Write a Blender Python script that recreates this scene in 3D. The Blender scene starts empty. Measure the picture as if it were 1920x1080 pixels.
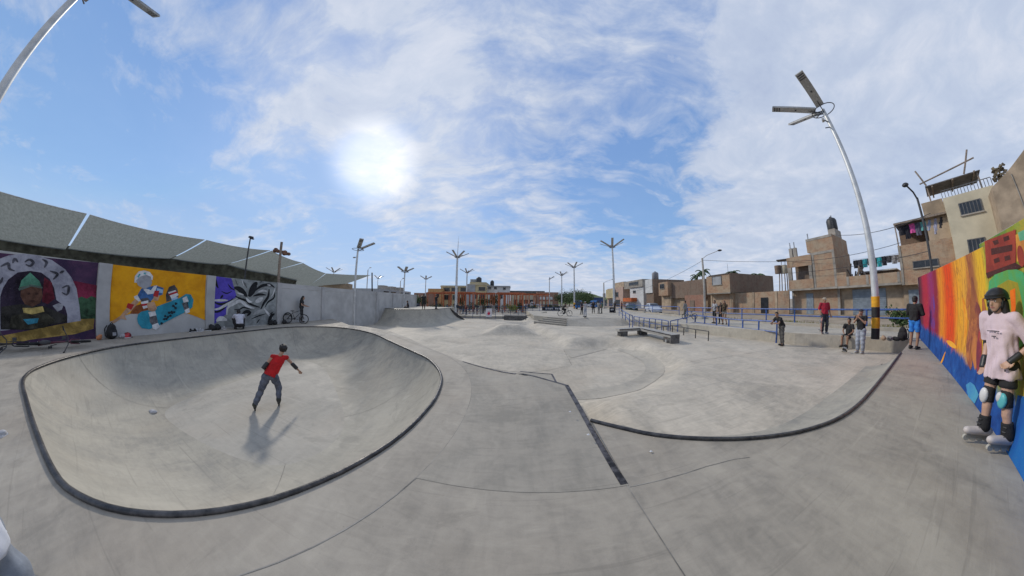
import bpy, bmesh, math, random
import numpy as np
from mathutils import Matrix, Vector, Euler
from mathutils.geometry import delaunay_2d_cdt
random.seed(7)
S = bpy.context.scene
COL = S.collection
# ---------------------------------------------------------------- camera: a 200 degree wide 360-camera view
cam_data = bpy.data.cameras.new('camera')
cam = bpy.data.objects.new('camera', cam_data)
COL.objects.link(cam)
S.camera = cam
cam_data.type = 'PANO'
cam_data.panorama_type = 'FISHEYE_LENS_POLYNOMIAL'
cam_data.fisheye_fov = math.radians(300)
cam_data.sensor_width = 36
cam_data.clip_start, cam_data.clip_end = 0.05, 5000
for i, k in enumerate((0, .1442742, -.00126228414, -.000153222634, 4.16265e-06)):
    setattr(cam_data, 'fisheye_polynomial_k%d' % i, -k)
cam.matrix_world = (Matrix.Translation((0, 0, 1.7)) @ Matrix.Rotation(math.radians(3.667), 4, 'X')
                    @ Matrix.Rotation(math.radians(-.635), 4, 'Y') @ Matrix.Rotation(math.pi / 2, 4, 'X'))
# ---------------------------------------------------------------- exposure
S.view_settings.view_transform = 'Standard'
S.view_settings.look = 'None'
S.view_settings.exposure = 0
S.view_settings.gamma = 1
# ---------------------------------------------------------------- world: sky with high thin cloud
SUN_AZ, SUN_EL = -41.8, 33.0
sd = Vector((math.sin(math.radians(SUN_AZ)) * math.cos(math.radians(SUN_EL)),
             math.cos(math.radians(SUN_AZ)) * math.cos(math.radians(SUN_EL)), math.sin(math.radians(SUN_EL))))
world = bpy.data.worlds.new('World')
S.world = world
world.use_nodes = True
nt = world.node_tree
nt.nodes.clear()
class NB:
    """small helper to write node expressions"""
    def __init__(s, t): s.t = t
    def n(s, typ, **kw):
        o = s.t.nodes.new(typ)
        for k, v in kw.items(): setattr(o, k, v)
        return o
    def put(s, sock, v):
        if isinstance(v, bpy.types.NodeSocket): s.t.links.new(v, sock)
        elif v is not None:
            if sock.type == 'RGBA' and len(v) == 3: v = (*v, 1)
            sock.default_value = v
    def m(s, op, a, b=None, c=None, clamp=False):
        o = s.n('ShaderNodeMath', operation=op, use_clamp=clamp)
        for i, v in enumerate((a, b, c)): s.put(o.inputs[i], v)
        return o.outputs[0]
    def vm(s, op, a, b=None, out=0):
        o = s.n('ShaderNodeVectorMath', operation=op)
        s.put(o.inputs[0], a)
        if b is not None: s.put(o.inputs[1], b)
        return o.outputs['Value'] if op in ('DOT_PRODUCT', 'LENGTH') else o.outputs[0]
    def ss(s, x, a, b, lo=0., hi=1.):
        o = s.n('ShaderNodeMapRange', interpolation_type='SMOOTHSTEP')
        for i, v in enumerate((x, a, b, lo, hi)): s.put(o.inputs[i], v)
        return o.outputs[0]
    def noise(s, vec, scale, detail=4, rough=.55, dist=0.):
        o = s.n('ShaderNodeTexNoise')
        s.put(o.inputs['Vector'], vec)
        o.inputs['Scale'].default_value = scale; o.inputs['Detail'].default_value = detail
        o.inputs['Roughness'].default_value = rough; o.inputs['Distortion'].default_value = dist
        return o.outputs['Fac']
    def mix(s, f, a, b, mode='MIX'):
        o = s.n('ShaderNodeMix', data_type='RGBA', blend_type=mode)
        s.put(o.inputs[0], f); s.put(o.inputs[6], a); s.put(o.inputs[7], b)
        return o.outputs[2]
    def ramp(s, f, stops):
        o = s.n('ShaderNodeValToRGB')
        e = o.color_ramp.elements
        while len(e) < len(stops): e.new(.5)
        for el, (p, c) in zip(e, stops): el.position = p; el.color = (*c, 1)
        s.put(o.inputs[0], f)
        return o.outputs[0]
    def mapping(s, vec, scale=(1, 1, 1), rot=(0, 0, 0), loc=(0, 0, 0)):
        o = s.n('ShaderNodeMapping')
        s.put(o.inputs[0], vec)
        o.inputs['Scale'].default_value = scale; o.inputs['Rotation'].default_value = rot; o.inputs['Location'].default_value = loc
        return o.outputs[0]
w = NB(nt)
sky = w.n('ShaderNodeTexSky', sky_type='NISHITA')
sky.sun_disc = False
sky.sun_elevation = math.radians(SUN_EL)
sky.sun_rotation = math.radians(SUN_AZ)
sky.altitude = 50; sky.air_density = 1.0; sky.dust_density = .6; sky.ozone_density = 1.6
vdir = w.vm('NORMALIZE', w.n('ShaderNodeTexCoord').outputs['Generated'])
sep = w.n('ShaderNodeSeparateXYZ'); w.put(sep.inputs[0], vdir)
vx, vy, vz = sep.outputs
den = w.m('ADD', w.m('MAXIMUM', vz, 0.), .16)
comb = w.n('ShaderNodeCombineXYZ')
w.put(comb.inputs[0], w.m('DIVIDE', vx, den)); w.put(comb.inputs[1], w.m('DIVIDE', vy, den))
pl = comb.outputs[0]
warp = w.n('ShaderNodeTexNoise'); w.put(warp.inputs['Vector'], pl); warp.inputs['Scale'].default_value = 1.1; warp.inputs['Detail'].default_value = 3
pw = w.vm('ADD', pl, w.vm('MULTIPLY', w.vm('SUBTRACT', warp.outputs['Color'], (.5, .5, .5)), (.55, .55, 0)))
big = w.noise(w.mapping(pw, (1, 1, 1), (0, 0, .6), (1.3, 4.2, 0)), 1.0, 6, .58)
wisp = w.noise(w.mapping(pw, (.5, 2.4, 1), (0, 0, -.95), (3, 1, 0)), 1.3, 9, .64)
fine = w.noise(w.mapping(pw, (1, 1.5, 1), (0, 0, .5)), 4.2, 9, .62)
vs = {'NR': (0.7162, -0.6345, -0.2906), 'NL': (-0.5970, 0.0701, -0.7992), 'HOLE': (0.4986, 0.6758, 0.5428)}
# bias: overcast sheet on the right of one great circle, clear sky left of another, a thin spot between
wob = w.m('MULTIPLY', w.m('SUBTRACT', w.noise(pl, 2.1, 9, .62, .4), .5), .75)
right = w.ss(w.m('ADD', w.vm('DOT_PRODUCT', vdir, vs['NR']), wob), -.04, .10)
left = w.ss(w.m('ADD', w.vm('DOT_PRODUCT', vdir, vs['NL']), w.m('MULTIPLY', wob, .5)), -.06, .20)
hole = w.ss(w.m('ADD', w.vm('DOT_PRODUCT', vdir, vs['HOLE']), w.m('MULTIPLY', wob, .14)), .90, .99)
sunang = w.vm('DOT_PRODUCT', vdir, tuple(sd))
nearsun = w.ss(sunang, .78, .98)
low = w.ss(vz, .34, .05)
cov = w.m('ADD', w.m('MULTIPLY', w.ss(w.m('ADD', w.m('MULTIPLY', big, .58), w.m('MULTIPLY', fine, .46)), .39, .66), .72), w.m('MULTIPLY', w.ss(wisp, .42, .64), .42))
cov = w.m('ADD', cov, w.m('MULTIPLY', nearsun, .34))
cov = w.m('ADD', cov, w.m('MULTIPLY', w.ss(vz, .45, .85), .22))
cov = w.m('SUBTRACT', cov, w.m('MULTIPLY', hole, .54))
cov = w.m('SUBTRACT', cov, w.m('MULTIPLY', left, .54))
cov = w.m('ADD', cov, w.m('MULTIPLY', w.m('MULTIPLY', low, w.m('SUBTRACT', 1., left)), .50))
cov = w.m('MAXIMUM', cov, w.m('MULTIPLY', right, w.m('ADD', .74, w.m('MULTIPLY', big, .32))))
cov = w.m('MINIMUM', w.m('MAXIMUM', cov, .09), .95)
cloudtone = w.ramp(w.m('ADD', w.m('MULTIPLY', fine, .55), w.m('MULTIPLY', big, .45)), ((.30, (.45, .52, .69)), (.50, (.56, .63, .77)), (.70, (.75, .78, .87))))
nish = w.vm('MINIMUM', w.vm('MULTIPLY', sky.outputs[0], (.105, .112, .125)), (.42, .55, .80))
blue = w.mix(.66, nish, w.ramp(vz, ((0, (.54, .69, .88)), (.25, (.26, .49, .86)), (.8, (.16, .35, .79)))))
base = w.mix(cov, blue, cloudtone)
core = w.m('POWER', w.ss(sunang, .965, 1.0), 2.6)
halo = w.m('POWER', w.ss(sunang, .70, 1.0), 1.5)
glow = w.m('ADD', w.m('MULTIPLY', core, .42), w.m('MULTIPLY', halo, .07))
gl = w.n('ShaderNodeVectorMath', operation='SCALE'); gl.inputs[0].default_value = (1, .92, .76); w.put(gl.inputs['Scale'], glow)
tot = w.vm('ADD', base, gl.outputs[0])
bg = w.n('ShaderNodeBackground'); w.put(bg.inputs[0], tot); bg.inputs[1].default_value = 1.0
nt.links.new(bg.outputs[0], w.n('ShaderNodeOutputWorld').inputs[0])
# ---------------------------------------------------------------- sun (veiled by thin cloud)
sun_data = bpy.data.lights.new('sun', 'SUN')
sun_data.energy = 2.2
sun_data.angle = math.radians(4)
sun_data.color = (1, .93, .82)
sun = bpy.data.objects.new('sun', sun_data)
sun.rotation_euler = sd.to_track_quat('Z', 'Y').to_euler()
COL.objects.link(sun)
# ---------------------------------------------------------------- helpers
def tag(o, label=None, cat=None, group=None, kind=None):
    if label: o['label'] = label
    if cat: o['category'] = cat
    if group: o['group'] = group
    if kind: o['kind'] = kind
    return o
def link(o, parent=None):
    COL.objects.link(o)
    if parent: o.parent = parent
    return o
def empty(name, loc=(0, 0, 0), rz=0., label=None, cat=None, group=None):
    o = bpy.data.objects.new(name, None)
    o.location = loc; o.rotation_euler = (0, 0, rz); o.empty_display_size = .2
    link(o)
    return tag(o, label, cat, group)
def smooth(me, ang=40):
    for p in me.polygons: p.use_smooth = True
    try: me.set_sharp_from_angle(angle=math.radians(ang))
    except Exception: pass
class MB:
    """collects shapes; build() links them as one mesh object"""
    def __init__(s): s.v = []; s.f = []
    def add(s, v, f):
        b = len(s.v); s.v += [tuple(p) for p in v]; s.f += [tuple(i + b for i in q) for q in f]
        return s
    def box(s, c, d, rz=0., mat=None):
        hx, hy, hz = d[0] / 2, d[1] / 2, d[2] / 2
        vs = [Vector((x * hx, y * hy, z * hz)) for x in (-1, 1) for y in (-1, 1) for z in (-1, 1)]
        M = mat if mat else Matrix.Rotation(rz, 4, 'Z')
        vs = [M @ p + Vector(c) for p in vs]
        return s.add(vs, [(0, 1, 3, 2), (4, 6, 7, 5), (0, 4, 5, 1), (2, 3, 7, 6), (0, 2, 6, 4), (1, 5, 7, 3)])
    def bar(s, a, b, w_, h_):
        """box between two points, width w_, height h_"""
        a, b = Vector(a), Vector(b); d = b - a
        q = d.to_track_quat('X', 'Z').to_matrix().to_4x4()
        return s.box((a + b) / 2, (d.length, w_, h_), mat=q)
    def tube(s, pts, r, n=8, cap=True, closed=False):
        pts = [Vector(p) for p in pts]; m = len(pts)
        rs = r if isinstance(r, (list, tuple)) else [r] * m
        vs = []; up = None
        for i, p in enumerate(pts):
            if closed: t = pts[(i + 1) % m] - pts[i - 1]
            else: t = pts[min(i + 1, m - 1)] - pts[max(i - 1, 0)]
            t.normalize()
            if up is None: up = Vector((0, 0, 1)) if abs(t.z) < .9 else Vector((1, 0, 0))
            x = t.cross(up).normalized(); y = x.cross(t).normalized(); up = y
            for k in range(n):
                a = 2 * math.pi * k / n
                vs.append(p + (x * math.cos(a) + y * math.sin(a)) * rs[i])
        fs = []
        for i in range(m if closed else m - 1):
            for k in range(n):
                j = (i + 1) % m
                fs.append((i * n + k, i * n + (k + 1) % n, j * n + (k + 1) % n, j * n + k))
        if cap and not closed: fs += [tuple(range(n))[::-1], tuple(range((m - 1) * n, m * n))]
        return s.add(vs, fs)
    def lathe(s, prof, c=(0, 0, 0), n=16):
        vs = []; m = len(prof)
        for r, z in prof:
            for k in range(n): vs.append((c[0] + r * math.cos(2 * math.pi * k / n), c[1] + r * math.sin(2 * math.pi * k / n), c[2] + z))
        fs = [(i * n + k, i * n + (k + 1) % n, (i + 1) * n + (k + 1) % n, (i + 1) * n + k) for i in range(m - 1) for k in range(n)]
        fs += [tuple(range(n))[::-1], tuple(range((m - 1) * n, m * n))]
        return s.add(vs, fs)
    def prism(s, poly, z0, z1):
        n = len(poly)
        a = sum(poly[i][0] * poly[(i + 1) % n][1] - poly[(i + 1) % n][0] * poly[i][1] for i in range(n))
        if a < 0: poly = poly[::-1]
        vs = [(p[0], p[1], z0) for p in poly] + [(p[0], p[1], z1) for p in poly]
        fs = [tuple(range(n))[::-1], tuple(range(n, 2 * n))] + [(i, (i + 1) % n, n + (i + 1) % n, n + i) for i in range(n)]
        return s.add(vs, fs)
    def panel(s, A, u, poly, d0, d1, nrm):
        """polygon given in (along, height) on a vertical plane through A with direction u, extruded d0..d1 along nrm"""
        A, u, nrm = Vector((A[0], A[1], 0)), Vector((u[0], u[1], 0)), Vector((nrm[0], nrm[1], 0))
        n = len(poly)
        vs = [A + u * p[0] + Vector((0, 0, p[1])) + nrm * d0 for p in poly] + [A + u * p[0] + Vector((0, 0, p[1])) + nrm * d1 for p in poly]
        return s.add(vs, [tuple(range(n)), tuple(range(n, 2 * n))[::-1]] + [(i, n + i, n + (i + 1) % n, (i + 1) % n) for i in range(n)])
    def ell(s, c, r, n=10, m=7, rot=None):
        vs = []
        for i in range(m + 1):
            t = math.pi * i / m
            for k in range(n):
                a = 2 * math.pi * k / n
                p = Vector((r[0] * math.sin(t) * math.cos(a), r[1] * math.sin(t) * math.sin(a), r[2] * math.cos(t)))
                if rot: p = rot @ p
                vs.append(p + Vector(c))
        return s.add(vs, [(i * n + k, (i + 1) * n + k, (i + 1) * n + (k + 1) % n, i * n + (k + 1) % n) for i in range(m) for k in range(n)])
    def mesh(s, name, m=None, sm=False, fix=True):
        me = bpy.data.meshes.new(name)
        me.from_pydata(s.v, [], s.f)
        if fix:
            b = bmesh.new(); b.from_mesh(me)
            bmesh.ops.recalc_face_normals(b, faces=b.faces); b.to_mesh(me); b.free()
        if m: me.materials.append(m)
        if sm: smooth(me)
        return me
    def build(s, name, m=None, parent=None, sm=False, fix=True):
        return link(bpy.data.objects.new(name, s.mesh(name, m, sm, fix)), parent)
def copy_tree(o, parent=None):
    c = o.copy(); COL.objects.link(c); c.parent = parent
    for ch in list(o.children): copy_tree(ch, c)
    return c
# ---------------------------------------------------------------- materials
MATS = {}
def mat(name, col, rough=.6, var=.12, scale=6., metal=0., bump=0., col2=None, spec=.4, coord='Object', detail=5, bscale=None, sub=0., trans=0.):
    """procedural paint: base colour broken up by two noises"""
    if name in MATS: return MATS[name]
    m = bpy.data.materials.new(name); m.use_nodes = True
    t = m.node_tree; b = t.nodes['Principled BSDF']; k = NB(t)
    tc = k.n('ShaderNodeTexCoord').outputs[coord]
    n1 = k.noise(tc, scale, detail, .6); n2 = k.noise(tc, scale * .17, 3, .5)
    c2 = col2 or tuple(max(0, c * (1 - var * 2.2)) for c in col)
    c1 = tuple(min(1, c * (1 + var)) for c in col)
    f = k.ss(k.m('ADD', k.m('MULTIPLY', n1, .6), k.m('MULTIPLY', n2, .4)), .36, .64)
    k.put(b.inputs['Base Color'], k.mix(f, c2, c1))
    b.inputs['Roughness'].default_value = rough; b.inputs['Metallic'].default_value = metal
    b.inputs['Specular IOR Level'].default_value = spec
    if trans: b.inputs['Transmission Weight'].default_value = trans
    if bump:
        bp = k.n('ShaderNodeBump'); bp.inputs['Strength'].default_value = bump; bp.inputs['Distance'].default_value = .02
        k.put(bp.inputs['Height'], k.noise(tc, bscale or scale * 3, 6, .65)); t.links.new(bp.outputs[0], b.inputs['Normal'])
    MATS[name] = m
    return m
def concrete(name, base, dark, light, stain=.5, smear=0., seed=0.):
    m = bpy.data.materials.new(name); m.use_nodes = True
    t = m.node_tree; b = t.nodes['Principled BSDF']; k = NB(t)
    tc = k.mapping(k.n('ShaderNodeTexCoord').outputs['Object'], loc=(seed, seed * 1.7, 0))
    blot = k.noise(tc, .55, 8, .62, .6)
    mid = k.noise(tc, 2.3, 7, .65, .9)
    trowel = k.noise(k.mapping(tc, (1, 3.2, 1), (0, 0, .5)), 3.1, 6, .6, 1.2)
    trow2 = k.noise(k.mapping(tc, (3.5, .9, 1), (0, 0, -.3)), 2.2, 6, .6, .8)
    grain = k.noise(tc, 90, 3, .6)
    pores = k.noise(tc, 23, 4, .7)
    f = k.m('ADD', k.m('MULTIPLY', blot, .42), k.m('ADD', k.m('MULTIPLY', mid, .26), k.m('ADD', k.m('MULTIPLY', trowel, .18), k.m('MULTIPLY', trow2, .14))))
    c = k.ramp(f, ((.40, tuple(x * .93 for x in dark)), (.5, base), (.60, light)))
    # dark scuff flecks and rubber dots
    spk = k.n('ShaderNodeTexVoronoi'); k.put(spk.inputs['Vector'], k.mapping(tc, (1, 1.5, 1), (0, 0, .8))); spk.inputs['Scale'].default_value = 1.9
    sp = k.ss(k.m('ADD', spk.outputs['Distance'], k.m('MULTIPLY', pores, .10)), .085, .045)
    zone = k.ss(k.noise(tc, .35, 3, .5), .50, .60)
    c = k.mix(k.m('MULTIPLY', k.m('MULTIPLY', sp, zone), .55), c, (.08, .075, .07))
    blk = k.ss(k.noise(tc, 7, 6, .7, .4), .66, .76)
    c = k.mix(k.m('MULTIPLY', k.m('MULTIPLY', blk, k.ss(k.noise(k.mapping(tc, loc=(9, 4, 2)), .5, 3, .5), .5, .62)), stain), c, tuple(x * .45 for x in dark))
    # pale dust / efflorescence, warm tint drifts
    wht = k.ss(k.noise(k.mapping(tc, loc=(31, 7, 0)), 1.1, 8, .7, .5), .60, .72)
    c = k.mix(k.m('MULTIPLY', wht, .35), c, tuple(min(1, x * 1.22) for x in light))
    c = k.mix(k.m('MULTIPLY', k.ss(k.noise(k.mapping(tc, loc=(5, 51, 0)), .42, 4, .5), .5, .68), .30), c, (base[0] * 1.04, base[1] * .97, base[2] * .90))
    # thin wheel and grind marks in two directions
    for rot_, sc_, th_, op_ in ((.35, 1.4, .635, .26), (-1.1, 1.1, .645, .22), (1.3, 1.7, .65, .20)):
        ln = k.noise(k.mapping(tc, (.22, 7.5, 1), (0, 0, rot_), (rot_ * 7, 3, 0)), sc_, 5, .55, .9)
        c = k.mix(k.m('MULTIPLY', k.ss(ln, th_, th_ + .05), op_), c, tuple(x * .62 for x in dark))
    pale = k.noise(k.mapping(tc, (.3, 5., 1), (0, 0, 2.2), (2, 8, 0)), 1.3, 6, .6, 1.)
    c = k.mix(k.m('MULTIPLY', k.ss(pale, .62, .70), .32), c, tuple(min(1, x * 1.18) for x in light))
    wet = k.ss(k.noise(k.mapping(tc, loc=(17, 3, 5)), .9, 7, .68, 1.2), .585, .66)
    c = k.mix(k.m('MULTIPLY', wet, .38), c, tuple(x * .82 for x in dark))
    if smear:
        sm = k.noise(k.mapping(tc, (.35, 5., 1), (0, 0, .9)), 2.4, 7, .7, .4)
        c = k.mix(k.m('MULTIPLY', k.ss(sm, .52, .68), smear), c, tuple(x * .78 for x in base))
    k.put(b.inputs['Base Color'], k.mix(k.m('MULTIPLY', k.m('SUBTRACT', grain, .5), .28), c, (0, 0, 0)))
    k.put(b.inputs['Roughness'], k.ss(mid, .3, .7, .62, .88))
    b.inputs['Specular IOR Level'].default_value = .28
    bp = k.n('ShaderNodeBump'); bp.inputs['Strength'].default_value = .22; bp.inputs['Distance'].default_value = .012
    k.put(bp.inputs['Height'], k.m('ADD', k.m('MULTIPLY', trowel, .7), k.m('ADD', k.m('MULTIPLY', grain, .12), k.m('MULTIPLY', pores, .2)))); t.links.new(bp.outputs[0], b.inputs['Normal'])
    return m
CON = concrete('deck_concrete', (0.325, 0.292, 0.244), (0.254, 0.230, 0.194), (0.394, 0.355, 0.295), .55, .10)
CON_FLOOR = concrete('plaza_concrete', (0.447, 0.402, 0.331), (0.348, 0.316, 0.264), (0.547, 0.490, 0.403), .40, .35, 13.)
CON_BOWL = concrete('bowl_concrete', (.335, .312, .262), (.265, .252, .22), (.40, .372, .31), .35, .30, 41.)
CON_PAD = concrete('bowl_bottom_concrete', (.362, .338, .292), (.30, .285, .25), (.42, .39, .335), .25, .15, 77.)
CON_KICK = concrete('kicker_concrete', (0.316, 0.287, 0.242), (0.254, 0.234, 0.198), (0.378, 0.342, 0.286), .5, .05, 23.)
STEEL_DARK = mat('dark_steel', (.085, .08, .078), .40, .25, 11, .55, spec=.5, col2=(.035, .034, .036), bump=.3)
STEEL_WORN = mat('worn_angle_steel', (.115, .105, .105), .5, .35, 14, .5, bump=.2)
JOINT = mat('saw_cut', (.27, .255, .23), .9, .25, 4)
BLUE_PAINT = mat('blue_rail_paint', (.045, .105, .32), .45, .22, 8)
GALV = mat('galvanised_pole', (.56, .57, .57), .42, .10, 3, .25)

# ================================================================ terrain and skatepark
def catmull(pts, per=6, closed=False):
    pts = [Vector(p) for p in pts]; n = len(pts); out = []
    for i in range(n if closed else n - 1):
        p0 = pts[(i - 1) % n] if closed or i else pts[0]
        p1, p2 = pts[i], pts[(i + 1) % n]
        p3 = pts[(i + 2) % n] if closed or i + 2 < n else pts[-1]
        for k in range(per):
            t = k / per
            out.append(.5 * ((2 * p1) + (p2 - p0) * t + (2 * p0 - 5 * p1 + 4 * p2 - p3) * t * t + (3 * p1 - p0 - 3 * p2 + p3) * t ** 3))
    if not closed: out.append(pts[-1])
    return out
def resample(pts, n, closed=False):
    q = pts + [pts[0]] if closed else pts
    L = [0]
    for a, b in zip(q, q[1:]): L.append(L[-1] + (b - a).length)
    out = []; j = 0; tot = L[-1]
    for i in range(n):
        s_ = tot * i / (n if closed else n - 1)
        while j < len(L) - 2 and L[j + 1] < s_: j += 1
        t = (s_ - L[j]) / max(1e-9, L[j + 1] - L[j]); out.append(q[j].lerp(q[j + 1], min(1, t)))
    return out
def inside(p, poly):
    x, y = p[0], p[1]; c = False; n = len(poly); j = n - 1
    for i in range(n):
        xi, yi, xj, yj = poly[i][0], poly[i][1], poly[j][0], poly[j][1]
        if (yi > y) != (yj > y) and x < (xj - xi) * (y - yi) / (yj - yi) + xi: c = not c
        j = i
    return c
def segdist(p, poly, closed=True):
    b = 1e9; n = len(poly)
    for i in range(n if closed else n - 1):
        ax, ay = poly[i][0], poly[i][1]; bx, by = poly[(i + 1) % n][0], poly[(i + 1) % n][1]
        dx, dy = bx - ax, by - ay; L = dx * dx + dy * dy
        t = 0 if L == 0 else max(0, min(1, ((p[0] - ax) * dx + (p[1] - ay) * dy) / L))
        b = min(b, math.hypot(p[0] - ax - t * dx, p[1] - ay - t * dy))
    return b
def sstep(x, a, b):
    t = max(0, min(1, (x - a) / (b - a))); return t * t * (3 - 2 * t)
LOWPOLY = [(-16, 3), (1.0, 3.2), (1.5, 5.1), (3.7, 5.5), (5.4, 6.5), (6.05, 7.8), (6.1, 9.6), (5.5, 11.0), (2.9, 10.9), (2.2, 14), (1.6, 18), (1.0, 32), (-16, 32)]
def zfloor(x, y):
    z = -1.0
    if not inside((x, y), LOWPOLY): z += .45 * sstep(segdist((x, y), LOWPOLY), 0, 1.25)
    # low pyramid hump
    dx, dy = abs(x + .15), abs(y - 16.9)
    h = min(1, max(0, 1 - max((dx - .85) / 1.6, (dy - .45) / 1.15)))
    if h > 0: z = max(z, -1.0 + .68 * (h ** 1.45 if h < 1 else 1))
    return z
DECK_EDGE = [Vector((p[0], p[1], 0)) for p in [(1.067, 3.636, 0.11), (0.513, 4.132, 0.11), (-0.162, 4.545, 0.11), (-1.316, 5.415, 0.11), (-2.791, 6.656, 0.07), (-4.403, 8.136, 0), (-6.535, 9.758, 0), (-8.303, 10.385, 0), (-9.958, 10.515, 0)]] + [Vector((-13.75, 12.7, 0))]
# ground sheet to the horizon
g = MB(); R_ = 1600
g.add([(-R_, -R_, -1.45), (R_, -R_, -1.45), (R_, R_, -1.45), (-R_, R_, -1.45)], [(0, 1, 2, 3)])
DIRT = mat('dirt', (.30, .25, .19), .95, .2, .8, bump=.3, bscale=6, col2=(.22, .18, .135))
tag(g.build('ground', DIRT), kind='structure')
# street level terrace right and behind: concrete walk then dirt road
WALK = concrete('walk_concrete', (0.396, 0.362, 0.302), (0.330, 0.302, 0.257), (0.462, 0.422, 0.353), .3, .2, 5.)
LEDGE_FRONT = [(15.55, -1.2), (14.95, 1.0), (14.55, 3.0), (13.75, 5.3), (13.35, 8.0), (12.95, 10.2), (12.2, 13.2), (11.6, 16.0), (11.1, 18.2)]
tr = MB()
tr.prism([(p[0], p[1]) for p in LEDGE_FRONT] + [(10.85, 18.7), (7.7, 20.1), (5.37, 19.15), (3.95, 21.15), (2.6, 23.5), (2.6, 62), (26, 62), (18.6, 17), (18.25, -1.2)], -1.4, 0)
tag(tr.build('terrace', WALK), kind='structure')
rd = MB(); rd.prism([(18.6, -30), (18.6, 17), (26, 62), (60, 110), (140, 110), (140, -30)], -1.4, -.12)
tag(rd.build('dirt_road', DIRT), kind='structure')
rp = MB(); rp.prism([(-18, 29.6), (2.6, 29.6), (2.6, 62), (-2, 110), (-40, 110), (-18, 40)], -1.4, -.62)
tag(rp.build('plaza', WALK), kind='structure')
rp = MB(); rp.prism([(-1, 62.1), (26, 62.1), (59, 110.2), (59, 400), (-1, 400)], -1.4, -.3)
tag(rp.build('street', DIRT), kind='structure')
# ---------------- bowl
BOWL = resample(catmull([(-7.887, -1.012, 0), (-8.543, -1.015, 0), (-9.065, -0.886, 0), (-9.745, -0.503, 0), (-10.475, 0.194, 0), (-10.957, 1.046, 0), (-11.2, 2.135, 0), (-11.438, 3.743, 0), (-11.676, 5.794, 0), (-11.587, 7.635, 0), (-10.305, 8.946, 0), (-8.505, 9.181, 0), (-6.523, 8.47, 0), (-4.854, 7.31, 0), (-3.456, 6.294, 0), (-2.453, 5.518, 0), (-1.882, 4.836, 0), (-1.54, 4.225, 0), (-1.376, 3.722, 0), (-1.277, 3.122, 0), (-1.282, 2.614, 0), (-1.312, 2.276, 0), (-1.392, 1.893, 0), (-1.508, 1.572, 0), (-1.619, 1.317, 0), (-1.764, 1.055, 0), (-1.905, 0.829, 0), (-2.139, 0.544, 0), (-2.359, 0.327, 0), (-2.615, 0.119, 0), (-2.937, -0.091, 0), (-3.309, -0.265, 0), (-3.693, -0.395, 0), (-4.182, -0.487, 0), (-4.875, -0.589, 0), (-5.886, -0.735, 0), (-6.832, -0.868, 0)], 8, True), 160, True)
DEPTH = 1.3
def inset(c, d, n=3):
    """inward offset of a closed counter-clockwise or clockwise curve, relaxed"""
    m = len(c); area = sum(c[i].x * c[(i + 1) % m].y - c[(i + 1) % m].x * c[i].y for i in range(m)); sg = 1 if area > 0 else -1
    out = []
    for i in range(m):
        t = (c[(i + 2) % m] - c[i - 2]).normalized(); out.append(c[i] + Vector((-t.y, t.x, 0)) * sg * d)
    for _ in range(n): out = [(out[i - 1] + out[i] * 2 + out[(i + 1) % m]) / 4 for i in range(m)]
    return out
FLAT = BOWL
for _ in range(11): FLAT = inset(FLAT, .2, 6)
NP = 14; phi = math.radians(64); RR = DEPTH / (1 - math.cos(phi))
bv = []; n = len(BOWL)
for j in range(NP + 1):
    a = phi * (1 - j / NP); u = 1 - math.sin(a) / math.sin(phi); z = -DEPTH + RR * (1 - math.cos(a))
    for p, q in zip(BOWL, FLAT):
        r_ = p.lerp(q, u); bv.append((r_.x, r_.y, z))
bf = [(j * n + i, j * n + (i + 1) % n, (j + 1) * n + (i + 1) % n, (j + 1) * n + i) for j in range(NP) for i in range(n)]
bowl = MB().add(bv, bf).build('skate_bowl', CON_BOWL, sm=True)
tag(bowl, 'large smooth concrete skate bowl with dark pipe coping', 'skate bowl')
ctr = sum(FLAT, Vector()) / n
MB().add([(p.x, p.y, -DEPTH) for p in FLAT] + [(ctr.x, ctr.y, -DEPTH)], [(i, (i + 1) % n, n) for i in range(n)]).build('bowl_bottom', CON_PAD, bowl)
# pour joint rings inside the bowl
def joint_strip(pts, wd, name, parent, lift=.003, m=None):
    b = MB(); vs = []
    k = len(pts)
    for i, p in enumerate(pts):
        t = (pts[min(i + 1, k - 1)] - pts[max(i - 1, 0)]).normalized(); nn = Vector((-t.y, t.x, 0)).normalized() * wd / 2
        up = Vector((0, 0, lift))
        vs += [p + nn + up, p - nn + up]
    return b.add(vs, [(2 * i, 2 * i + 1, 2 * i + 3, 2 * i + 2) for i in range(k - 1)]).build(name, m or JOINT, parent)
def bowlpt(i, j):
    return Vector(bv[j * n + (i % n)])
for i0 in (12, 33, 52, 76, 104, 132):
    pts = [bowlpt(i0, j) for j in range(NP + 1)]
    nn = (FLAT[i0] - BOWL[i0]).normalized() * .004
    joint_strip([p + nn for p in pts], .008, 'pour_joint', bowl, .004)
copb = MB().tube([p + Vector((0, 0, .012)) for p in BOWL], .029, 10, closed=True)
copb.build('coping_pipe', STEEL_DARK, bowl, sm=True)
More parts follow.
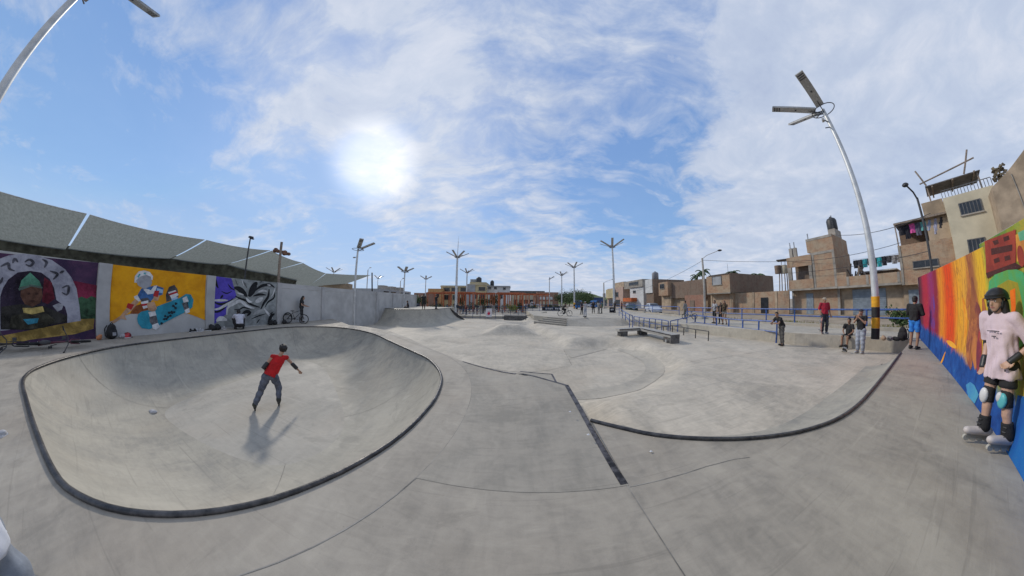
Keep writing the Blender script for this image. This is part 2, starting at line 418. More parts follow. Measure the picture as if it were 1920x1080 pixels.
# ---------------- deck sheet with the bowl cut out
Q_COP = resample(catmull([(1.126, 2.566, 0), (1.441, 2.319, 0), (1.767, 2.057, 0), (2.225, 1.782, 0), (2.78, 1.495, 0), (3.283, 1.278, 0), (3.828, 1.098, 0), (4.557, 0.949, 0), (5.535, 0.886, 0), (7.226, 0.883, 0), (11.257, 0.888, 0)], 8), 60)
for p in Q_COP: p.z = 0
outer = [(-13.3, -9), (14, -9), (14, -.2), (15.25, .05), (15.0, .84)] + [(p.x, p.y) for p in Q_COP[::-1]] + [(1.08, 2.6), (1.08, 1.4), (1.07, DECK_EDGE[0].y)] + [(p.x, p.y) for p in DECK_EDGE[1:]]
def filled(outer, hole, name, m, z=0., zf=None, sub=False):
    vs = [Vector((p[0], p[1])) for p in outer]; es = [(i, (i + 1) % len(outer)) for i in range(len(outer))]
    b0 = len(vs)
    if hole:
        vs += [Vector((p[0], p[1])) for p in hole]; es += [(b0 + i, b0 + (i + 1) % len(hole)) for i in range(len(hole))]
    r = delaunay_2d_cdt(vs, es, [], 0, 1e-5)
    V2, F = r[0], r[2]; keep = []
    for f in F:
        c = sum((V2[i] for i in f), Vector((0, 0))) / len(f)
        if inside(c, outer) and not (hole and inside(c, hole)): keep.append(tuple(f))
    return MB().add([(p.x, p.y, zf(p.x, p.y) if zf else z) for p in V2], keep).build(name, m)
deck = tag(filled(outer, BOWL, 'deck', CON), kind='structure')
# skirt below the deck edge
def skirt(pts, z0, z1, name, m, parent=None):
    vs = []
    for p in pts: vs += [(p.x, p.y, z0 if not callable(z0) else z0(p.x, p.y)), (p.x, p.y, z1)]
    return MB().add(vs, [(2 * i, 2 * i + 1, 2 * i + 3, 2 * i + 2) for i in range(len(pts) - 1)]).build(name, m, parent)
# ---------------- kicker slab: ramps up from its joint at y = 1.4 to a metal-nosed lip
RING = inset(BOWL, -.62, 4)
ringpts = [p for p in RING if p.y > 1.42 and p.x > -2.6 and p.y < 6.0 and p.x < 0]
ringpts.sort(key=lambda p: p.y)
def zkick(x, y):
    d = segdist((x, y), ringpts, False) if x < .2 else 9
    return .003 + .115 * sstep((y - 1.4) / 2.4, 0, 1.1) * sstep(d, 0, 1.6)
kout = [(1.08, 1.4), (1.08, DECK_EDGE[0].y)] + [(p.x, p.y) for p in DECK_EDGE[1:4]]
kl = ringpts[::-1]
kout2 = kout + [(p.x, p.y) for p in kl if p.y < DECK_EDGE[3].y - .15]
gv = []
for ix in range(24):
    for iy in range(30):
        q = (-2.6 + ix * .155, 1.5 + iy * .165)
        if inside(q, kout2) and segdist(q, kout2) > .09: gv.append(q)
def filled_pts(outer, extra, name, m, zf):
    dens = []
    for i in range(len(outer)):
        a, b = Vector(outer[i]), Vector(outer[(i + 1) % len(outer)]); k = max(1, int((b - a).length / .15))
        dens += [tuple(a.lerp(b, t / k)) for t in range(k)]
    vs = [Vector(p) for p in dens] + [Vector(p) for p in extra]; es = [(i, (i + 1) % len(dens)) for i in range(len(dens))]
    r = delaunay_2d_cdt(vs, es, [], 0, 1e-5); keep = []
    for f in r[2]:
        c = sum((r[0][i] for i in f), Vector((0, 0))) / len(f)
        if inside(c, dens): keep.append(tuple(f))
    return MB().add([(p.x, p.y, zf(p.x, p.y)) for p in r[0]], keep).build(name, m, sm=True)
kick = tag(filled_pts(kout2, gv, 'kicker_ramp', CON_KICK, zkick), 'low concrete kicker ramp with a worn steel right edge', 'ramp')
edge3 = [Vector((p[0], p[1], 0)) for p in kout[1:]]
skirt([Vector((1.08, 1.4, 0)), Vector((1.08, DECK_EDGE[0].y, 0))], lambda x, y: zkick(x, y), -1.3, 'side_face', CON, kick)
skirt(resample(edge3, 20), lambda x, y: zkick(x, y), -1.3, 'front_face', CON, kick)
skirt(DECK_EDGE[3:], 0, -1.3, 'edge_face', CON, deck)
ea = [Vector((1.045, 1.42 + t * (DECK_EDGE[0].y - 1.42) / 14, 0)) for t in range(15)]
for p in ea: p.z = zkick(p.x, p.y)
joint_strip(ea, .075, 'edge_angle', kick, .003, STEEL_WORN)
vs = []
for p in ea: vs += [(1.084, p.y, p.z + .003), (1.084, p.y, p.z - .065)]
MB().add(vs, [(2 * i, 2 * i + 1, 2 * i + 3, 2 * i + 2) for i in range(14)]).build('edge_angle', STEEL_WORN, kick)
eb = resample(edge3, 24)
for p in eb: p.z = zkick(p.x, p.y)
joint_strip([p + Vector((-.02, -.025, 0)) for p in eb], .05, 'edge_angle', kick, .003, STEEL_WORN)
joint_strip([Vector((1.065, 1.4 - t * .3, 0)) for t in range(9)], .009, 'expansion_joint', deck)
joint_strip([Vector((1.08 + t * .3, 1.38 - t * .012, 0)) for t in range(4)] + [Vector((2.35 + t * .1, 1.29 - t * .035, 0)) for t in range(3)], .007, 'expansion_joint', deck)
joint_strip([p for p in RING[40:]] , .010, 'expansion_joint', deck)
# low ledge in front of the kicker lip
lp = [(0.251, 5.577, -0.3), (1.114, 5.331, -0.3), (1.102, 4.665, -0.3), (0.102, 5.619, -0.3)]
lw = MB().prism([(lp[0][0], lp[0][1]), (lp[1][0], lp[1][1]), (1.1, 4.3), (1.07, DECK_EDGE[0].y + .05), (lp[3][0], lp[3][1] - .3)], -1.3, -.30).build('step_block', CON_KICK, kick)
joint_strip([Vector((lp[0][0], lp[0][1], -.3)), Vector((lp[1][0], lp[1][1], -.3))], .05, 'edge_angle', kick, .003, STEEL_WORN)
joint_strip([Vector((lp[1][0], lp[1][1], -.3)), Vector((1.1, 4.3, -.3))], .05, 'edge_angle', kick, .003, STEEL_WORN)
# ---------------- quarter pipe along the right side
qn = []
for i, p in enumerate(Q_COP):
    t = (Q_COP[min(i + 1, 59)] - Q_COP[max(i - 1, 0)]).normalized(); qn.append(Vector((-t.y, t.x, 0)))
for _ in range(4): qn = [(qn[max(i - 1, 0)] + qn[i] + qn[min(i + 1, 59)]).normalized() for i in range(60)]
qv = []; QP = 10; qphi = math.radians(62)
for j in range(QP + 1):
    a = qphi * (1 - j / QP); u = 1 - math.sin(a) / math.sin(qphi)
    for i, p in enumerate(Q_COP):
        q = p + qn[i] * u * 1.15
        zf = zfloor(*(p + qn[i] * 1.15).to_2d()) - .015
        zz = zf + (-zf) * (1 - math.cos(a)) / (1 - math.cos(qphi)); qv.append((q.x, q.y, zz))
qp = tag(MB().add(qv, [(j * 60 + i, j * 60 + i + 1, (j + 1) * 60 + i + 1, (j + 1) * 60 + i) for j in range(QP) for i in range(59)]).build('quarter_pipe', CON_BOWL, sm=True), 'curved concrete quarter pipe with dark coping right of the kicker ramp', 'quarter pipe')
MB().tube([p + Vector((0, 0, .012)) for p in Q_COP], .029, 10).build('coping_pipe', STEEL_DARK, qp, sm=True)
# ---------------- plaza floor as a height field
floor_poly = [(1.0, DECK_EDGE[0].y - .2)] + [(p.x, p.y - .15) for p in DECK_EDGE[1:]] + [(-15.2, 12.5), (-15.2, 33), (11.2, 33), (11.2, 19)] + [(p[0] + .1, p[1]) for p in LEDGE_FRONT[::-1]] + [(15.2, .7)] + [tuple((p + qn[i] * 1.0).to_2d()) for i, p in list(enumerate(Q_COP))[::-1]] + [(1.0, 3.0)]
fv = []; ff = []; idx = {}
st = .22
for iy in range(0, 132):
    for ix in range(0, 142):
        x, y = -15.2 + ix * st, .6 + iy * st
        q = (x + st / 2, y + st / 2)
        if not inside(q, floor_poly) and segdist(q, floor_poly) > .25: continue
        if y < 3.9 and x < 1.05: continue
        fc = []
        for (a, b) in ((0, 0), (1, 0), (1, 1), (0, 1)):
            key = (ix + a, iy + b)
            if key not in idx:
                idx[key] = len(fv); X_, Y_ = -15.2 + key[0] * st, .6 + key[1] * st
                zz = zfloor(X_, Y_)
                fv.append((X_, Y_, zz))
            fc.append(idx[key])
        ff.append(tuple(fc))
floor = tag(MB().add(fv, ff).build('plaza_floor', CON_FLOOR, sm=False), kind='structure')
for p in floor.data.polygons: p.use_smooth = True
# faint pour joints on the plaza floor
def zj(pts): return [Vector((p[0], p[1], zfloor(p[0], p[1]))) for p in pts]
def dense(a, b, k=24): return [(a[0] + (b[0] - a[0]) * t / k, a[1] + (b[1] - a[1]) * t / k) for t in range(k + 1)]
joint_strip(zj(dense((2.9, 10.9), (5.5, 11.0))), .016, 'pour_joint', floor, .008)
joint_strip(zj(dense((2.9, 10.9), (2.55, 8.2))), .016, 'pour_joint', floor, .008)
joint_strip(zj(dense((6.6, 6.0), (12.6, 5.4))), .012, 'pour_joint', floor, .008)
joint_strip(zj(dense((-4.5, 12.6), (2.4, 11.2))), .012, 'pour_joint', floor, .008)
joint_strip(zj([(-1.2 + t * .17, 8.0 - .55 * math.sin(t / 20 * math.pi)) for t in range(21)]), .014, 'pour_joint', floor, .008)
# slope shade painted as darker concrete: strip on pocket rim, triangular panel behind it
CON_RIM_SHADE = concrete('rim_shade_concrete', (.385, .350, .292), (.31, .285, .242), (.45, .41, .34), .3, .35, 13.)
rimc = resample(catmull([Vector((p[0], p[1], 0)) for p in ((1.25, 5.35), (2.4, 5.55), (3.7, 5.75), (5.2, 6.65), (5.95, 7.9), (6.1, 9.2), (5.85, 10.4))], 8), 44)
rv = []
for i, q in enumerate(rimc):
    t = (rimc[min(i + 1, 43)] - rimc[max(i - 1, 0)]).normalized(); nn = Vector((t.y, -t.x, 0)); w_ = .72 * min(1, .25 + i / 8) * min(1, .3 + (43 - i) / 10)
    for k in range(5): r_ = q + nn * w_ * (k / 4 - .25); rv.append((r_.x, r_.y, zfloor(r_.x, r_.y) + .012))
MB().add(rv, [(i * 5 + k, i * 5 + k + 1, i * 5 + k + 6, i * 5 + k + 5) for i in range(43) for k in range(4)]).build('rim_shade_strip', CON_RIM_SHADE, floor, sm=True)
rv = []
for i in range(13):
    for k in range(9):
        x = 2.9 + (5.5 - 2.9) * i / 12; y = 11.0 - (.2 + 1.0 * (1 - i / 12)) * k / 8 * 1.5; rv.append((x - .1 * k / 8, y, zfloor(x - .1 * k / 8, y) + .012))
MB().add(rv, [(i * 9 + k, i * 9 + k + 1, i * 9 + k + 10, i * 9 + k + 9) for i in range(12) for k in range(8)]).build('bank_shade_panel', CON_RIM_SHADE, floor, sm=True)
# ---------------- ledge along the terrace front (light concrete face + cap)
lf = MB()
for i in range(len(LEDGE_FRONT) - 1):
    a, b = LEDGE_FRONT[i], LEDGE_FRONT[i + 1]
    lf.add([(a[0] - .05, a[1], -1.2), (b[0] - .05, b[1], -1.2), (b[0] - .05, b[1], .012), (a[0] - .05, a[1], .012), (a[0] + .32, a[1], .012), (b[0] + .32, b[1], .012), (b[0] + .32, b[1], -.4), (a[0] + .32, a[1], -.4)],
           [(0, 1, 2, 3), (3, 2, 5, 4), (4, 5, 6, 7)])
tag(lf.build('seat_ledge', concrete('ledge_concrete', (0.449, 0.410, 0.336), (0.370, 0.340, 0.285), (0.528, 0.485, 0.399), .3, .1, 3.)), 'long pale concrete ledge below the blue railings on the right', 'ledge')
# upper kerb (second step) carrying the blue rail
kb = MB(); kb.prism([(17.7, -1.2), (17.75, 17.0), (25.2, 62), (25.5, 62), (18.1, 17.0), (18.05, -1.2)], -1.3, .16)
tag(kb.build('kerb', WALK), kind='structure')
# ---------------- rear left bank with deck on top
def bankprof(k=10):
    out = []
    for i in range(k + 1):
        a = math.radians(58) * i / k; out.append((math.sin(a) / math.sin(math.radians(58)), (1 - math.cos(a)) / (1 - math.cos(math.radians(58)))))
    return out
BT = [(-12.044, 17.429, 0.6), (-10.294, 17.27, 0.6), (-8.103, 17.948, 0.6), (-7.969, 23.416, 0.6)]
top_line = [Vector((-14.25, 20.6, .6)), Vector((-12.0, 19.6, .6)), Vector((-9.9, 20.0, .6)), Vector((-8.95, 21.4, .6)), Vector((-8.7, 23.5, .6)), Vector((-8.6, 27.2, .6))]
bot_line = [Vector((-13.9, 17.9, -1.01)), Vector((-11.3, 17.2, -1.01)), Vector((-8.6, 18.3, -1.01)), Vector((-7.2, 20.3, -1.01)), Vector((-6.7, 23.0, -1.01)), Vector((-6.4, 27.2, -1.01))]
tl, bl = resample(catmull(top_line, 6), 40), resample(catmull(bot_line, 6), 40)
pv = []; pr = bankprof()
for u, h in pr:
    for a, b in zip(tl, bl): q = b.lerp(a, u); pv.append((q.x, q.y, b.z + (a.z - b.z) * h))
bank = tag(MB().add(pv, [(j * 40 + i, j * 40 + i + 1, (j + 1) * 40 + i + 1, (j + 1) * 40 + i) for j in range(len(pr) - 1) for i in range(39)]).build('corner_bank', CON_BOWL, sm=True), 'tall curved concrete bank at the far end of the grey wall', 'bank ramp')
top = MB().prism([(p.x, p.y) for p in tl] + [(-8.6, 29.5), (-15.0, 29.5), (-14.4, 20.5)], -1.2, .59).build('bank_deck', WALK, bank)
MB().tube(tl, .03, 8).build('coping_pipe', STEEL_DARK, bank, sm=True)
ef = []
for u, h in pr: q = bl[-1].lerp(tl[-1], u); ef.append((q.x, q.y + .01, -1.01 + 1.61 * h))
MB().add(ef + [(p[0] + .001, p[1] + .3, p[2]) for p in ef], [(i, i + 1, len(ef) + i + 1, len(ef) + i) for i in range(len(ef) - 1)] + [tuple(range(len(ef)))]).build('end_panel', STEEL_DARK, bank)
# ---------------- stair set and bank up to the terrace
s0, s1 = Vector((2.3, 20.6, 0)), Vector((4.85, 17.75, 0)); t0, t1 = Vector((3.9, 21.3, 0)), Vector((5.4, 19.15, 0))
STEP = concrete('stair_concrete', (.30, .275, .235), (.24, .22, .19), (.36, .33, .28), .3, .1, 8.)  # darkened so the shade on the risers is put into the stair colour
stairs = tag(empty('stair_set', (4, 19.5, -.55), 0, 'four wide concrete steps rising to the rear terrace', 'stairs'))
stairs.location = (0, 0, 0)
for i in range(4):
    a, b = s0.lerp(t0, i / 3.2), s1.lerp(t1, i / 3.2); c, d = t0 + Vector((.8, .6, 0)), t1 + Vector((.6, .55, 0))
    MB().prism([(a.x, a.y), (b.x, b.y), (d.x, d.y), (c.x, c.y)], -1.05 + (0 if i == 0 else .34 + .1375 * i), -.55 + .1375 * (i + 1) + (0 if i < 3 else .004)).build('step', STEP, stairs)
    e1, e2 = a, b; nn = Vector((-(b - a).y, (b - a).x, 0)).normalized() * .12
    MB().prism([(a.x, a.y), (b.x, b.y), (b.x + nn.x, b.y + nn.y), (a.x + nn.x, a.y + nn.y)], -.55 + .1375 * (i + 1) + .002, -.55 + .1375 * (i + 1) + .012).build('nosing', CON_FLOOR, stairs)
bk = MB(); tp = [(5.37, 19.15), (7.7, 20.1), (10.85, 18.7), (11.1, 18.2)]; bt = [(4.9, 17.75), (7.5, 17.0), (10.0, 17.0), (11.3, 17.3)]
bk.add([(p[0], p[1], .006) for p in tp] + [(p[0], p[1], -.56) for p in bt] + [(4.9, 17.75, -.6), (5.37, 19.15, -.6)], [(0, 1, 5, 4), (1, 2, 6, 5), (2, 3, 7, 6), (0, 4, 8, 9)])
tag(bk.build('terrace_bank', concrete('bank_concrete', (0.330, 0.302, 0.257), (0.277, 0.256, 0.217), (0.383, 0.353, 0.299), .3, .1, 61.)), kind='structure')

# ================================================================ left boundary wall with murals
WA = Vector((-12.92, 0, 0)); WU = Vector((-.0658563, .9978291, 0)); WN = Vector((.9978291, .0658563, 0))
GREY_WALL = mat('grey_wall_paint', (.43, .43, .425), .85, .09, 1.1, bump=.12, bscale=30)
GREY_TRIM = mat('grey_pilaster_paint', (.39, .39, .39), .85, .09, 1.6, bump=.12, bscale=30)
wall = tag(empty('boundary_wall', (-12.92, 0, 0), 0, 'long grey concrete wall with pilasters and three murals behind the bowl', 'wall'))
wall.location = (0, 0, 0)
def strip_obj(A, U, N, poly, d0, d1, name, m, parent): return MB().panel(A, U, poly, d0, d1, N).build(name, m, parent)
pil = [-9.6, -4.7] + [p[0] for p in [(0.476, 1.248), (4.264, 1.127), (8.038, 1.141), (11.613, 1.132), (15.403, 0.871), (18.92, 0.797), (22.352, 1.039), (25.4, 1.147)]] + [29.4]
TOP = 2.36
for i, a in enumerate(pil):
    wd = .19 if i in (2, 3) else .14
    strip_obj(WA, WU, WN, [(a - wd, -1.4), (a + wd, -1.4), (a + wd, TOP + .01), (a - wd, TOP + .01)], -.10, .13, 'pilaster', GREY_TRIM, wall)
    if i + 1 < len(pil):
        b = pil[i + 1]; e = .19 if i + 1 in (2, 3) else .14
        strip_obj(WA, WU, WN, [(a + wd, -1.4), (b - e, -1.4), (b - e, TOP - .30), (a + wd, TOP - .30)], -.08, .06, 'wall_panel', GREY_WALL, wall)
        strip_obj(WA, WU, WN, [(a + wd, TOP - .29), (b - e, TOP - .29), (b - e, TOP), (a + wd, TOP)], -.08, .063, 'top_beam', GREY_WALL, wall)
LAYER = [0]
def clipseg(poly, s0, s1, z0, z1):
    return [(min(max(p[0], s0), s1), min(max(p[1], z0), z1)) for p in poly]
def cleaned(poly):
    out = []
    for p in poly:
        if not out or math.hypot(p[0] - out[-1][0], p[1] - out[-1][1]) > 1e-3: out.append(p)
    if len(out) > 2 and math.hypot(out[0][0] - out[-1][0], out[0][1] - out[-1][1]) < 1e-3: out.pop()
    return out
def paintpoly(parent, A, U, N, poly, m, name, base=.068, clip=None, lay=None):
    """a painted shape on a wall: thin coat standing a hair proud of the coat below"""
    if clip: poly = clipseg(poly, *clip)
    poly = cleaned(poly)
    if len(poly) < 3: return None
    LAYER[0] += 1
    d = base + (.0005 * LAYER[0] if lay is None else lay)
    pts = [Vector((p[0], p[1])) for p in poly]
    r = delaunay_2d_cdt(pts, [(i, (i + 1) % len(pts)) for i in range(len(pts))], [], 0, 1e-5)
    fs = []
    for f in r[2]:
        c = sum((r[0][i] for i in f), Vector((0, 0))) / len(f)
        if inside(c, poly): fs.append(tuple(f))
    if not fs: return None
    vs = [A + U * p.x + Vector((0, 0, p.y)) + N * d for p in r[0]]
    o = MB().add(vs, fs).build(name, m, parent, fix=False)
    return o
def oval(cx, cz, rx, rz, k=18, t0=0., t1=2 * math.pi): return [(cx + rx * math.cos(t0 + (t1 - t0) * i / k), cz + rz * math.sin(t0 + (t1 - t0) * i / k)) for i in range(k)]
def stroke(pts, wd):
    pts = [Vector((p[0], p[1], 0)) for p in pts]; pts = resample(catmull(pts, 5), 14); L, R2 = [], []
    for i, p in enumerate(pts):
        t = (pts[min(i + 1, 13)] - pts[max(i - 1, 0)]).normalized(); w_ = wd * (.25 + .75 * math.sin(math.pi * (i + .5) / 14))
        L.append((p.x - t.y * w_, p.y + t.x * w_)); R2.append((p.x + t.y * w_, p.y - t.x * w_))
    return L + R2[::-1]
def pm(name, c, var=.10, sc=7, c2=None):
    """sprayed wall paint: mottled coats, thin patches where the render shows through, plaster relief"""
    key = 'mural_' + name
    if key in MATS: return MATS[key]
    m = bpy.data.materials.new(key); m.use_nodes = True; t = m.node_tree; b = t.nodes['Principled BSDF']; k = NB(t)
    tc = k.n('ShaderNodeTexCoord').outputs['Object']
    n1 = k.noise(tc, sc * .55, 7, .68, .5); n2 = k.noise(tc, 1.3, 4, .55); n3 = k.noise(tc, 38, 4, .7)
    d = c2 or tuple(x * (1 - 2.4 * var) for x in c)
    col_ = k.mix(k.ss(k.m('ADD', k.m('MULTIPLY', n1, .6), k.m('MULTIPLY', n2, .4)), .38, .62), d, tuple(min(1, x * (1 + var * .8)) for x in c))
    col_ = k.mix(k.m('MULTIPLY', k.ss(n3, .56, .75), .22), col_, (.30, .29, .28))
    col_ = k.mix(k.m('MULTIPLY', k.ss(k.noise(tc, 3.1, 6, .7), .60, .74), .22), col_, tuple(x * .55 for x in d))
    k.put(b.inputs['Base Color'], col_); b.inputs['Roughness'].default_value = .88; b.inputs['Specular IOR Level'].default_value = .2
    bp = k.n('ShaderNodeBump'); bp.inputs['Strength'].default_value = .35; bp.inputs['Distance'].default_value = .01
    k.put(bp.inputs['Height'], n3); t.links.new(bp.outputs[0], b.inputs['Normal'])
    MATS[key] = m; return m
# --- mural of a figure in a beanie under a stone arch
M1 = link(bpy.data.objects.new('mural', None), wall); M1['label'] = 'mural of a figure in a green beanie under a grey stone arch'
cl = (-4.4, pil[2] - .2, -.02, TOP)
def m1(poly, m, name): return paintpoly(M1, WA, WU, WN, poly, m, name, clip=cl)
LAYER[0] = 1
m1([(-2.842, 2.277), (0.258, 2.408), (0.288, -0.09), (-2.767, -0.273)], pm('plum', (.075, .035, .075), .3, 3, (.04, .025, .06)), 'painted_background')
m1([(-0.462, 1.761), (0.285, 1.658), (0.278, 1.242), (-0.288, 1.191)], pm('crimson', (.20, .025, .06), .25, 5), 'painted_glow')
m1([(-0.247, 1.224), (-0.121, 1.293), (0.026, 1.234), (0.14, 1.319), (0.292, 1.276), (0.276, 0.611), (-0.192, 0.59)], pm('bush', (.045, .10, .055), .3, 9), 'painted_bush')
m1([(-2.743, 0.13), (-1.834, 0.266), (-1.344, 0.356), (-0.556, 0.506), (-0.135, 0.621), (0.246, 0.629), (0.213, 0.315), (-0.285, 0.181), (-1.352, 0.098), (-2.082, -0.045), (-2.763, -0.222)], pm('sand', (.46, .31, .09), .25, 6), 'painted_sand')
m1([(-2.554, 1.651), (-2.382, 1.953), (-2.151, 2.14), (-1.931, 2.266), (-1.638, 2.35), (-1.312, 2.355), (-0.949, 2.273), (-0.6, 2.057), (-0.412, 1.828), (-0.263, 1.524), (-0.169, 1.036), (-0.121, 0.572), (-0.556, 0.506), (-2.519, 0.31)], pm('stone', (.34, .34, .39), .2, 9, (.22, .22, .27)), 'painted_arch')
m1([(-2.04, 1.213), (-1.993, 1.43), (-1.891, 1.655), (-1.704, 1.851), (-1.44, 1.921), (-1.171, 1.905), (-0.949, 1.749), (-0.825, 1.504), (-0.755, 1.176), (-0.532, 0.983), (-0.473, 0.752), (-0.473, 0.519), (-1.344, 0.356), (-2.019, 0.396)], pm('cave', (.035, .025, .045), .3, 4), 'painted_opening')
m1([(-1.083, 1.782), (-0.888, 1.65), (-0.796, 1.205), (-0.962, 1.051), (-1.094, 1.107)], pm('ember', (.14, .02, .035), .3, 5), 'painted_glow')
m1([(-2.008, 0.96), (-1.593, 1.037), (-1.026, 0.991), (-0.665, 0.814), (-0.473, 0.721), (-0.501, 0.535), (-0.825, 0.499), (-1.344, 0.356), (-2.007, 0.395)], pm('coat', (.045, .042, .038), .3, 6), 'painted_coat')
m1([(-1.781, 0.731), (-1.466, 0.814), (-0.957, 0.785), (-0.771, 0.603), (-1.037, 0.402), (-1.591, 0.366), (-1.83, 0.457)], pm('lap', (.075, .07, .05), .3, 7), 'painted_legs')
m1([(-1.593, 1.526), (-1.376, 1.612), (-1.128, 1.529), (-1.088, 1.268), (-1.144, 1.076), (-1.319, 0.972), (-1.495, 1.039), (-1.601, 1.246)], pm('face', (.13, .065, .045), .2, 8), 'painted_face')
m1([(-1.637, 1.453), (-1.602, 1.651), (-1.423, 1.88), (-1.19, 1.67), (-1.128, 1.529), (-1.372, 1.556), (-1.59, 1.484)], pm('beanie', (.10, .28, .19), .2, 9), 'painted_beanie')
m1([(-1.66, 1.438), (-1.373, 1.57), (-1.101, 1.516), (-1.112, 1.472), (-1.369, 1.513), (-1.633, 1.384)], pm('brim', (.14, .20, .17), .2, 9), 'painted_brim')
for q in ([(-1.457, 1.309), (-1.409, 1.354), (-1.37, 1.313), (-1.418, 1.282)], [(-1.282, 1.317), (-1.233, 1.363), (-1.18, 1.322), (-1.23, 1.291)], [(-1.399, 1.127), (-1.325, 1.158), (-1.248, 1.131), (-1.322, 1.086)]): m1(q, pm('facedark', (.06, .028, .022), .1, 9), 'painted_feature')
m1([(-1.542, 0.94), (-1.319, 0.943), (-1.078, 0.99), (-1.036, 0.844), (-1.316, 0.771), (-1.515, 0.814)], pm('collar', (.60, .46, .16), .2, 9), 'painted_collar')
m1([(-1.526, 0.645), (-1.163, 0.669), (-1.202, 0.539), (-1.416, 0.501)], pm('cyan', (.06, .32, .46), .2, 9), 'painted_patch')
m1([(-0.843, 1.009), (-0.698, 1.087), (-0.575, 1.044), (-0.612, 0.906), (-0.719, 0.844)], pm('star', (.36, .36, .40), .2, 9), 'painted_star')
STK = pm('stroke', (.085, .085, .105), .3, 9)
for q in ([(-2.084, 1.961), (-1.93, 2.06), (-1.892, 1.928), (-1.768, 1.886)], [(-1.72, 2.114), (-1.801, 2.187), (-1.836, 2.072)], [(-1.574, 2.133), (-1.484, 2.216), (-1.377, 2.158), (-1.44, 2.049), (-1.543, 2.08)], [(-1.185, 2.271), (-1.072, 2.197), (-1.107, 2.045)], [(-0.969, 1.971), (-0.776, 1.901), (-0.869, 1.741)], [(-0.725, 1.936), (-0.623, 2.009)], [(-0.637, 1.516), (-0.477, 1.588), (-0.49, 1.34), (-0.63, 1.394)], [(-2.013, 1.698), (-2.072, 1.559), (-2.191, 1.603)]): m1(stroke(q, .035), STK, 'painted_lettering')
# --- mural of a skater in a helmet grabbing a turquoise board
M2 = link(bpy.data.objects.new('mural', None), wall); M2['label'] = 'orange mural of a helmeted skater grabbing a turquoise board'
cl = (pil[2] + .2, pil[3] - .2, .02, TOP)
def m2(poly, m, name): return paintpoly(M2, WA, WU, WN, poly, m, name, clip=cl)
LAYER[0] = 1
m2([(0.471, 2.437), (4.028, 2.501), (4.133, 0.434), (3.657, 0.612), (3.289, 0.753), (2.327, 0.849), (1.479, 0.819), (1.093, 0.697), (0.849, 0.562), (0.55, 0.52)], pm('orange', (.72, .34, .012), .10, 4, (.60, .25, .01)), 'painted_background')
m2([(1.292, 0.766), (1.423, 1.022), (1.629, 1.098), (1.951, 1.064), (2.233, 0.85), (2.328, 0.75)], pm('rust', (.26, .085, .03), .2, 8), 'painted_shadow')
m2([(1.496, 1.373), (1.62, 1.64), (2.098, 1.787), (2.386, 1.707), (2.363, 1.466), (2.069, 1.337), (1.947, 1.179), (1.624, 1.229)], pm('jersey', (.055, .14, .33), .2, 9), 'painted_jersey')
m2([(1.693, 1.607), (1.845, 1.444), (2.08, 1.493), (2.153, 1.791), (2.044, 1.763), (1.945, 1.602), (1.779, 1.65)], pm('white', (.66, .67, .68), .1, 9), 'painted_jersey_trim')
m2([(1.394, 1.351), (1.512, 1.411), (1.625, 1.21), (1.488, 1.17)], pm('white', (1, 1, 1)), 'painted_sleeve')
m2([(2.142, 1.692), (2.371, 1.646), (2.36, 1.506), (2.189, 1.538)], pm('sky', (.35, .50, .68), .1, 9), 'painted_sleeve')
SK = pm('skin', (.50, .31, .20), .15, 9)
m2([(1.449, 1.28), (1.574, 1.172), (1.342, 0.875), (1.126, 0.697), (1.193, 0.551), (1.028, 0.61), (0.801, 0.459), (0.706, 0.497), (0.995, 0.699), (1.189, 0.966)], SK, 'painted_arm')
m2([(2.082, 1.454), (2.27, 1.423), (2.204, 1.224), (2.018, 1.239)], SK, 'painted_arm')
RD_ = pm('red', (.42, .03, .035), .15, 9)
m2([(1.217, 1.128), (1.422, 1.077), (1.324, 0.893), (1.172, 0.983)], RD_, 'painted_wristband')
m2([(2.074, 1.59), (2.241, 1.599), (2.198, 1.361), (2.029, 1.394)], RD_, 'painted_wristband')
m2([(1.622, 1.285), (1.851, 1.33), (1.984, 1.18), (1.951, 1.064), (1.666, 1.024)], pm('charcoal', (.09, .085, .09), .2, 9), 'painted_shorts')
m2([(2.478, 1.471), (2.577, 1.76), (2.768, 1.856), (2.9, 1.698), (2.958, 1.387), (2.742, 1.277), (2.509, 1.19)], pm('charcoal', (1, 1, 1)), 'painted_leg')
m2([(1.626, 1.173), (1.873, 1.235), (1.899, 0.987), (1.721, 0.93)], pm('white', (1, 1, 1)), 'painted_sock')
m2([(1.647, 1.098), (1.894, 1.14), (1.897, 1.064), (1.666, 1.024)], RD_, 'painted_stripe')
m2([(2.551, 1.556), (2.822, 1.652), (2.954, 1.471), (2.722, 1.276)], pm('white', (1, 1, 1)), 'painted_sock')
m2([(2.573, 1.496), (2.865, 1.613), (2.909, 1.552), (2.616, 1.437)], RD_, 'painted_stripe')
m2([(2.681, 1.316), (2.917, 1.407), (2.923, 1.261), (2.724, 1.215)], pm('sky', (1, 1, 1)), 'painted_cuff')
m2([(1.382, 1.827), (1.38, 2.048), (1.484, 2.226), (1.654, 2.283), (1.855, 2.249), (1.979, 2.108), (1.973, 1.971), (1.827, 1.978), (1.582, 1.918), (1.45, 1.833)], pm('white', (1, 1, 1)), 'painted_helmet')
m2([(1.427, 1.905), (1.536, 2.045), (1.74, 2.141), (1.908, 2.081), (1.962, 1.874), (1.918, 1.735), (1.71, 1.627), (1.509, 1.745)], pm('greyface', (.33, .34, .37), .1, 8), 'painted_face')
m2([(1.45, 2.037), (1.509, 2.154), (1.562, 2.141), (1.505, 2.005)], pm('teal', (.10, .36, .40), .1, 8), 'painted_vent')
m2([(1.662, 2.209), (1.732, 2.216), (1.722, 2.139), (1.65, 2.15)], pm('teal', (1, 1, 1)), 'painted_vent')
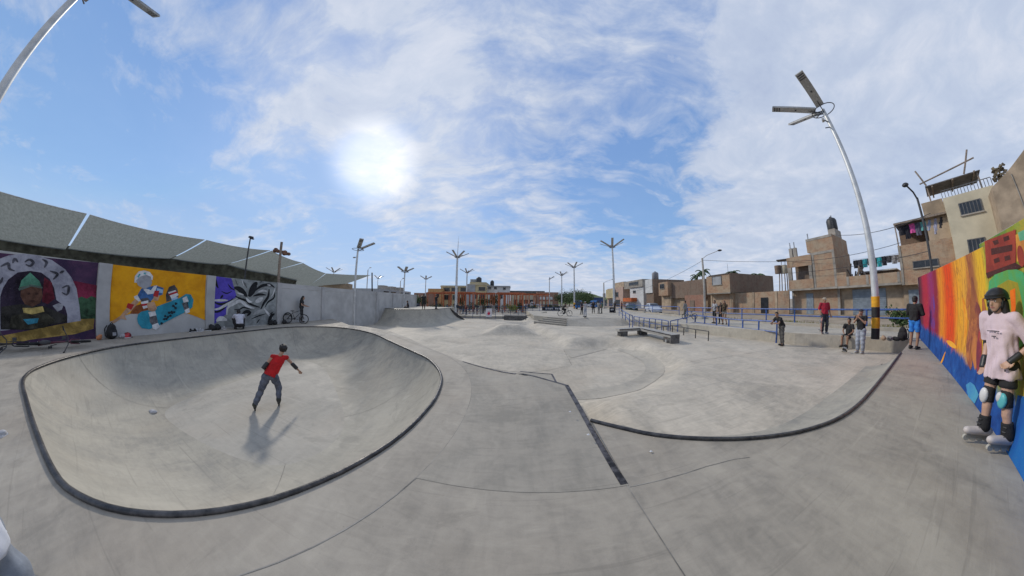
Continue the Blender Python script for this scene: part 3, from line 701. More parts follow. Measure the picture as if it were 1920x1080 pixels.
m2([(1.515, 0.596), (1.549, 0.744), (1.653, 0.836), (1.829, 0.873), (3.021, 1.368), (3.242, 1.525), (3.435, 1.512), (3.553, 1.297), (3.52, 0.989), (3.33, 0.838), (2.214, 0.299), (1.917, 0.2), (1.668, 0.253), (1.549, 0.428)], pm('board', (.035, .27, .38), .12, 6), 'painted_skateboard')
rng = random.Random(3)
bl0, bl1 = (2.329, 0.551), (2.949, 1.115)
for k in range(13):
    t = rng.random(); cx = bl0[0] + (bl1[0] - bl0[0]) * t; cz = bl0[1] + (bl1[1] - bl0[1]) * t - .06 + rng.uniform(-.13, .17)
    m2([(cx + rng.uniform(.03, .075) * math.cos(a * 1.05), cz + rng.uniform(.03, .075) * math.sin(a * 1.05)) for a in range(6)], pm('ink', (.02, .035, .05), .1, 8), 'painted_lettering')
m2([(1.822, 1.139), (2.075, 1.201), (2.175, 0.949), (2.084, 0.813), (1.883, 0.872)], SK, 'painted_knee')
m2([(1.884, 0.815), (2.121, 0.851), (2.16, 0.694), (1.94, 0.641)], pm('white', (1, 1, 1)), 'painted_truck')
m2([(1.922, 0.642), (2.16, 0.694), (2.216, 0.437), (2.029, 0.329), (1.939, 0.449)], pm('camo', (.13, .13, .14), .5, 22), 'painted_shoe')
m2([(2.011, 0.349), (2.215, 0.417), (2.288, 0.255), (2.136, 0.166), (2.027, 0.212)], pm('white', (1, 1, 1)), 'painted_sole')
m2([(3.104, 1.35), (3.267, 1.44), (3.362, 1.227), (3.175, 1.138)], pm('white', (1, 1, 1)), 'painted_truck')
m2([(3.091, 1.159), (3.32, 1.205), (3.37, 0.968), (3.203, 0.861)], pm('camo', (1, 1, 1)), 'painted_shoe')
m2([(3.202, 0.882), (3.391, 0.967), (3.416, 0.793), (3.247, 0.732)], pm('white', (1, 1, 1)), 'painted_sole')
# --- purple, black and white mural of a fierce face
M3 = link(bpy.data.objects.new('mural', None), wall); M3['label'] = 'purple and grey mural of a frowning face with wide brush strokes'
cl = (pil[3] + .2, pil[4] - .15, .02, TOP)
def m3(poly, m, name): return paintpoly(M3, WA, WU, WN, poly, m, name, clip=cl)
LAYER[0] = 1
m3([(4.324, 2.395), (7.89, 2.392), (7.981, 0.036), (4.365, 0.093)], pm('ash', (.27, .29, .29), .2, 6, (.17, .18, .185)), 'painted_background')
m3([(4.321, 2.418), (5.215, 2.34), (5.546, 1.495), (5.104, 1.207), (5.065, 0.686), (4.368, 0.235)], pm('violet', (.10, .075, .46), .12, 5), 'painted_background')
BK, WT, GY = pm('black', (.02, .022, .026), .2, 9), pm('bone', (.58, .59, .60), .12, 9), pm('slate', (.14, .15, .155), .25, 9)
for q, wd, m_ in (([(4.429, 2.311), (4.502, 2.032), (4.614, 1.848)], .10, BK), ([(4.772, 1.712), (5.033, 1.627), (5.288, 1.739)], .05, BK), ([(5.054, 2.075), (5.225, 1.887), (5.446, 1.798)], .05, BK), ([(4.74, 1.372), (4.858, 1.546)], .08, BK),
                  ([(4.403, 1.246), (4.7, 1.13), (5.053, 1.182), (5.361, 1.388)], .09, BK), ([(4.367, 0.799), (4.659, 0.793), (5.008, 0.984)], .08, BK),
                  ([(4.401, 1.293), (4.744, 1.3), (5.1, 1.306)], .09, WT), ([(4.389, 0.893), (4.657, 0.914), (4.955, 1.058), (5.418, 1.312), (5.577, 1.419)], .10, WT), ([(5.066, 0.636), (5.111, 0.983), (5.371, 1.134), (5.749, 1.292), (6.101, 1.03), (6.521, 0.917)], .13, WT),
                  ([(5.383, 1.922), (5.662, 1.862), (5.959, 1.641), (6.081, 1.512)], .22, BK), ([(5.563, 1.676), (5.732, 1.631), (5.904, 1.586)], .07, WT), ([(5.463, 1.518), (5.744, 1.397), (6.091, 1.298), (6.274, 1.138), (6.83, 0.97)], .10, BK),
                  ([(6.198, 1.516), (6.359, 1.822), (6.516, 2.163), (6.635, 2.228)], .30, BK), ([(6.055, 1.939), (5.924, 2.144), (5.741, 2.287)], .07, GY), ([(6.482, 1.8), (6.897, 2.107), (7.417, 2.203), (7.703, 2.074)], .13, BK), ([(6.435, 1.55), (6.801, 1.647), (7.189, 1.633)], .10, BK),
                  ([(6.669, 1.754), (6.98, 1.854), (7.242, 1.839)], .09, WT), ([(7.368, 1.963), (7.326, 1.55), (7.078, 1.197), (6.896, 0.856)], .13, BK), ([(7.716, 1.893), (7.704, 1.501), (7.34, 1.257), (7.151, 0.966)], .08, BK), ([(6.571, 1.25), (6.816, 1.365), (7.001, 1.483)], .20, WT),
                  ([(7.217, 2.188), (7.453, 2.176)], .05, WT), ([(7.74, 2.046), (7.656, 1.74), (7.529, 1.556)], .06, WT), ([(6.026, 1.457), (6.209, 1.273), (6.389, 1.248)], .10, WT), ([(7.087, 0.91), (7.357, 0.612), (7.665, 0.331)], .10, WT),
                  ([(5.432, 0.879), (5.706, 0.875), (5.929, 0.978), (6.341, 0.865)], .06, BK), ([(5.822, 0.611), (6.049, 0.763), (6.284, 0.703), (6.109, 0.547)], .14, BK), ([(6.346, 0.373), (6.775, 0.52), (7.224, 0.617)], .05, BK), ([(6.649, 0.133), (6.838, 0.347)], .05, BK), ([(7.425, 0.551), (7.696, 0.72)], .05, BK),
                  ([(4.563, 0.366), (4.761, 0.476), (5.066, 0.388)], .18, WT), ([(5.736, 2.339), (5.875, 2.034)], .04, WT), ([(5.406, 2.308), (5.536, 2.061)], .04, GY), ([(6.757, 2.266), (6.937, 2.396)], .04, GY), ([(7.358, 0.142), (7.561, 0.486), (7.768, 0.597)], .16, BK), ([(6.466, 0.588), (6.648, 0.693), (7.089, 0.852)], .14, pm('ash2', (.33, .34, .345), .12, 8))):
    m3(stroke(q, wd * .62), m_, 'painted_stroke')
# ================================================================ right boundary wall with bright mural
RA = Vector((4.49, -.95, 0)); RU = Vector((.990204, .139629, 0)); RN = Vector((-.139629, .990204, 0))
rwall = tag(empty('mural_wall', (4.49, -.95, 0), 0, 'wall painted in bright orange, red, blue and green beside the girl', 'wall')); rwall.location = (0, 0, 0)
rt = [(10.377, 2.36), (5.947, 2.41), (2.07, 2.297), (1.904, 2.37), (0.653, 2.309)]
RT1, RT2 = .5 * (rt[0][1] + rt[1][1]), rt[3][1]
sA = (11.248, 0.686)[0]; sS = (2.28, 1.582)[0]
RT1 = 2.31
RTOP = 2.37
strip_obj(RA, RU, RN, [(-3.2, -.5), (sA, -.5), (sA, RT1 - .36), (-3.2, RT1 - .36)], -.16, 0, 'wall_panel', GREY_WALL, rwall)
strip_obj(RA, RU, RN, [(-3.2, RT1 - .35), (sA, RT1 - .35), (sA, RT1), (-3.2, RT1)], -.155, .004, 'top_beam', GREY_WALL, rwall)
strip_obj(RA, RU, RN, [(-3.2, RT1 + .004), (sS, RT1 + .004), (sS, RTOP), (-3.2, RTOP)], -.15, .002, 'raised_course', GREY_WALL, rwall)

strip_obj(RA, RU, RN, [(-3.2, RT1 + .006), (sS - .002, RT1 + .006), (sS - .002, RTOP - .004), (-3.2, RTOP - .004)], .002, .0035, 'painted_course', pm('olive', (.26, .28, .03), .1, 5, (.08, .22, .06)), rwall)
M4 = link(bpy.data.objects.new('mural', None), rwall); M4['label'] = 'abstract mural of orange, red, purple and green bands over blue'
LAYER[0] = 1
def cx(px): return px
def m4(poly, m, name, clip=None): return paintpoly(M4, RA, RU, RN, poly, m, name, base=.006, clip=clip or (-3.2, sA, .004, RTOP - .003))
def col(sl, sr, m, name, z0=.004, z1=None): return m4([(sl, z0), (sr, z0), (sr, z1 or RT1 - .002), (sl, z1 or RT1 - .002)], m, name)
cs = [p[0] for p in [(11.172, 1.301), (10.15, 1.325), (8.241, 1.369), (7.372, 1.389), (6.535, 1.409), (5.854, 1.424), (4.321, 1.46), (3.83, 1.471), (3.315, 1.483), (2.729, 1.496), (2.123, 1.509), (1.467, 1.524), (0.73, 1.54)]]
pmr = lambda nm, c, c2, v=.1, sc=5: pm(nm, c, v, sc, c2)
cols_ = [('maroon', (.10, .02, .045), (.05, .015, .03)), ('crimson2', (.46, .02, .06), (.30, .015, .06)), ('mauve', (.30, .03, .16), (.13, .05, .24)), ('violetred', (.27, .02, .045), (.42, .02, .05)),
         ('orange2', (.83, .28, .02), (.75, .20, .015)), ('vermilion', (.80, .075, .01), (.72, .045, .01)), ('amber', (.85, .40, .03), (.80, .25, .015)), ('ochre', (.78, .38, .05), (.45, .17, .05)),
         ('umber', (.36, .13, .05), (.62, .28, .06)), ('gold', (.80, .47, .03), (.62, .45, .08)), ('lime', (.34, .40, .05), (.12, .30, .10)), ('olive', (.26, .28, .03), (.08, .22, .06))]
def blended(name, stops, s_lo, s_hi):
    m = bpy.data.materials.new(name); m.use_nodes = True; t = m.node_tree; b = t.nodes['Principled BSDF']; k = NB(t)
    tc = k.n('ShaderNodeTexCoord').outputs['Object']
    sx = k.vm('DOT_PRODUCT', k.vm('SUBTRACT', tc, tuple(RA)), tuple(RU)); g_ = k.n('ShaderNodeSeparateXYZ'); k.put(g_.inputs[0], tc); z_ = g_.outputs[2]
    wv = k.m('MULTIPLY', k.m('SUBTRACT', k.noise(k.mapping(tc, (1, 1, .55)), 2.2, 6, .65, .6), .5), .55)
    u = k.m('DIVIDE', k.m('SUBTRACT', k.m('ADD', sx, wv), s_lo), s_hi - s_lo)
    col_ = k.ramp(u, stops); streak = k.noise(k.mapping(tc, (5, 5, .7)), 3., 7, .65, .4)
    col_ = k.mix(k.m('MULTIPLY', k.ss(streak, .50, .66), .45), col_, k.ramp(k.m('ADD', u, .035), stops)); col_ = k.mix(k.m('MULTIPLY', k.ss(streak, .52, .38), .5), col_, (.26, .05, .03)); col_ = k.mix(k.m('MULTIPLY', k.ss(k.noise(tc, 4.5, 8, .7, 1.5), .54, .66), .45), col_, (.20, .045, .04)); col_ = k.mix(k.m('MULTIPLY', k.ss(k.noise(k.mapping(tc, loc=(4, 9, 2)), 5.5, 8, .7, 1.8), .58, .68), .4), col_, (.62, .30, .06))
    base_ = k.ss(k.m('ADD', z_, k.m('MULTIPLY', wv, 1.1)), .66, .46)
    col_ = k.mix(base_, col_, k.ramp(k.noise(tc, 2.6, 6, .65, .5), ((.35, (.010, .045, .20)), (.6, (.02, .10, .37)), (.75, (.06, .24, .42)))))
    n3 = k.noise(tc, 38, 4, .7); col_ = k.mix(k.m('MULTIPLY', k.ss(n3, .56, .75), .20), col_, (.25, .22, .2))
    k.put(b.inputs['Base Color'], col_); b.inputs['Roughness'].default_value = .88; b.inputs['Specular IOR Level'].default_value = .2
    bp = k.n('ShaderNodeBump'); bp.inputs['Strength'].default_value = .35; bp.inputs['Distance'].default_value = .01
    k.put(bp.inputs['Height'], n3); t.links.new(bp.outputs[0], b.inputs['Normal']); return m
s_lo, s_hi = cs[12] - .2, cs[0] + .05
stops_ = []
for i in range(11, -1, -1):
    a_, b_ = (cs[i + 1] - s_lo) / (s_hi - s_lo), (cs[i] - s_lo) / (s_hi - s_lo); stops_.append(((a_ + b_) / 2 - (b_ - a_) * .22, cols_[i][1])); stops_.append(((a_ + b_) / 2 + (b_ - a_) * .22, cols_[i][1]))
m4([(cs[0] - .001, .004), (cs[12], .004), (cs[12], RT1 - .002), (cs[0] - .001, RT1 - .002)], blended('mural_blended_bands', stops_, s_lo, s_hi), 'painted_bands')
for i_ in range(12): pmr(*cols_[i_])
m4([(cs[12], .004), (-3.2, .004), (-3.2, RTOP), (cs[12], RTOP)], pmr('field', (.24, .30, .05), (.55, .33, .04)), 'painted_band')
# orange glow at the foot of the vermilion band, plum swirl, rough brown figure
pmr('orange3', (.86, .22, .012), (.80, .13, .01))
for q, wd, m_ in (([(7.811, 1.658), (7.473, 1.387), (8.058, 1.056), (7.302, 0.771)], .30, pmr('plum2', (.14, .05, .26), (.30, .04, .12))), ([(2.997, 1.922), (2.942, 1.645), (2.842, 1.409), (3.136, 1.134), (3.252, 0.854)], .20, pmr('brown2', (.22, .07, .04), (.40, .14, .05))),
                  ([(3.317, 2.075), (3.173, 1.752), (3.443, 1.433), (3.255, 1.214)], .12, pmr('rust2', (.58, .22, .05), (.35, .10, .04))), ([(2.869, 1.476), (2.647, 1.254), (2.882, 0.9), (2.641, 0.518)], .24, pmr('ember2', (.55, .20, .06), (.20, .05, .05))),
                  ([(2.574, 1.098), (2.572, 0.776), (2.507, 0.462)], .16, pmr('wine', (.18, .035, .06), (.42, .06, .06))), ([(3.765, 1.569), (3.541, 1.196), (3.641, 0.711)], .13, pmr('flame', (.86, .45, .05), (.80, .25, .02))), ([(2.991, 1.232), (3.308, 0.756), (2.947, 0.458)], .16, pmr('ember2', 0, 0)), ([(2.398, 1.581), (2.337, 1.274), (2.549, 0.94)], .13, pmr('rust2', 0, 0)), ([(5.414, 0.589), (4.764, 0.602), (4.251, 0.606)], .06, pmr('flame', 0, 0)), ([(5.461, 0.338), (5.785, 0.084), (6.04, -0.04)], .05, pmr('flame', 0, 0))):
    m4(stroke(q, wd), m_, 'painted_figure')
# blue foot
m4([(cs[12], .004), (-3.2, .004), (-3.2, .62), (.2, .70), (cs[12], .6)], pmr('cobalt2', (.015, .10, .40), (.02, .16, .46)), 'painted_base')
m4([(3.156, 0.126), (2.897, 0.241), (2.599, 0.26), (2.266, 0.197), (2.406, 0.02), (2.868, -0.008)], pmr('aqua', (.10, .38, .50), (.06, .25, .52)), 'painted_wave')
# brick-red block with dark motifs and the green arch
m4([(1.936, 2.365), (0.689, 2.307), (0.864, 1.978), (2.09, 1.938)], pmr('brickred', (.36, .06, .035), (.24, .04, .03)), 'painted_block')
for q in ([(1.701, 2.233), (0.875, 2.176), (0.91, 2.11), (1.723, 2.151)], [(1.575, 2.313), (1.348, 2.299), (1.333, 2.251), (1.518, 2.25)], [(1.135, 2.292), (0.94, 2.285), (0.932, 2.237), (1.126, 2.241)], [(1.657, 2.089), (1.422, 2.093), (1.404, 2.039), (1.636, 2.033)], [(1.216, 2.078), (1.02, 2.076), (1.006, 2.026), (1.199, 2.026)]): m4(q, pmr('dark_motif', (.06, .02, .02), (.09, .03, .025)), 'painted_motif')
m4([(2.09, 1.938), (0.864, 1.978), (0.672, 1.918), (0.894, 1.901), (1.645, 1.897), (2.037, 1.861)], pmr('dark_motif', 0, 0), 'painted_motif')
m4([(2.112, 1.583), (1.973, 1.815), (1.694, 1.893), (1.164, 1.919), (0.842, 1.903), (0.659, 1.863), (0.571, 1.596), (0.572, 1.179), (1.04, 1.004), (1.875, 1.022)], pmr('green', (.06, .36, .16), (.14, .34, .05)), 'painted_arch')
m4([(1.783, 1.552), (1.6, 1.748), (1.163, 1.809), (0.851, 1.762), (0.735, 1.486), (0.804, 1.151), (1.681, 1.046)], pmr('mustard', (.42, .28, .02), (.24, .26, .03)), 'painted_arch')
m4([(1.138, 1.682), (0.95, 1.708), (0.97, 1.449), (1.116, 1.413)], pmr('orange3', 0, 0), 'painted_arch')
m4([(0.706, 2.253), (0.262, 2.242), (0.407, 1.949), (0.81, 1.985)], pmr('ochre', 0, 0), 'painted_block')
m4([(0.632, 2.263), (0.251, 2.26), (0.31, 2.159), (0.619, 2.174)], pmr('mint', (.20, .42, .24), (.10, .34, .20)), 'painted_block')
m4(oval(*(0.66, 2.026), .10, .11), pmr('brickred', 0, 0), 'painted_block')
# ================================================================ shade nets behind the left wall
def netmat():
    m = bpy.data.materials.new('shade_net'); m.use_nodes = True; t = m.node_tree; t.nodes.clear(); k = NB(t)
    tc = k.n('ShaderNodeTexCoord').outputs['Object']
    n_ = k.noise(k.mapping(tc, (2, 9, 9)), 1.6, 6, .6)
    c = k.ramp(n_, ((.3, (.22, .235, .215)), (.7, (.33, .352, .325))))
    d = k.n('ShaderNodeBsdfDiffuse'); k.put(d.inputs[0], c)
    tr_ = k.n('ShaderNodeBsdfTranslucent'); k.put(tr_.inputs[0], c)
    mx = k.n('ShaderNodeMixShader'); mx.inputs[0].default_value = .5
    t.links.new(d.outputs[0], mx.inputs[1]); t.links.new(tr_.outputs[0], mx.inputs[2])
    t.links.new(mx.outputs[0], k.n('ShaderNodeOutputMaterial').inputs[0]); return m
NET = netmat(); ROPE = mat('rope', (.55, .55, .52), .8, .1, 9)
def net(f0, f1, b0, b1, sag, label, gap=.05, nu=14, nv=12):
    f0, f1, b0, b1 = Vector(f0), Vector(f1), Vector(b0), Vector(b1)
    uf = (f1 - f0).normalized() * gap; ub = (b1 - b0).normalized() * gap
    f0, f1, b0, b1 = f0 + uf, f1 - uf, b0 + ub, b1 - ub
    vs = []
    for j in range(nv + 1):
        for i in range(nu + 1):
            u, v_ = i / nu, j / nv
            p = f0.lerp(f1, u).lerp(b0.lerp(b1, u), v_)
            p.z -= sag * 4 * v_ * (1 - v_) + sag * .35 * 4 * u * (1 - u) * (1 - .6 * v_)
            vs.append(p)
    root = empty('shade_net', f0, 0, label, 'shade net', 'shade nets behind the wall'); root.location = (0, 0, 0)
    MB().add(vs, [(j * (nu + 1) + i, j * (nu + 1) + i + 1, (j + 1) * (nu + 1) + i + 1, (j + 1) * (nu + 1) + i) for j in range(nv) for i in range(nu)]).build('net_cloth', NET, root, sm=True, fix=False)
    MB().tube([vs[i] for i in range(nu + 1)], .02, 6).build('edge_rope', ROPE, root)
    return root
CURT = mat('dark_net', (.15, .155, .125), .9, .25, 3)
def curtain(pts, label):
    vs = []; pts = resample(catmull([Vector(p) for p in pts], 6), 30)
    for i, p in enumerate(pts): vs += [p, p + Vector((-.25 + .06 * math.sin(i), 0, -.55)), p + Vector((-.3, 0, -1.5))]
    tag(MB().add(vs, [(3 * i + a, 3 * i + 3 + a, 3 * i + 4 + a, 3 * i + 1 + a) for i in range(29) for a in (0, 1)]).build('net_curtain', CURT, sm=True, fix=False), label, 'shade net')
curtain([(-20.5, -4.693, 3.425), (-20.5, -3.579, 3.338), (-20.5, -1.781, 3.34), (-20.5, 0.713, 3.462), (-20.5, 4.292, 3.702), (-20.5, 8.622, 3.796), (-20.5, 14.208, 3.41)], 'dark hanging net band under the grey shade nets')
FR = [(-15, -2.938, 4.345), (-15.2, -0.311, 4.15), (-15.5, 4.475, 4.242), (-15.8, 8.539, 4.52)]
BK_ = [(-27, -3.007, 2.74), (-26, -1.725, 2.854), (-26, 3.392, 3.256), (-26, 6.464, 3.196)]
F_1 = (FR[0][0], FR[0][1] - 3.2, FR[0][2] + .15)
net(F_1, FR[1], (-27, -9, BK_[1][2]), BK_[1], .35, 'large grey shade net hanging nearest the left picture edge')
net(FR[1], FR[2], BK_[1], BK_[2], .30, 'grey shade net above the orange skater mural')
net(FR[2], FR[3], BK_[2], BK_[3], .28, 'grey shade net above the purple mural')
S1 = [(-15.9, 9.694, 4.615), (-16.2, 11.49, 4.2), (-17, 14.663, 3.772)]; SB = [(-26, 9.558, 2.892), (-26, 12.207, 2.619), (-26, 18.152, 2.249)]
net(FR[3], S1[1], BK_[3], SB[0], .25, 'grey shade net tapering beside the timber post')
net(S1[1], S1[2], SB[0], SB[2], .2, 'small grey shade net over the plain grey wall')
tip = (-19.5, 24.399, 4.815); tb = (-24, 20.706, 2.554)
net(S1[2], tip, SB[2], tb, .15, 'pointed grey shade net reaching to the tilted mast', .03)
# posts, mast and bundles that carry the nets
def post(name, base, top, r0, r1, m, label, cat): return tag(MB().tube([base, top], [r0, r1], 8).build(name, m, sm=True), label, cat)
WOOD = mat('weathered_timber', (.26, .21, .17), .9, .2, 12, bump=.3)
DARKP = mat('dark_pole', (.05, .05, .055), .6, .15, 9)
p0, p1 = (-15, 9.058, 1.941), (-15, 8.798, 5.09)
post('timber_post', (p0[0], p0[1], -1.4), p1, .10, .085, WOOD, 'weathered timber post standing behind the end of the purple mural', 'post')
p0, p1 = (-14.6, 6.459, 2.476), (-14.6, 6.521, 4.757)
lampb = empty('flood_lamp', (p0[0], p0[1], -1.2), 0, 'thin dark pole with a small flood lamp behind the purple mural', 'lamp post'); lampb.location = (0, 0, 0)
MB().tube([(p0[0] - .02, p0[1], -1.2), p1], [.05, .04], 8).build('pole', DARKP, lampb, sm=True)
MB().box(Vector(p1) + Vector((0, .03, .04)), (.20, .22, .09)).build('lamp_head', DARKP, lampb)
MB().box(Vector(p1) + Vector((0, .10, -.03)), (.16, .20, .05)).build('lamp_bracket', DARKP, lampb)
p0, p1 = (-19.6, 25.564, 2.664), (-19.4, 24.583, 5.209)
post('tilted_mast', (p0[0] - .3, p0[1] + .3, -1), p1, .10, .09, DARKP, 'dark leaning mast at the tip of the last shade net', 'mast')
for q, lab in (((-15.6, 8.85, 4.571), 'left of two rusty cloth bundles tied near the timber post top'), ((-15.6, 9.599, 4.54), 'right of two rusty cloth bundles tied near the timber post top')):
    b = MB(); rr = random.Random(q[1])
    for k in range(6): b.ell(Vector(q) + Vector((rr.uniform(-.1, .1), rr.uniform(-.2, .2), rr.uniform(-.08, .08))), (.13, .16, .12), 7, 5)
    tag(b.build('cloth_bundle', mat('rust_cloth', (.22, .12, .08), .9, .3, 9), sm=True), lab, 'bundle', 'bundles at the timber post')

# ================================================================ lamp posts with petal-shaped solar heads
LED = mat('lamp_underside', (.42, .42, .41), .5, .1, 9)
PANEL = mat('lamp_panel', (.10, .105, .12), .35, .15, 6, .2)
BANDY = mat('yellow_band', (.72, .36, .02), .55, .1, 8)
BANDK = mat('black_band', (.025, .025, .026), .55, .1, 8)
def lamp(base, top, petals, label, r0=.15, r1=.085, bands=False, mast=None, L=2.0, seg=10, group='petal lamp posts', detail=True):
    bx, by, bz = base; H_ = top - bz
    root = empty('lamp_post', base, 0, label, 'lamp post', group)
    MB().tube([(0, 0, 0), (0, 0, H_ * .5), (0, 0, H_)], [r0, (r0 + r1) / 2, r1], seg).build('pole', GALV, root, sm=True)
    if bands:
        z = .0
        for i, (h, m_) in enumerate(((.42, BANDK), (.42, BANDY), (.40, BANDK), (.42, BANDY))):
            MB().tube([(0, 0, z + .01), (0, 0, z + h)], r0 + .006, 16).build('painted_band', m_, root, sm=True); z += h
    MB().tube([(.52 * math.cos(a * math.pi / 12), .52 * math.sin(a * math.pi / 12), H_ - .05) for a in range(24)], .022, 6, closed=True).build('ring', PANEL, root, sm=True)
    for az in petals:
        a = math.radians(az); d = Vector((math.sin(a), math.cos(a), 0)); t = math.radians(25)
        u = d * math.cos(t) + Vector((0, 0, math.sin(t)))
        MB().bar((0, 0, H_ - .08), d * .52 + Vector((0, 0, H_ - .05)), .04, .04).build('ring_spoke', PANEL, root)
        s_ = d * .32 + Vector((0, 0, H_ + .05)); side = Vector((d.y, -d.x, 0)); nrm = side.cross(u).normalized()
        if nrm.z > 0: nrm = -nrm
        M_ = Matrix((u, side, nrm)).transposed().to_4x4()
        head = MB().box(s_ + u * L / 2, (L, .36, .07), mat=M_).build('lamp_head', LED, root)
        MB().box(s_ + u * L / 2 - nrm * .045, (L * .97, .34, .018), mat=M_).build('solar_panel', PANEL, head)
        if detail:
            for k in range(3): MB().box(s_ + u * (L - .12 - .11 * k) + nrm * .037, (.06, .28, .012), mat=M_).build('led_bar', PANEL, head)
            MB().box(s_ + u * (L * .45) + nrm * .045, (.07, .07, .03), mat=M_).build('sensor', PANEL, head)
        MB().bar((0, 0, H_ - .25), s_ + u * .45, .035, .035).build('head_strut', PANEL, root)
    if detail:
        MB().bar((0, 0, H_ - .75), (-.42, .1, H_ - .72), .04, .04).build('camera_arm', PANEL, root)
        MB().box((-.46, .12, H_ - .74), (.22, .1, .1), .3).build('camera', LED, root)
        MB().bar((0, 0, H_ - 1.0), (-.3, .2, H_ - 1.05), .035, .035).build('bracket', PANEL, root)
    if mast:
        MB().tube([(0, 0, H_), (.02, 0, mast - bz)], [.07, .05], 8).build('mast', GALV, root, sm=True)
        MB().tube([(.02, 0, mast - bz), (.05, 0, mast - bz + 1.0)], .02, 6).build('lightning_rod', GALV, root)
    return root
lamp((14.1, 2.03, 0), 10.15, (-97, -34, 28), 'tall lamp post with yellow and black base bands on the right ledge', bands=True, seg=18)
lamp((-12.55, -3.25, 0), 10.9, (-30, 38, 100, 165), 'tall lamp post at the top left picture corner', seg=18)
SP5 = (0, 60, 120, 180, 240, 300)
def far(px_top, base_z, az0, label, n=5, mast=None, det=False, **k):
    lamp((px_top[0], px_top[1], base_z), px_top[2], [az0 + 60 * i for i in range(n)], label, mast=mast, detail=det, **k)
far((-10.383, 36.554, 9.75), -.62, 10, 'tall lamp post with a high mast beside the rear fence', 6, mast=(-10.295, 36.579, 12.877)[2], r0=.26, r1=.17)
far((16.158, 29.915, 10.459), 0, -35, 'tall lamp post behind the dark banner at the rear right', 6, r0=.2, r1=.13)
far((14.597, 45.727, 9.687), -.3, 0, 'lamp post with a yellow base band right of the cyclist', 6, bands=True, r0=.2, r1=.14)
far((15.235, 60.099, 9.63), -.3, 25, 'lamp post rising directly behind the cyclist', 6, r0=.2, r1=.14)
far((14.183, 74.665, 10.055), -.3, 15, 'far lamp post left of the cyclist, above the dark banner', 3, r0=.2, r1=.15)
far((-12.57, 54.571, 9.339), -.6, 0, 'lamp post in front of the yellow building', 6, r0=.2, r1=.15)
far((-14.472, 25.131, 5.383), -1, 20, 'lamp post standing in front of the far end of the grey wall', 4, r0=.11, r1=.08, L=1.0)
far((-22.606, 50.139, 7.037), -.6, 35, 'lamp post left of the red brick rear building', 4, r0=.13, r1=.1, L=1.5)
far((-13.849, 15.25, 6.032), -1, 70, 'lamp post with one long head in front of the grey wall', 2, det=True, r0=.12, r1=.08, L=1.3)
far((-45.648, 41.955, 7.999), -.6, 30, 'far lamp post seen over the last shade net', 4, r0=.14, r1=.1)
far((-47.82, 64.135, 8.713), -.6, 0, 'far lamp post seen over the grey wall beside the tilted mast', 4, r0=.14, r1=.1)
PALE_POLE = mat('concrete_pole', (.45, .42, .37), .8, .12, 4)
def street_lamp(base, top, arm, label, m=GALV, r=.10, cat='street lamp'):
    root = empty('street_lamp', base, 0, label, cat, 'street lamps')
    h = top - base[2]
    MB().tube([(0, 0, 0), (0, 0, h)], [r * 1.3, r], 8).build('pole', m, root, sm=True)
    e = Vector(arm); MB().tube([(0, 0, h - .1), e * .3 + Vector((0, 0, h + .25)), e + Vector((0, 0, h + .55))], .04, 6).build('arm', m, root, sm=True)
    q = e * 1.08 + Vector((0, 0, h + .55)); MB().ell(q, (.34 if m is PALE_POLE else .16, .30 if m is PALE_POLE else .16, .12), 8, 5).build('lantern', DARKP, root, sm=True)
    return root
street_lamp((25.438, 21.021, 0.363)[:2] + (-.12,), (25.501, 20.945, 7.341)[2], (1.5, -1.6, .25), 'street lamp on a pale pole in front of the brick houses', PALE_POLE, .12)
street_lamp((20.831, 43.244, 0.369)[:2] + (-.12,), (20.669, 43.322, 5.918)[2], (2.0, -.4, .2), 'street lamp left of the grey house, beside the blue roof', PALE_POLE, .13)
street_lamp((-30.834, 51.471, 3.479)[:2] + (-.6,), (-30.7, 51.551, 6.584)[2], (.8, 0, .2), 'slim street lamp rising over the far end of the grey wall', PALE_POLE, .1)
street_lamp((-44.357, 54.152, 3.37)[:2] + (-.6,), (-44.172, 54.303, 10.298)[2], (.8, 0, .1), 'slim street lamp rising over the grey wall by the net tip', PALE_POLE, .12)
street_lamp((20, 0.148, 1.426)[:2] + (-.2,), (20, 0.104, 6.412)[2], (-.5, .3, .1), 'dark street lamp behind the mural wall, before the cream house', DARKP, .05)
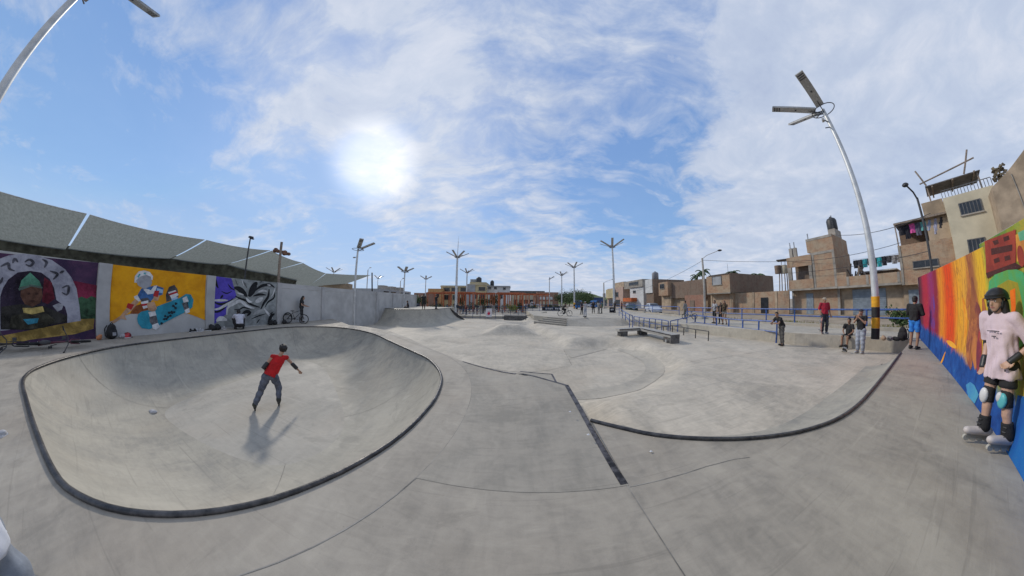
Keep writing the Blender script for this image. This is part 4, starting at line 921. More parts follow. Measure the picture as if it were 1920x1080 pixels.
# ================================================================ houses
def brickmat(name, c1, c2, mortar, sc=1., plaster=None):
    m = bpy.data.materials.new(name); m.use_nodes = True; t = m.node_tree; b = t.nodes['Principled BSDF']; k = NB(t)
    g_ = k.n('ShaderNodeSeparateXYZ'); k.put(g_.inputs[0], k.n('ShaderNodeTexCoord').outputs['Object'])
    cb = k.n('ShaderNodeCombineXYZ'); k.put(cb.inputs[0], k.m('ADD', g_.outputs[0], g_.outputs[1])); k.put(cb.inputs[1], g_.outputs[2])
    br = k.n('ShaderNodeTexBrick'); k.put(br.inputs['Vector'], cb.outputs[0])
    br.inputs['Scale'].default_value = 1.; br.inputs['Brick Width'].default_value = .26 * sc; br.inputs['Row Height'].default_value = .115 * sc; br.inputs['Mortar Size'].default_value = .012; br.inputs['Mortar Smooth'].default_value = .3
    k.put(br.inputs['Color1'], c1); k.put(br.inputs['Color2'], c2); k.put(br.inputs['Mortar'], mortar); br.inputs['Bias'].default_value = -.1
    n_ = k.noise(cb.outputs[0], .8, 6, .65)
    c = k.mix(k.m('MULTIPLY', k.ss(n_, .40, .62), .85), br.outputs['Color'], plaster or mortar)
    c = k.mix(k.m('MULTIPLY', k.ss(k.noise(k.mapping(cb.outputs[0], (1.6, .25, 1)), 1.1, 6, .65), .52, .66), .4), c, tuple(x * .5 for x in mortar))
    c = k.mix(k.m('MULTIPLY', k.ss(k.noise(cb.outputs[0], 2.6, 5, .6), .5, .7), .35), c, tuple(x * .6 for x in c2))
    k.put(b.inputs['Base Color'], c); b.inputs['Roughness'].default_value = .95; b.inputs['Specular IOR Level'].default_value = .15
    bp = k.n('ShaderNodeBump'); bp.inputs['Strength'].default_value = .5; bp.inputs['Distance'].default_value = .03
    k.put(bp.inputs['Height'], br.outputs['Fac']); bp.invert = True; t.links.new(bp.outputs[0], b.inputs['Normal'])
    return m
BRICK = brickmat('orange_brick', (.42, .265, .17), (.34, .20, .13), (.37, .30, .22), 1., (.40, .32, .23))
BRICK2 = brickmat('brown_brick', (.24, .165, .125), (.19, .13, .10), (.21, .17, .135), 1., (.23, .18, .14))
BRICK3 = brickmat('red_brick', (.34, .17, .12), (.28, .14, .10), (.31, .24, .19), 1., (.34, .22, .165))
MUD = mat('tan_render', (.40, .31, .22), .95, .15, 1.2, bump=.3, bscale=8)
CEMENT = mat('raw_cement', (.33, .30, .26), .95, .15, 1.5, bump=.2)
CREAM = mat('cream_paint', (.55, .49, .36), .85, .08, .8)
YELLOW = mat('yellow_house_paint', (.50, .42, .25), .85, .1, .8)
WHITEP = mat('white_house_paint', (.58, .58, .57), .85, .08, .8)
GREYH = mat('grey_house_paint', (.33, .34, .35), .85, .1, .8)
PINKH = mat('pink_house_paint', (.44, .31, .25), .85, .1, .8)
DARKG = mat('window_glass', (.028, .030, .034), .15, .2, 3, spec=.6)
IRON = mat('window_iron', (.12, .12, .125), .6, .15, 5)
SHUT = mat('roller_shutter', (.25, .29, .33), .55, .12, 3, .2)
ROOFD = mat('roof_sheet', (.14, .13, .125), .8, .2, 2)
TANKB = mat('black_tank', (.04, .042, .045), .5, .1, 4)
def span(a, b): return (min(a, b), max(a, b))
def slab(root, name, x, y, z, m):
    (x0, x1), (y0, y1), (z0, z1) = span(*x), span(*y), span(*z)
    return MB().box(((x0 + x1) / 2, (y0 + y1) / 2, (z0 + z1) / 2), (x1 - x0, y1 - y0, z1 - z0)).build(name, m, root)
def win_x(root, x, y, z, bars=2, name='window', frame=IRON, pane=DARKG):
    """window on a face looking to -x"""
    (y0, y1), (z0, z1) = span(*y), span(*z)
    w_ = slab(root, name, (x - .03, x + .1), (y0, y1), (z0, z1), pane)
    slab(w_, 'sill', (x - .12, x), (y0 - .08, y1 + .08), (z0 - .10, z0 - .004), CEMENT)
    for s_ in (y0, y1): slab(w_, 'frame', (x - .07, x - .002), (s_ - .035, s_ + .035), (z0, z1), frame)
    slab(w_, 'frame', (x - .068, x - .002), (y0 + .036, y1 - .036), (z1 - .06, z1), frame)
    for k in range(bars): q = y0 + (y1 - y0) * (k + 1) / (bars + 1); slab(w_, 'mullion', (x - .06, x - .004), (q - .03, q + .03), (z0 + .002, z1 - .062), frame)
    return w_
def win_y(root, y, x, z, bars=1, name='window', frame=IRON, pane=DARKG):
    (x0, x1), (z0, z1) = span(*x), span(*z)
    w_ = slab(root, name, (x0, x1), (y - .04, y + .1), (z0, z1), pane)
    slab(w_, 'sill', (x0 - .1, x1 + .1), (y - .16, y), (z0 - .12, z0 - .004), CEMENT)
    for k in range(bars + 2): q = x0 + (x1 - x0) * k / (bars + 1); slab(w_, 'frame', (q - .05, q + .05), (y - .09, y - .004), (z0, z1), frame)
    return w_
def tank(root, c, r=.55, h=1.25, m=TANKB):
    t = MB().lathe([(r * .9, 0), (r, .1), (r, h * .75), (r * .8, h * .9), (r * .3, h), (.05, h + .06)], c, 14).build('water_tank', m, root, sm=True)
    MB().lathe([(r * .25, 0), (r * .25, .1)], (c[0], c[1], c[2] + h), 10).build('tank_lid', m, t)
    return t
def house(name, label, cat='house'):
    o = empty(name, (0, 0, 0), 0, label, cat); return o
def rebar(root, c, n=4, h=.7):
    b = MB()
    for k in range(n): b.tube([(c[0] + .08 * (k % 2), c[1] + .08 * (k // 2), c[2]), (c[0] + .08 * (k % 2) + .02 * k, c[1] + .08 * (k // 2), c[2] + h)], .012, 4)
    return b.build('rebar', IRON, root)
X0 = 33.
# --- tall stepped brick house with the black tank
h = house('brick_house', 'tall stepped brick house with a black roof tank')
q = [(33, 12.926, 6.377), (33, 13.139, 2.531), (33, 10.324, 6.362), (33, 7.913, 8.068), (33, 10.779, 8.46), (33, 12.673, 5.194), (33, 10.838, 3.764), (33, 8.652, 9.42), (33, 7.411, 8.172), (33, 7.883, 10.374), (33, 10.152, 6.331), (33, 6.706, 2.135)]
yl, yr = q[1][1], q[3][1]
zf1, zf2, ztw = q[1][2], q[0][2], q[3][2]
slab(h, 'ground_wall', (X0, X0 + 7), (yl, yr), (-.3, zf1), BRICK)
slab(h, 'floor_slab', (X0 - .95, X0 + 7), (yl + .1, yr), (zf1 + .003, zf1 + .2), CEMENT)
ym = q[2][1]; xo = X0 - .9
slab(h, 'balcony_parapet', (xo, xo + .18), (yl, ym), (zf1 + .204, q[6][2] - .02), BRICK)
slab(h, 'balcony_lintel', (xo, xo + .2), (yl, ym), (q[5][2] + .02, zf2), BRICK)
slab(h, 'column', (xo + .002, xo + .3), (yl, yl - .45), (q[6][2] - .018, q[5][2] + .018), CEMENT)
slab(h, 'column', (xo + .002, xo + .3), (ym + .4, ym + .05), (q[6][2] - .018, q[5][2] + .018), CEMENT)
slab(h, 'back_wall', (xo + 1.0, X0 + 6.9), (yl - .55, ym), (zf1 + .204, zf2 - .2), BRICK2)
slab(h, 'roof_slab', (xo + .205, X0 + 6.9), (yl, ym), (zf2 - .19, zf2 - .02), CEMENT)
slab(h, 'tower_wall', (xo + .1, X0 + 6), (ym - .002, yr), (zf1 + .204, ztw - 1.5), BRICK)
slab(h, 'tower_top', (xo + .12, X0 + 5.5), (q[4][1] - .1, yr), (ztw - 1.497, ztw), BRICK)
slab(h, 'tie_beam', (xo + .06, xo + .098), (ym, yr), (zf2 - .16, zf2 + .1), CEMENT)
slab(h, 'stair_head', (X0 + 1, X0 + 3.5), (q[7][1], yr), (ztw + .003, q[8][2] + .75), CEMENT)
tank(h, (X0 + 2.2, (q[7][1] + yr) / 2 + .1, q[8][2] + .75), .55, 1.5)
for yy, zz in ((yl - .5, zf2), (yl - 1.0, zf2 - .02)):
    slab(h, 'column_stub', (xo + .25, xo + .6), (yy - .18, yy + .18), (zz + .003, zz + 1.1), CEMENT); rebar(h, (xo + .4, yy, zz + 1.1))
rebar(h, (xo + .5, q[4][1] - .3, ztw)); rebar(h, (X0 + 1.5, yr + .2, q[8][2] + .75), 4, 1.6)
q2 = [(33, 11.468, 2.322), (33, 10.707, -0.166)]
d_ = slab(h, 'door', (X0 - .05, X0 + .05), (q2[0][1], q2[1][1]), (-.25, q2[0][2] - .15), SHUT); slab(d_, 'door_frame', (X0 - .08, X0 - .052), (q2[0][1] + .07, q2[0][1] - .02), (-.25, q2[0][2] - .1), CEMENT)
for yy in (yl - .12, yr + .14): slab(h, 'corner_column', (X0 - .04, X0 - .003), (yy - .12, yy + .12), (-.3, zf1 - .004), CEMENT)
for yy in (ym - .14, yr + .14): slab(h, 'tower_column', (xo + .07, xo + .097), (yy - .12, yy + .12), (zf1 + .21, zf2 - .17), CEMENT)
slab(h, 'ring_beam', (xo + .09, xo + .117), (q[4][1] - .12, yr + .01), (ztw - .25, ztw - .02), CEMENT)
# --- low brick house with the grey garage shutter and laundry on its roof
h = house('garage_house', 'low brick house with a grey garage shutter behind the lamp post')
q = [(33, 6.793, 2.346), (33, 4.761, 2.323), (33, 7.845, 3.86), (33, 2.413, 3.939), (33, 2.572, 2.005)]
ye = q[3][1] + .05
slab(h, 'ground_wall', (X0 + .25, X0 + 8), (yr - .01, ye), (-.3, zf1 - .02), MUD)
slab(h, 'floor_slab', (X0 - .9, X0 + 8), (yr - .01, ye), (zf1 - .017, zf1 + .18), CEMENT)
slab(h, 'parapet', (X0 - .9, X0 - .7), (yr - .9, ye), (zf1 + .184, q[3][2] - .35), BRICK)
slab(h, 'parapet_step', (X0 - .9, X0 - .7), (yr - .01, yr - .9), (zf1 + .184, q[2][2] + .2), BRICK)
slab(h, 'roof_cabin', (X0 + 3, X0 + 7), (yr - 1.5, ye + .8), (zf1 + .184, q[3][2] + .1), BRICK2)
slab(h, 'cabin_roof', (X0 + 2.6, X0 + 7.2), (yr - 1.2, ye + .6), (q[3][2] + .103, q[3][2] + .22), WHITEP)
g_ = slab(h, 'garage_shutter', (X0 + .18, X0 + .26), (q[0][1], q[1][1] - .9), (-.28, zf1 - .2), SHUT)
for k in range(14): slab(g_, 'slat', (X0 + .15, X0 + .178), (q[0][1] - .02, q[1][1] - .88), (-.26 + k * .185, -.26 + k * .185 + .13), SHUT)
for yy in (yr - 1.0, (yr + ye) / 2, ye + .2): slab(h, 'parapet_column', (X0 - .93, X0 - .903), (yy - .11, yy + .11), (zf1 + .19, q[3][2] - .36), CEMENT)
b = MB(); rr = random.Random(5)
for k in range(9): b.box((X0 + 1 + rr.uniform(-.6, .8), yr - .8 - rr.random() * 1.4, zf1 + .9 + rr.random() * 1.0), (rr.uniform(.1, .3), .1, rr.uniform(.8, 1.8)), mat=Euler((rr.uniform(-.6, .6), rr.uniform(-.5, .5), rr.random() * 3)).to_matrix().to_4x4())
b.build('stacked_planks', WOOD, h)
def laundry(A, B, cols, label, h_=.75):
    A, B = Vector(A), Vector(B); root = empty('clothesline', A, 0, label, 'clothesline'); root.location = (0, 0, 0)
    MB().tube([A, (A + B) / 2 - Vector((0, 0, .12)), B], .012, 5).build('line', IRON, root); rr = random.Random(len(cols))
    for i, c in enumerate(cols):
        t = (i + .5) / len(cols); p = A.lerp(B, t); wd = (B - A).length / len(cols) * .56; d = (B - A).normalized(); hh = h_ * rr.uniform(.7, 1.2)
        vs = []
        for r_ in range(4):
            for c_ in range(4):
                w2 = wd * (1.1 if r_ == 1 else .85); vs.append(p + d * w2 * (c_ / 1.5 - 1) + Vector((.06 * math.sin(c_ * 2 + r_), 0, -.1 - hh * r_ / 3)))
        MB().add(vs, [(r_ * 4 + c_, r_ * 4 + c_ + 1, r_ * 4 + c_ + 5, r_ * 4 + c_ + 4) for r_ in range(3) for c_ in range(3)]).build('garment', mat('cloth_%d' % int(sum(c) * 1000), c, .9, .15, 6), root)
    return root
q3 = [(33, 6.523, 5.286), (33, 2.334, 5.254)]
laundry((X0 + .5, q3[0][1], q3[0][2]), (X0 + .5, q3[1][1], q3[1][2]), [(.03, .03, .035), (.04, .04, .05), (.03, .24, .28), (.05, .05, .06), (.02, .02, .025), (.03, .30, .33), (.02, .02, .03), (.06, .06, .07), (.25, .25, .26), (.22, .21, .21)], 'clothesline with dark and teal clothes on the garage house roof', .8)
# --- brick house with a roof terrace of washing
h = house('terrace_house', 'brick house with a long window and a washing terrace on top')
q = [(33, 2.302, 5.757), (33, -1.617, 5.469), (33, 1.477, 4.268), (33, 0.056, 3.741), (33, 1.645, 7.566), (33, -1.192, 7.307)]
y1 = q[1][1]
slab(h, 'ground_wall', (X0, X0 + 8), (ye - .01, y1), (-.3, zf1 - .1), MUD)
slab(h, 'upper_wall', (X0 - .92, X0 + 8), (ye - .01, y1), (zf1 - .097, q[0][2] - .05), BRICK)
win_x(h, X0 - .92, (q[2][1], q[3][1] - .3), (q[3][2], q[2][2] + .02), 1)
slab(h, 'pilaster', (X0 - .97, X0 - .924), (ye - .02, ye - .2), (zf1 - .09, q[0][2] - .1), CEMENT)
slab(h, 'roof_beam', (X0 - .9, X0 - .7), (ye - .02, y1), (q[4][2] - .05, q[4][2] + .08), WOOD)
slab(h, 'roof_sheet', (X0 - .69, X0 + 4), (ye - .02, y1), (q[4][2] + .083, q[4][2] + .13), ROOFD)
slab(h, 'rear_wall', (X0 + 3.2, X0 + 3.4), (ye - .02, y1), (q[0][2] - .045, q[4][2] - .06), BRICK2)
slab(h, 'roof_post', (X0 - .88, X0 - .78), (ye - .05, ye - .15), (q[0][2] - .045, q[4][2] - .053), WOOD)
laundry((X0 - .3, ye - .3, q[4][2] - .05), (X0 - .3, y1 + .5, q[4][2] - .05), [(.03, .03, .04), (.02, .02, .03), (.62, .10, .33), (.10, .10, .14), (.12, .34, .34), (.30, .35, .50), (.32, .33, .45), (.04, .04, .05)], 'clothesline with a pink garment on the terrace house', 1.0)
slab(h, 'gate', (X0 - .06, X0 + .02), (ye - .4, ye - 1.8), (-.28, zf1 - .5), SHUT)
# --- cream house with iron windows and a roof scaffold
h = house('cream_house', 'cream two storey house with iron barred windows and roof scaffold')
XC = 31.5
q = [(31.5, -1.413, 8.538), (31.5, -4.548, 8.431), (31.5, -2.172, 8.025), (31.5, -3.579, 6.721), (31.5, -2.147, 5.453), (31.5, -3.289, 3.969), (31.5, -0.747, 9.916), (31.5, -4.711, 9.326)]
slab(h, 'front_wall', (XC, XC + 7), (q[0][1], q[1][1]), (-.3, q[0][2]), CREAM)
slab(h, 'side_block', (XC + 1.2, XC + 7), (q[0][1] + 1.5, q[0][1] + .003), (-.3, q[0][2] + .3), MUD)
win_x(h, XC, (q[2][1] - .1, q[3][1]), (q[3][2] + .3, q[2][2] - .15), 5)
win_x(h, XC, (q[4][1] - .15, q[5][1]), (q[5][2] + .2, q[4][2] - .2), 3)
slab(h, 'balcony_rail', (XC + .02, XC + .06), (q[0][1], q[1][1]), (q[0][2] + .55, q[0][2] + .6), IRON)
for k in range(16): yy = q[0][1] + (q[1][1] - q[0][1]) * k / 15; slab(h, 'baluster', (XC + .02, XC + .055), (yy - .02, yy + .02), (q[0][2] + .003, q[0][2] + .547), IRON)
for k in range(3): slab(h, 'scaffold_beam', (XC - .2, XC + 3.5), (q[0][1] + .4 - k * 1.4, q[0][1] + .5 - k * 1.4), (q[0][2] + 1.0 + .08 * k, q[0][2] + 1.12 + .08 * k), WOOD)
slab(h, 'scaffold_roof', (XC + .2, XC + 3.6), (q[0][1] + .9, q[1][1] + .4), (q[0][2] + 1.25, q[0][2] + 1.32), ROOFD)
for a, c in (((XC, q[0][1] + .8, q[0][2] + 1.3), (XC + .1, q[0][1] + 1.2, q[0][2] + 2.7)), ((XC, q[1][1] + 1.4, q[0][2] + 1.3), (XC, q[1][1] + .7, q[0][2] + 2.9)), ((XC, q[0][1] + 1.2, q[0][2] + 1.55), (XC, q[1][1] + .5, q[0][2] + 2.2))): MB().tube([a, c], .06, 6).build('scaffold_pole', WOOD, h)
for yy in (q[0][1] + .8, q[1][1] + .6): slab(h, 'scaffold_post', (XC + .3, XC + .4), (yy - .05, yy + .05), (q[0][2] + .003, q[0][2] + 1.24), WOOD)
b = MB(); rr = random.Random(8)
for k in range(260):
    c_ = Vector((XC - .15 - rr.random() * .5, q[1][1] - .1 - rr.random() * .75, q[5][2] - 1 + rr.random() * (q[0][2] - q[5][2] + 2.0))); e = Euler((rr.random() * 3, rr.random() * 3, rr.random() * 3)).to_matrix().to_4x4()
    b.box(c_, (.30 * rr.random() + .1, .03, .2), mat=e)
tag(b.build('dry_creeper', mat('dry_leaves', (.17, .14, .095), .95, .3, 5)), 'dry brown creeper hanging down the edge of the cream house', 'creeper')
# --- huge tan gable at the picture edge
q = [(29, -4.088, 7.859), (29, -5.248, 8.642), (29, -6.404, 9.567), (29, -7.655, 9.987)]
h = house('tan_building', 'huge plain tan building rising behind the mural wall', 'building')
MB().panel((29, 0), (0, -1), [(-q[0][1], -.3), (-q[0][1], q[0][2]), (-q[1][1], q[1][2]), (-q[2][1], q[2][2]), (-q[3][1] + 3, q[3][2] + 1), (-q[3][1] + 3, -.3)], 0, -6, (-1, 0)).build('gable_wall', MUD, h)
MB().tube([(28.96, q[1][1], q[1][2] - .3), (28.96, q[1][1] - .2, 5)], .03, 5).build('drain_pipe', CEMENT, h)
# --- brick boundary wall, its door, and the long brick house
h = house('brick_wall', 'low brick wall with a dark door between the two brick houses', 'wall')
q = [(32, 20.663, 2.613), (32, 12.684, 2.381), (32, 16.796, 1.894), (32, 15.811, 0.265)]
slab(h, 'wall_face', (32, 32.3), (q[0][1], yl + .02), (-.3, q[0][2]), BRICK)
for yy in (q[0][1] - .1, (q[0][1] + yl) / 2 + 1, yl + 1.6): slab(h, 'pier', (31.94, 31.998), (yy - .15, yy + .15), (-.3, q[0][2] + .02), MUD)
slab(h, 'door', (31.93, 31.995), (q[2][1], q[3][1]), (-.28, q[2][2]), DARKG)
h = house('corner_brick_house', 'brick house with a boarded window on an overhanging upper floor')
XH = 30.5
q = [(30.5, 24.715, 5.392), (30.5, 20.528, 5.539), (30.5, 23.583, 5.268), (30.5, 21.924, 3.99), (30.5, 20.632, 2.76), (30.5, 25.044, -0.151)]
ya, yb = q[0][1], q[1][1]
slab(h, 'ground_wall', (XH + .9, XH + 12), (ya, yb + .2), (-.3, q[4][2] - .15), BRICK)
slab(h, 'floor_slab', (XH, XH + 12), (ya, yb), (q[4][2] - .147, q[4][2]), CEMENT)
slab(h, 'upper_wall', (XH + .02, XH + 12), (ya, yb), (q[4][2] + .003, q[1][2] - .15), BRICK)
slab(h, 'side_wall', (XH + .1, XH + 13), (yb - .003, yb - .12), (q[4][2] + .003, q[1][2] - .05), BRICK2)
slab(h, 'roof_sheet', (XH - .1, XH + 12), (ya - .5, yb + .1), (q[1][2] - .147, q[1][2] - .04), ROOFD)
win_x(h, XH + .02, (q[2][1], q[3][1]), (q[3][2], q[2][2] - .02), 0, pane=GREYH)
for yy in (ya - .2, yb + .5): slab(h, 'pier', (XH + .84, XH + .898), (yy - .12, yy + .12), (-.3, q[4][2] - .15), MUD)
rebar(h, (XH + .3, yb + .4, q[1][2] - .05), 2, 1.4)
# --- water tower on legs
h = house('water_tower', 'small water tower on four legs beside the stepped house', 'water tower')
q = [(35.809, 15.45, 3.088), (35.861, 15.329, 4.992), (35.929, 15.169, 6.761)]
for a in (-.45, .45):
    for c in (-.45, .45): MB().tube([(q[0][0] + a, q[0][1] + c, -.3), (q[1][0] + a * .8, q[1][1] + c * .8, q[1][2])], .07, 6).build('leg', WOOD, h)
MB().lathe([(.5, 0), (.52, .1), (.52, .95), (.4, 1.1)], (q[1][0], q[1][1] - .15, q[1][2]), 14).build('tank', CREAM, h, sm=True)
MB().lathe([(.4, 0), (.42, 1.1)], (q[1][0] - .55, q[1][1] + .45, q[1][2]), 10).build('tank', BRICK2, h, sm=True)
MB().box((q[2][0], q[2][1], q[2][2]), (2.0, 1.6, .08), .3).build('roof', ROOFD, h)
for a in (-.6, .6): MB().tube([(q[1][0] + a, q[1][1], q[1][2]), (q[2][0] + a, q[2][1], q[2][2])], .04, 5).build('roof_post', WOOD, h)
# --- houses along the street in the middle distance
h = house('long_brown_house', 'long dark brown house side wall left of the pale street lamp')
q = [(33, 27.393, 4.746), (33, 36.408, 5.416), (33, 36.526, 3.054)]
slab(h, 'side_wall', (33, 41), (q[0][1] - .3, q[1][1]), (2.2, q[1][2]), BRICK2)
slab(h, 'lower_wall', (33.6, 41), (q[0][1] - .3, q[1][1]), (-.3, 2.197), MUD)
h = house('red_brick_wall', 'low red brick wall left of the pale street lamp', 'wall')
q = [(31, 25.51, 2.561), (31, 30.042, 2.624)]
slab(h, 'wall_face', (31, 31.25), (q[0][1], q[1][1]), (-.3, q[1][2]), BRICK3)
slab(h, 'doorway', (30.93, 30.996), ((q[0][1] + q[1][1]) / 2, (q[0][1] + q[1][1]) / 2 + 1.0), (-.28, 1.7), BRICK2)
h = house('box_window_house', 'small brick house with one open square window')
q = [(32, 38.516, 5.812), (32, 35.606, 5.66), (32, 38.01, 5.302), (32, 36.68, 4.294), (32, 35.75, 2.804)]
slab(h, 'upper_wall', (32, 39), (q[0][1], q[1][1]), (q[4][2], q[1][2]), BRICK)
slab(h, 'lower_wall', (32.8, 39), (q[0][1], q[1][1]), (-.3, q[4][2] - .004), MUD)
win_x(h, 32, (q[2][1], q[3][1]), (q[3][2], q[2][2]), 1)
h = house('white_front_house', 'tall house with a white front and dark brown side')
q = [(33, 44.739, 7.06), (33, 41.991, 6.905), (33, 42.17, 3.634)]
slab(h, 'white_front', (33, 33.3), (q[0][1], q[1][1]), (q[2][2], q[1][2]), WHITEP)
slab(h, 'body', (33.303, 43), (q[0][1], q[1][1]), (-.3, q[1][2] - .1), BRICK2)
slab(h, 'side_wall', (33.1, 43), (q[1][1] - .003, q[1][1] - .3), (-.3, q[1][2] - .05), BRICK2)
tank(h, (34.5, q[1][1] + .6, q[1][2] - .1), .8, 1.9, mat('grey_tank', (.20, .20, .21), .6, .1, 4))
h = house('grey_plaster_house', 'grey plastered house with a small dark window and flat roof')
q = [(34, 53.322, 5.803), (34, 46.894, 5.499), (34, 51.71, 4.641), (34, 50.409, 3.987), (36, 59.796, 8.511), (36, 50.023, 7.821)]
slab(h, 'front_wall', (34, 40), (q[0][1], q[1][1]), (-.3, q[1][2]), WHITEP)
slab(h, 'upper_storey', (36, 44), (q[4][1], q[5][1]), (q[1][2] + .01, q[5][2]), CEMENT)
slab(h, 'roof_edge', (33.6, 36), (q[0][1], q[1][1]), (q[1][2] + .003, q[1][2] + .2), CEMENT)
win_x(h, 34, (q[2][1], q[3][1]), (q[3][2], q[2][2]), 0)
win_x(h, 36, (q[4][1] - 3, q[5][1] + 2), (q[5][2] - 1.4, q[5][2] - .5), 2)
slab(h, 'awning', (32.2, 34), (q[0][1] + 1, q[1][1] + 3), (1.6, 2.6), mat('orange_awning', (.50, .12, .03), .7, .15, 3))
h = house('yellow_street_house', 'pinkish yellow house with stairwell tower left of the grey house')
q = [(36, 71.828, 6.703), (36, 60.588, 6.33), (36, 70.006, 8.164), (36, 63.312, 7.782)]
slab(h, 'front_wall', (36, 46), (q[0][1], q[1][1]), (-.3, q[1][2]), PINKH)
slab(h, 'stair_tower', (38, 44), (q[2][1], q[3][1]), (q[1][2] + .003, q[3][2] + .6), MUD)
slab(h, 'yellow_bay', (35.4, 36), (q[0][1], q[0][1] - 6), (2.8, q[1][2] - .3), YELLOW)
for k in range(3): win_x(h, 36, (q[1][1] + 3 + 5 * k, q[1][1] + 5 + 5 * k), (3.2, 4.8), 1)
for k in range(3): win_x(h, 36, (q[1][1] + 2 + 5 * k, q[1][1] + 5 + 5 * k), (-.2, 2.2), 0)
h = house('blue_hall', 'low hall with a faded blue wall beside the rear trees', 'building')
slab(h, 'front_wall', (31, 40), (96, 84), (-.3, 3.2), mat('faded_blue', (.07, .13, .30), .7, .2, 2))
slab(h, 'roof_sheet', (30.6, 40), (97, 83.6), (3.203, 3.4), SHUT)
# --- buildings behind the pergola, facing the camera
def block_y(root, name, a, b, y, depth, z0, m, zt=None): return slab(root, name, (a[0], b[0]), (y, y + depth), (z0, zt if zt is not None else max(a[2], b[2])), m)
h = house('yellow_building', 'pale yellow three storey building behind the lamp post with mast', 'building')
q = [(-27.852, 76, 7.303), (-16.302, 76, 7.002), (-16.12, 75, 8.143), (-9.824, 75, 8.602), (-17.005, 80, 9.652), (-13.95, 80, 9.676), (-15.518, 76, -1.114)]
block_y(h, 'left_wing', q[0], q[1], 76, 12, -.6, YELLOW)
block_y(h, 'right_wing', q[2], q[3], 75, 13, -.6, YELLOW)
slab(h, 'roof_room', (q[4][0], q[5][0]), (80, 86), (q[2][2] + .003, q[4][2] + .6), GREYH)
slab(h, 'stair_panel', (q[4][0], q[5][0]), (74.7, 74.996), (-.6, q[2][2] - .3), GREYH)
tank(h, (q[3][0] - 3.5, 79, q[3][2]), 1.1, 2.4)
for (a, c, yy) in ((830, 842, 76), (845, 858, 76), (862, 878, 76)):
    t0_, t1_ = {830: (-26.724, 76, 6.482), 845: (-23.473, 76, 6.516), 862: (-19.853, 76, 6.555)}[a], {842: (-24.29, 76, 5.063), 858: (-20.871, 76, 5.108), 878: (-16.881, 76, 5.159)}[c]
    win_y(h, yy, (t0_[0], t1_[0]), (t1_[2], t0_[2] - .1), 1)
for t0_, t1_ in (((-18.979, 75, 6.903), (-18.894, 75, 5.287)), ((-12.615, 75, 6.768), (-10.163, 75, 5.394)), ((-15.199, 75, 3.929), (-13.135, 75, 2.359)), ((-12.355, 75, 3.968), (-10.11, 75, 2.404))):
    if abs(t1_[0] - t0_[0]) > .5: win_y(h, 75, (t0_[0], t1_[0]), (t1_[2], t0_[2]), 1)
for t0_, t1_ in (((-26.853, 76, 3.578), (-24.205, 76, 1.77)), ((-22.962, 76, 3.641), (-20.371, 76, 1.842)), ((-19.568, 76, 3.694), (-17.02, 76, 1.901))): win_y(h, 76, (t0_[0], t1_[0]), (t1_[2], t0_[2]), 1)
slab(h, 'cornice', (q[0][0] - .2, q[1][0] - .01), (75.7, 75.998), (q[0][2] - .5, q[0][2] - .2), CREAM)
slab(h, 'cornice', (q[2][0] - .2, q[3][0] + .2), (74.6, 74.69), (q[2][2] - .5, q[2][2] - .2), CREAM)
h = house('orange_annex', 'low orange building left of the yellow building', 'building')
q = [(-31.436, 72, 5.766), (-26.331, 72, 5.431)]
block_y(h, 'front_wall', q[0], q[1], 72, 8, -.6, mat('orange_render', (.52, .31, .14), .85, .1, 1))
for t0_, t1_ in (((-30.512, 72, 3.988), (-29.19, 72, 2.626)), ((-28.385, 72, 4.022), (-27.083, 72, 2.665))): win_y(h, 72, (t0_[0], t1_[0]), (t1_[2], t0_[2]), 0)
h = house('white_building', 'long white building with a dark roof right of the yellow building', 'building')
q = [(-9.982, 78, 7.629), (-0.832, 78, 7.104)]
block_y(h, 'front_wall', q[0], q[1], 78, 10, -.6, WHITEP, q[1][2])
slab(h, 'roof', (q[0][0] - .1, q[1][0] + .2), (77.6, 88), (q[1][2] + .003, q[1][2] + .4), GREYH)
for t0_, t1_ in (((-9.343, 78, 7.011), (-8.284, 78, 6.192)), ((-7.05, 78, 7.036), (-5.997, 78, 6.217)), ((-3.519, 78, 6.867), (-2.474, 78, 6.05)), ((-8.662, 78, 3.907), (-7.393, 78, 2.475)), ((-5.341, 78, 3.948), (-3.668, 78, 2.523))): win_y(h, 78, (t0_[0], t1_[0]), (t1_[2], t0_[2]), 0)
tank(h, (q[0][0] + 1.8, 81, q[1][2] + .4), .8, 2.4)
h = house('dark_shed', 'long low shed with a dark roof behind the pergola', 'building')
q = [(-0.655, 84, 5.961), (13.445, 84, 5.215)]
block_y(h, 'front_wall', q[0], q[1], 84, 8, -.6, CREAM, q[1][2] - .2); slab(h, 'roof', (q[0][0] - .4, q[1][0] + .4), (83.3, 93), (q[1][2] - .197, q[1][2] + .7), ROOFD)
for k in range(4): win_y(h, 84, (q[0][0] + 1.5 + k * 2.2, q[0][0] + 3.0 + k * 2.2), (-.4, 2.2), 0)
h = house('red_tile_house', 'red fronted house with white windows behind the dark banner')
q = [(10.225, 80, 5.236), (18.902, 80, 4.887)]
block_y(h, 'front_wall', q[0], q[1], 80, 8, -.6, BRICK3, q[1][2] + .4)
for k in range(4): win_y(h, 80, (q[0][0] + .7 + k * 1.5, q[0][0] + 1.8 + k * 1.5), (2.3, 3.4), 0, pane=WHITEP); win_y(h, 80, (q[0][0] + .7 + k * 1.5, q[0][0] + 1.8 + k * 1.5), (.1, 1.5), 0, pane=CREAM)
h = house('small_red_house', 'small red brick house at the far end of the grey wall')
q = [(-31.956, 62, 3.751), (-27.381, 62, 3.481)]
block_y(h, 'front_wall', q[0], q[1], 62, 8, -.6, BRICK3)
for k in range(2): win_y(h, 62, (q[0][0] + 1 + k * 1.5, q[0][0] + 1.8 + k * 1.5), (1.6, 2.9), 0, pane=CREAM)
